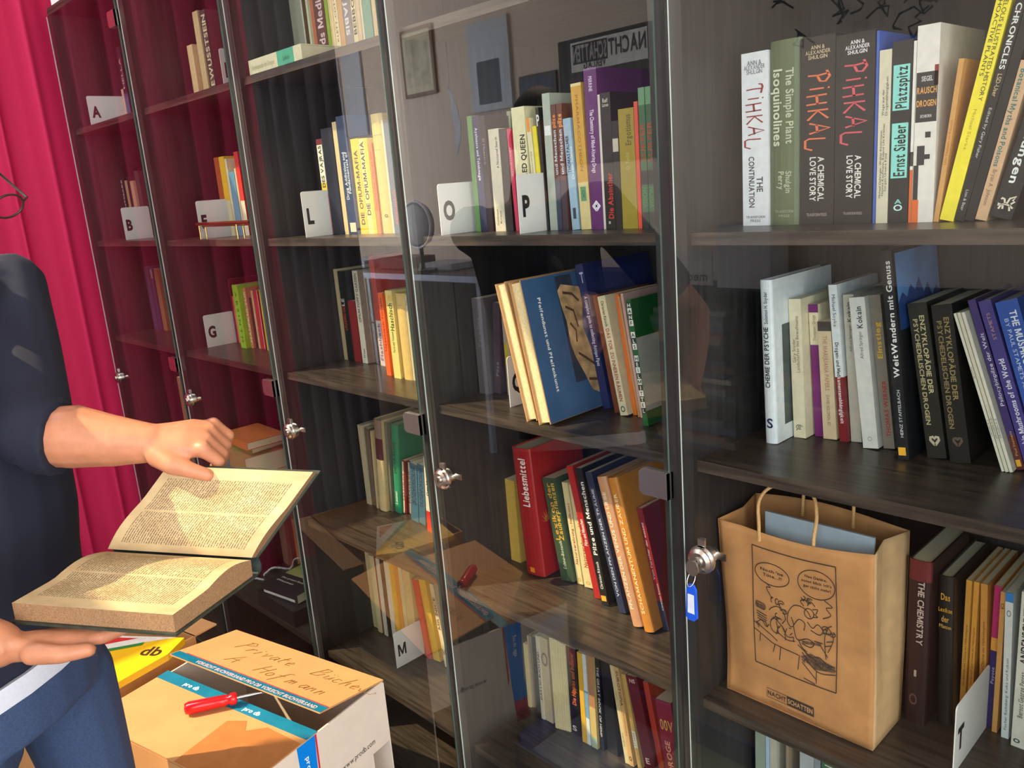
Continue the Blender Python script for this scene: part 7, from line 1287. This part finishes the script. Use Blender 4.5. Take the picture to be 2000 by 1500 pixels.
limb([lh(.016, -.022, -.006), lh(.042, -.040, -.010), lh(.070, -.046, -.016), lh(.094, -.047, -.024)], [.020, .0165, .0125, .0105], SKIN, pm, 12)
# right hand under the book, palm up, fingers along the lower board
RB = [Vector((1.905, -.755, 1.002)), Vector((1.925, -.700, .996))]
pm.rings([[p + Vector((.62, .2, 0)).normalized() * w * math.cos(2 * PI * j / 14) + UP * t * math.sin(2 * PI * j / 14) for j in range(14)] for p, w, t in ((RWR, .031, .027), (Vector((1.895, -.775, .998)), .036, .020), (Vector((1.905, -.735, .993)), .043, .016), (Vector((1.912, -.700, .992)), .042, .014))], SKIN)
for i, s in enumerate((-.032, -.010, .012, .033)):
    d0 = Vector((.62, .2, 0)).normalized() * s; L = (.9, 1.05, 1.0, .8)[i]
    p0 = Vector((1.912, -.702, .992)) + d0; f_ = Vector((-.05, .95, 0)).normalized()
    limb([p0, p0 + f_ * .030 * L + UP * -.001, p0 + f_ * .055 * L + UP * .000, p0 + f_ * .075 * L + UP * .000], [.0105, .0098, .009, .008], SKIN, pm, 10)
limb([Vector((1.925, -.770, .998)), Vector((1.955, -.745, .996)), Vector((1.968, -.715, .993))], [.016, .0125, .010], SKIN, pm, 10)
# legs and feet
HIPL = Vector((1.490, -.678, .90)); HIPR = Vector((1.570, -.843, .90))
for hip, off in ((HIPL, Vector((-.03, .03, 0))), (HIPR, Vector((.03, -.04, 0)))):
    kn = Vector((hip.x + .03, hip.y, .50)) + off; an = Vector((hip.x, hip.y, .09)) + off
    limb([hip, kn, an], [.075, .052, .036], SKIN, pm)
    limb([an + Vector((0, 0, -.03)), an + FD * .10 + Vector((0, 0, -.055)), an + FD * .17 + Vector((0, 0, -.06))], [.034, .030, .022], SKIN, pm)
per = pm.build('person')
tag(per, 'person in navy t-shirt and jeans standing at left, holding the open book', 'person')
def fuse(o, vox, sm):
    r = o.modifiers.new('fuse', 'REMESH'); r.mode = 'VOXEL'; r.voxel_size = vox; r.use_smooth_shade = True
    s = o.modifiers.new('soft', 'SMOOTH'); s.factor = .5; s.iterations = sm
fuse(per, .0036, 4)
sm_ = MB()   # t-shirt
tor2 = [(.815, (.128, .180)), (.88, (.131, .180)), (.95, (.131, .178)), (1.00, (.132, .176)), (1.05, (.134, .172)), (1.15, (.132, .170)), (1.28, (.128, .176)), (1.38, (.112, .184)), (1.44, (.095, .165)), (1.475, (.075, .11)), (1.492, (.064, .08))]
torso(sm_, T_(tor2, .004, .004), NAVY)
limb([LSH + Vector((.03, -.04, -.01)), LSH, LSH.lerp(LEL, .45), LSH.lerp(LEL, .85), LEL + Vector((0, 0, .012))], [.07, .070, .068, .064, .060], NAVY, sm_)
sm_.tube([LEL, LEL.lerp(LWR, .12), LEL.lerp(LWR, .24)], [.058, .059, .061], NAVY, 18)
limb([RSH + Vector((-.03, .04, -.01)), RSH, RSH.lerp(REL, .45), RSH.lerp(REL, .70)], [.07, .070, .070, .068], NAVY, sm_)
ts = sm_.build('t_shirt', per); fuse(ts, .006, 5); ts['label'] = 'navy t-shirt'
us = MB(); torso(us, T_([(.782, (.128, .178)), (.80, (.130, .180)), (.818, (.128, .178))], .014, .014), WHITEC); us.build('undershirt_hem', per)['label'] = 'white hem below the t-shirt'
jm = MB()
torso(jm, T_([(.70, (.125, .180)), (.76, (.130, .184)), (.790, (.130, .180))], .008, .008), JEAN)
for hip, off in ((HIPL, Vector((-.03, .03, 0))), (HIPR, Vector((.03, -.04, 0)))):
    kn = Vector((hip.x + .03, hip.y, .50)) + off; an = Vector((hip.x, hip.y, .07)) + off
    limb([hip + Vector((0, 0, -.18)), hip.lerp(kn, .45), kn, an], [.098, .094, .076, .070], JEAN, jm)
je = jm.build('jeans', per); fuse(je, .007, 4); je['label'] = 'blue jeans'
hm = MB(); hm.ball(hp(-.022, 0, .034), (.096, .080, .090), HAIR, HM, 20, 14); hm.ball(hp(-.06, 0, -.01), (.055, .070, .07), HAIR, HM); hr = hm.build('hair', per); fuse(hr, .006, 2)
for sgn in (-1, 1):
    em = MB(); em.ball(hp(.0655, sgn * .033, .010), .0125, mat((226, 222, 216), .2)); ey = em.build('eye', per)
    em = MB(); em.ball(hp(.0735, sgn * .033, .006), .0062, mat((52, 40, 32), .15)); em.build('iris', ey)
    em = MB(); em.tube([hp(.076, sgn * .018, .034), hp(.080, sgn * .034, .039), hp(.068, sgn * .055, .034)], [.003, .0042, .002], HAIR, 8); em.build('eyebrow', per)
em = MB(); em.tube([hp(.088, -.022, -.0605), hp(.0965, 0, -.0605), hp(.088, .022, -.0605)], [.0012, .003, .0012], mat((150, 84, 72), .5), 8); em.build('mouth', per)
gm = MB(); FRM = mat((58, 44, 40), .3)
for s in (-1, 1):
    # oval lens rim in a plane across the gaze
    rim = [hp(.132 + .003 * math.cos(t), s * .036 + .027 * math.cos(t), -.006 + .021 * math.sin(t)) for t in [2 * PI * j / 20 for j in range(20)]]
    gm.tube(rim, .0018, FRM, 8, True)
    gm.tube([hp(.132, s * .063, .002), hp(.128, s * .074, .006), hp(.06, s * .080, .014), hp(-.01, s * .082, .018)], .0022, FRM, 8)
gm.tube([hp(.133, -.009, -.002), hp(.136, 0, .001), hp(.133, .009, -.002)], .0018, FRM, 8)
gl_ = gm.build('glasses', per); gl_['label'] = 'thin dark-framed glasses'
sho = mat((52, 46, 42), .5)
for hip, off in ((HIPL, Vector((-.03, .03, 0))), (HIPR, Vector((.03, -.04, 0)))):
    an = Vector((hip.x, hip.y, .0)) + off; s_ = MB()
    s_.rings([[an + FD * a + LD * w * math.cos(2 * PI * j / 14) + UP * max(.002, c + h_ * math.sin(2 * PI * j / 14)) for j in range(14)] for a, w, h_, c in ((-.07, .02, .03, .04), (-.05, .038, .045, .048), (.02, .044, .05, .052), (.10, .050, .034, .036), (.17, .042, .026, .028), (.20, .02, .014, .018))], sho)
    s_.build('shoe', per)
# ---------------------------------------------------------------- far side of the room, seen in the glass
YW = YB + .004
def frame_pic(name, x0, x1, z0, z1, fr, mat_col, pic, label, cat='picture', bw=.025, picrect=None):
    b = MB()
    b.box(x0, x1, YB + .001, YB + .02, z0, z1, mat(fr, .5)); o = b.build(name); tag(o, label, cat)
    m = MB(); m.quad((x1 - bw, YB + .0205, z0 + bw), (x0 + bw, YB + .0205, z0 + bw), (x0 + bw, YB + .0205, z1 - bw), (x1 - bw, YB + .0205, z1 - bw), mat(mat_col, .5)); s = m.build('mount', o)
    if pic:
        a, b_, c, d = picrect
        m = MB(); m.quad((x1 - a * (x1 - x0), YB + .021, z0 + c * (z1 - z0)), (x0 + (1 - b_) * (x1 - x0), YB + .021, z0 + c * (z1 - z0)), (x0 + (1 - b_) * (x1 - x0), YB + .021, z0 + d * (z1 - z0)), (x1 - a * (x1 - x0), YB + .021, z0 + d * (z1 - z0)), mat(pic, .5, 0, .4, 12)); m.build('print', o)
    return o
frame_pic('framed_picture', -2.02, -1.66, 2.20, 2.66, (130, 100, 70), (214, 206, 176), (190, 186, 160), 'wood-framed sheet on the opposite wall, mirrored left of the pale frame', picrect=(.15, .85, .15, .85))
frame_pic('framed_picture', -1.30, -.91, 2.02, 2.58, (200, 204, 210), (196, 206, 220), (70, 80, 92), 'pale blue framed print on the opposite wall, mirrored in the glass', picrect=(.24, .8, .08, .56))
frame_pic('framed_picture', -.84, -.52, 1.72, 2.19, (70, 60, 60), (60, 74, 104), (150, 90, 80), 'small blue picture mirrored left of the big poster', picrect=(.35, .7, .3, .85))
frame_pic('framed_picture', -3.08, -2.86, 1.9, 2.62, (206, 212, 222), (196, 204, 216), None, 'narrow pale sheet on the opposite wall, mirrored above the L card')
frame_pic('framed_picture', -2.80, -2.55, 2.0, 2.62, (206, 212, 222), (206, 212, 222), None, 'wide pale sheet on the opposite wall, mirrored above the yellow books')
po = MB(); po.box(-.50, .205, YB + .001, YB + .006, 1.62, 2.34, mat((36, 26, 20), .5, 0, .3, 6)); po = po.build('poster'); tag(po, 'dark poster with white title block on the opposite wall', 'poster')
def pq(u0, u1, v0, v1, m, name, dy=.0005):
    X = lambda u: .205 - u * .705
    Z = lambda v: 1.62 + v * .72
    q = MB(); q.quad((X(u0), YB + .006 + dy, Z(v0)), (X(u1), YB + .006 + dy, Z(v0)), (X(u1), YB + .006 + dy, Z(v1)), (X(u0), YB + .006 + dy, Z(v1)), m); q.build(name, po)
pq(.06, .86, .74, .97, mat((244, 242, 238), .5), 'title_block')
pq(.46, .84, .80, .955, mat((24, 22, 22), .5), 'title_bar', .001)
pq(.12, .9, .05, .7, mat((76, 40, 70), .5, 0, .5, 9), 'poster_picture')
for s, u0, u1, v, c_ in (('NACHT', .075, .45, .82, (40, 36, 36)), ('SCHATTEN', .47, .835, .82, (210, 208, 204)), ('VERLAG', .48, .72, .755, (50, 46, 46))):
    V, F, w = text2d(s, True); k = (u1 - u0) * .705 / w; h_ = .09 if v > .8 else .04
    q = MB(); q.add([(.205 - u0 * .705 - x * k, YB + .0078, 1.62 + v * .72 + y * h_ / .72) for x, y in V], F, mat(c_, .5)); q.build('poster_lettering', po)
# low shelf with magazines under the poster
ms = empty('magazine_shelf', (.25, YB + .002, 0))
BLK = mat((14, 13, 14), .6, 0, .2, 20); tag(ms, 'dark low shelf unit with stacked magazines along the opposite wall', 'shelf')
b = MB()
for z in (0.02, .32, .62, .92):
    b.box(0, 2.3, 0.0101, .32, z, z + .02, BLK)
b.build('shelf', ms)
b = MB(); b.box(0, 2.3, 0, .01, 0, .94, BLK); b.build('back_panel', ms)
for xx in (0, .74, 1.48, 2.28):
    b = MB(); b.box(xx, xx + .02, 0.0102, .321, 0, .9199, BLK); b.build('side_panel', ms)
cols = [(120, 76, 46), (60, 74, 120), (150, 140, 130), (170, 120, 90), (120, 50, 56), (70, 90, 130), (120, 124, 130), (60, 100, 96), (150, 150, 146), (100, 92, 60), (190, 180, 160), (46, 60, 100)]
names = ['brown', 'dark blue', 'grey', 'sand', 'wine red', 'slate blue', 'mid grey', 'sea green', 'light grey', 'olive', 'ivory', 'navy']
rnd = random.Random(4)
k = 0
for bay, lev in ((0, .04), (0, .34), (0, .64), (1, .34), (1, .64)):
    z = lev
    for j in range(7):
        t = rnd.uniform(.018, .036)
        if z + t > lev + .26: break
        xa = .25 + .05 + bay * .74 + rnd.uniform(0, .05)
        c_ = cols[k % 12]
        b = MB(); b.box(xa, xa + rnd.uniform(.42, .52), YB + .05, YB + .28, z + .0004, z + t, mat(c_, .6)); o = b.build('magazine_stack')
        tag(o, '%s magazine pile, %s from the bottom, %s shelf compartment' % (names[k % 12], ['lowest', 'second', 'third', 'fourth', 'fifth', 'sixth', 'seventh'][j], {(0, .04): 'lowest left', (0, .34): 'middle left', (0, .64): 'upper left', (1, .34): 'middle right', (1, .64): 'upper right'}[(bay, lev)]), 'magazines', 'magazine piles mirrored in the right-hand glass')
        z += t; k += 1
sg = MB(); sg.box(.30, .66, YB + .18, YB + .19, .9405, 1.12, mat((206, 200, 200), .5)); sg = sg.build('counter_sign'); tag(sg, 'white counter sign with red dot on the low shelf', 'sign')
V, F, w = text2d('medijuana', True); k = .30 / w
q = MB(); q.add([(.63 - x * k, YB + .1906, .965 + y * k) for x, y in V], F, mat((60, 50, 60), .5)); q.build('sign_lettering', sg)
q = MB(); q.add([(.37 + .03 * math.cos(t), YB + .1906, 1.07 + .03 * math.sin(t)) for t in [2 * PI * j / 16 for j in range(16)]], [list(range(16))], mat((170, 60, 70), .5)); q.build('sign_dot', sg)
pr_ = MB(); pr_.box(.72, 1.02, YB + .06, YB + .24, .9405, 1.26, mat((196, 196, 200), .5)); r = pr_.build('document_box'); tag(r, 'light grey box standing on the low shelf by the sign', 'box')
# desk with papers and a round mirror-like lamp head
dk = empty('desk', (-2.4, -2.75, 0)); tag(dk, 'desk with pale front edge, mirrored below the L card', 'desk')
b = MB(); b.box(0, 2.0, 0, .62, 1.02, 1.045, mat((70, 66, 70), .5)); b.build('desk_top', dk)
sb = MB(); sb.box(-2.55, .24, YB + .001, YB + .20, .0003, 1.0, mat((12, 12, 14), .6, 0, .2, 20)); sb = sb.build('sideboard'); tag(sb, 'long black sideboard under the desk along the opposite wall', 'sideboard')
for k in range(5):
    dd = MB(); dd.box(-2.54 + k * .555, -2.0 + k * .555, YB + .2001, YB + .215, .06, .98, mat((15, 15, 18), .6, 0, .2, 20)); dd.build('door', sb)
b = MB(); b.box(0, 2.0, .6201, .632, 1.015, 1.05, mat((170, 186, 214), .4)); b.build('front_edge', dk)
for xx in (.03, 1.94):
    for yy in (.03, .58):
        b = MB(); b.box(xx, xx + .03, yy, yy + .03, 0, 1.02, mat((170, 180, 200), .4)); b.build('leg', dk)
for j, (xa, c_, t, nm_, lb) in enumerate(((-2.2, (190, 194, 204), .05, 'paper_stack', 'white paper stack at the far end of the desk'), (-1.7, (96, 60, 56), .07, 'paper_stack', 'dark red folder stack on the desk'), (-1.25, (170, 174, 184), .04, 'paper_stack', 'light paper stack in the middle of the desk'))):
    b = MB(); b.box(xa, xa + .32, -2.6, -2.36, 1.0455, 1.0455 + t, mat(c_, .6)); tag(b.build(nm_), lb, 'papers')
ch = empty('desk_fan', (-1.07, -2.25, 1.0455)); tag(ch, 'round grey table fan on the desk, mirrored left of the O card', 'fan')
b = MB(); n = 28
def disc2(y, r, z=.295):
    return [Vector((r * math.cos(2 * PI * j / n), y, z + r * math.sin(2 * PI * j / n))) for j in range(n)]
b.rings([disc2(-.02, .03), disc2(-.02, .13), disc2(.02, .14), disc2(.03, .12), disc2(.035, .02)], mat((150, 152, 160), .4)); b.build('fan_head', ch)
b = MB(); b.tube([tuple(p) for p in disc2(.022, .142)], .008, mat((226, 226, 236), .3), 8, True); b.build('fan_rim', ch)
b = MB(); b.tube([(0, 0, .02), (0, 0, .2)], .014, mat((60, 60, 64), .4)); b.rings([[Vector((.09 * math.cos(2 * PI * j / n), .09 * math.sin(2 * PI * j / n), z)) for j in range(n)] for z in (.0003, .02)], mat((60, 60, 64), .4)); b.build('fan_stand', ch)
# tall dark houseplant beside the curtain and curly plant on the opposite wall
LEAF = mat((40, 84, 40), .5, 0, .3, 30)
pl = empty('potted_plant', (-1.1, -1.62, 0)); tag(pl, 'tall green plant in a dark pot, mirrored beside the grey curtain', 'plant')
b = MB(); b.rings([[Vector((r * math.cos(2 * PI * j / 18), r * math.sin(2 * PI * j / 18), z)) for j in range(18)] for z, r in ((.0003, .12), (.30, .16), (.30, .14), (.26, .13))], mat((50, 44, 42), .5)); b.build('pot', pl)
b = MB(); rnd = random.Random(9)
for i in range(90):
    z = rnd.uniform(.5, 2.35); a = rnd.uniform(0, 2 * PI); L = rnd.uniform(.14, .28); r0 = .01
    p0 = Vector((0, 0, z)); d = Vector((math.cos(a), math.sin(a), rnd.uniform(-.2, .5))); s = Vector((-math.sin(a), math.cos(a), 0)) * rnd.uniform(.02, .04)
    pmid = p0 + d * L * .55; pe = p0 + d * L + Vector((0, 0, -.06))
    b.add([p0, pmid + s, pe, pmid - s + Vector((0, 0, .012))], [(0, 1, 2, 3)], LEAF)
lv_ = b.build('foliage', pl); lv_['kind'] = 'stuff'
b = MB(); b.tube([(0, 0, .26), (.02, .01, 1.2), (0, -.01, 2.3)], [.014, .011, .006], mat((70, 60, 40), .7)); b.build('stem', pl)
hg = MB(); rnd = random.Random(12)
for i in range(26):
    x = rnd.uniform(.95, 1.75); z = rnd.uniform(2.12, 2.5); P = []
    for k in range(9):
        P.append((x, YB + .05 + rnd.uniform(0, .05), z)); x += rnd.uniform(-.06, .06); z += rnd.uniform(-.05, .05)
    hg.tube(P, .005, mat((40, 34, 32), .7), 5)
hg = hg.build('twig_garland'); tag(hg, 'dark curly twig garland on the opposite wall, mirrored above the right-hand books', 'garland'); hg['kind'] = 'stuff'
# featherlike strip put in for a bright mirrored streak, hung on a thread
fe = MB(); n = 14; V = []; F = []
for i in range(n + 1):
    t = i / n; w_ = .030 * math.sin(PI * min(1, t * 1.02)) ** .7 * (1 + .2 * math.sin(i * 2.2)); bx0 = -.93 + .03 * math.sin(t * 4) - .01
    V += [(bx0 - w_, -2.5 + .004 * math.sin(i), 1.73 + .42 * t), (bx0 + w_, -2.5, 1.73 + .42 * t)]
for i in range(n):
    F.append((2 * i, 2 * i + 1, 2 * i + 3, 2 * i + 2))
fe.add(V, F, mat((232, 236, 250), .7, 0, .05, 60)); feo = fe.build('bright_strip'); md = feo.modifiers.new('t', 'SOLIDIFY'); md.thickness = .003; tag(feo, 'long featherlike strip put in for a bright streak, mirrored left of the O card row', 'bright_strip')
th_ = MB(); th_.tube([(-.95, -2.5, 2.15), (-.95, -2.5, 2.999)], .0012, mat((200, 200, 200), .5), 6); th_.build('thread', feo)
# blue crate on the floor at the foot of the cabinets, seen only in the lowest part of the glass
cr = empty('storage_crate', (1.76, -.52, 0)); tag(cr, 'blue plastic crate with papers on the floor before the cabinets', 'crate')
CB = mat((22, 52, 130), .35, 0, .1, 20); b = MB()
for q_ in ((0, .76, 0, .012, .0003, .26), (0, .76, .308, .32, .0003, .22), (0, .012, .0121, .3079, .0003, .24), (.748, .76, .0121, .3079, .0003, .24), (.0121, .7479, .0121, .3079, .0003, .012)):
    b.box(*q_, CB)
b.build('crate_wall', cr)
b = MB(); b.box(2.06, 2.49, -.50, -.22, .0125, .205, mat((150, 170, 120), .6, 0, .1, 12)); tag(b.build('paper_stack'), 'pale green paper stack in the blue crate', 'papers')
b = MB(); b.box(1.78, 2.02, -.49, -.23, .0125, .19, mat((150, 170, 206), .25, 0, .25, 9)); tag(b.build('plastic_folder'), 'pale blue plastic folders in the blue crate', 'folders')
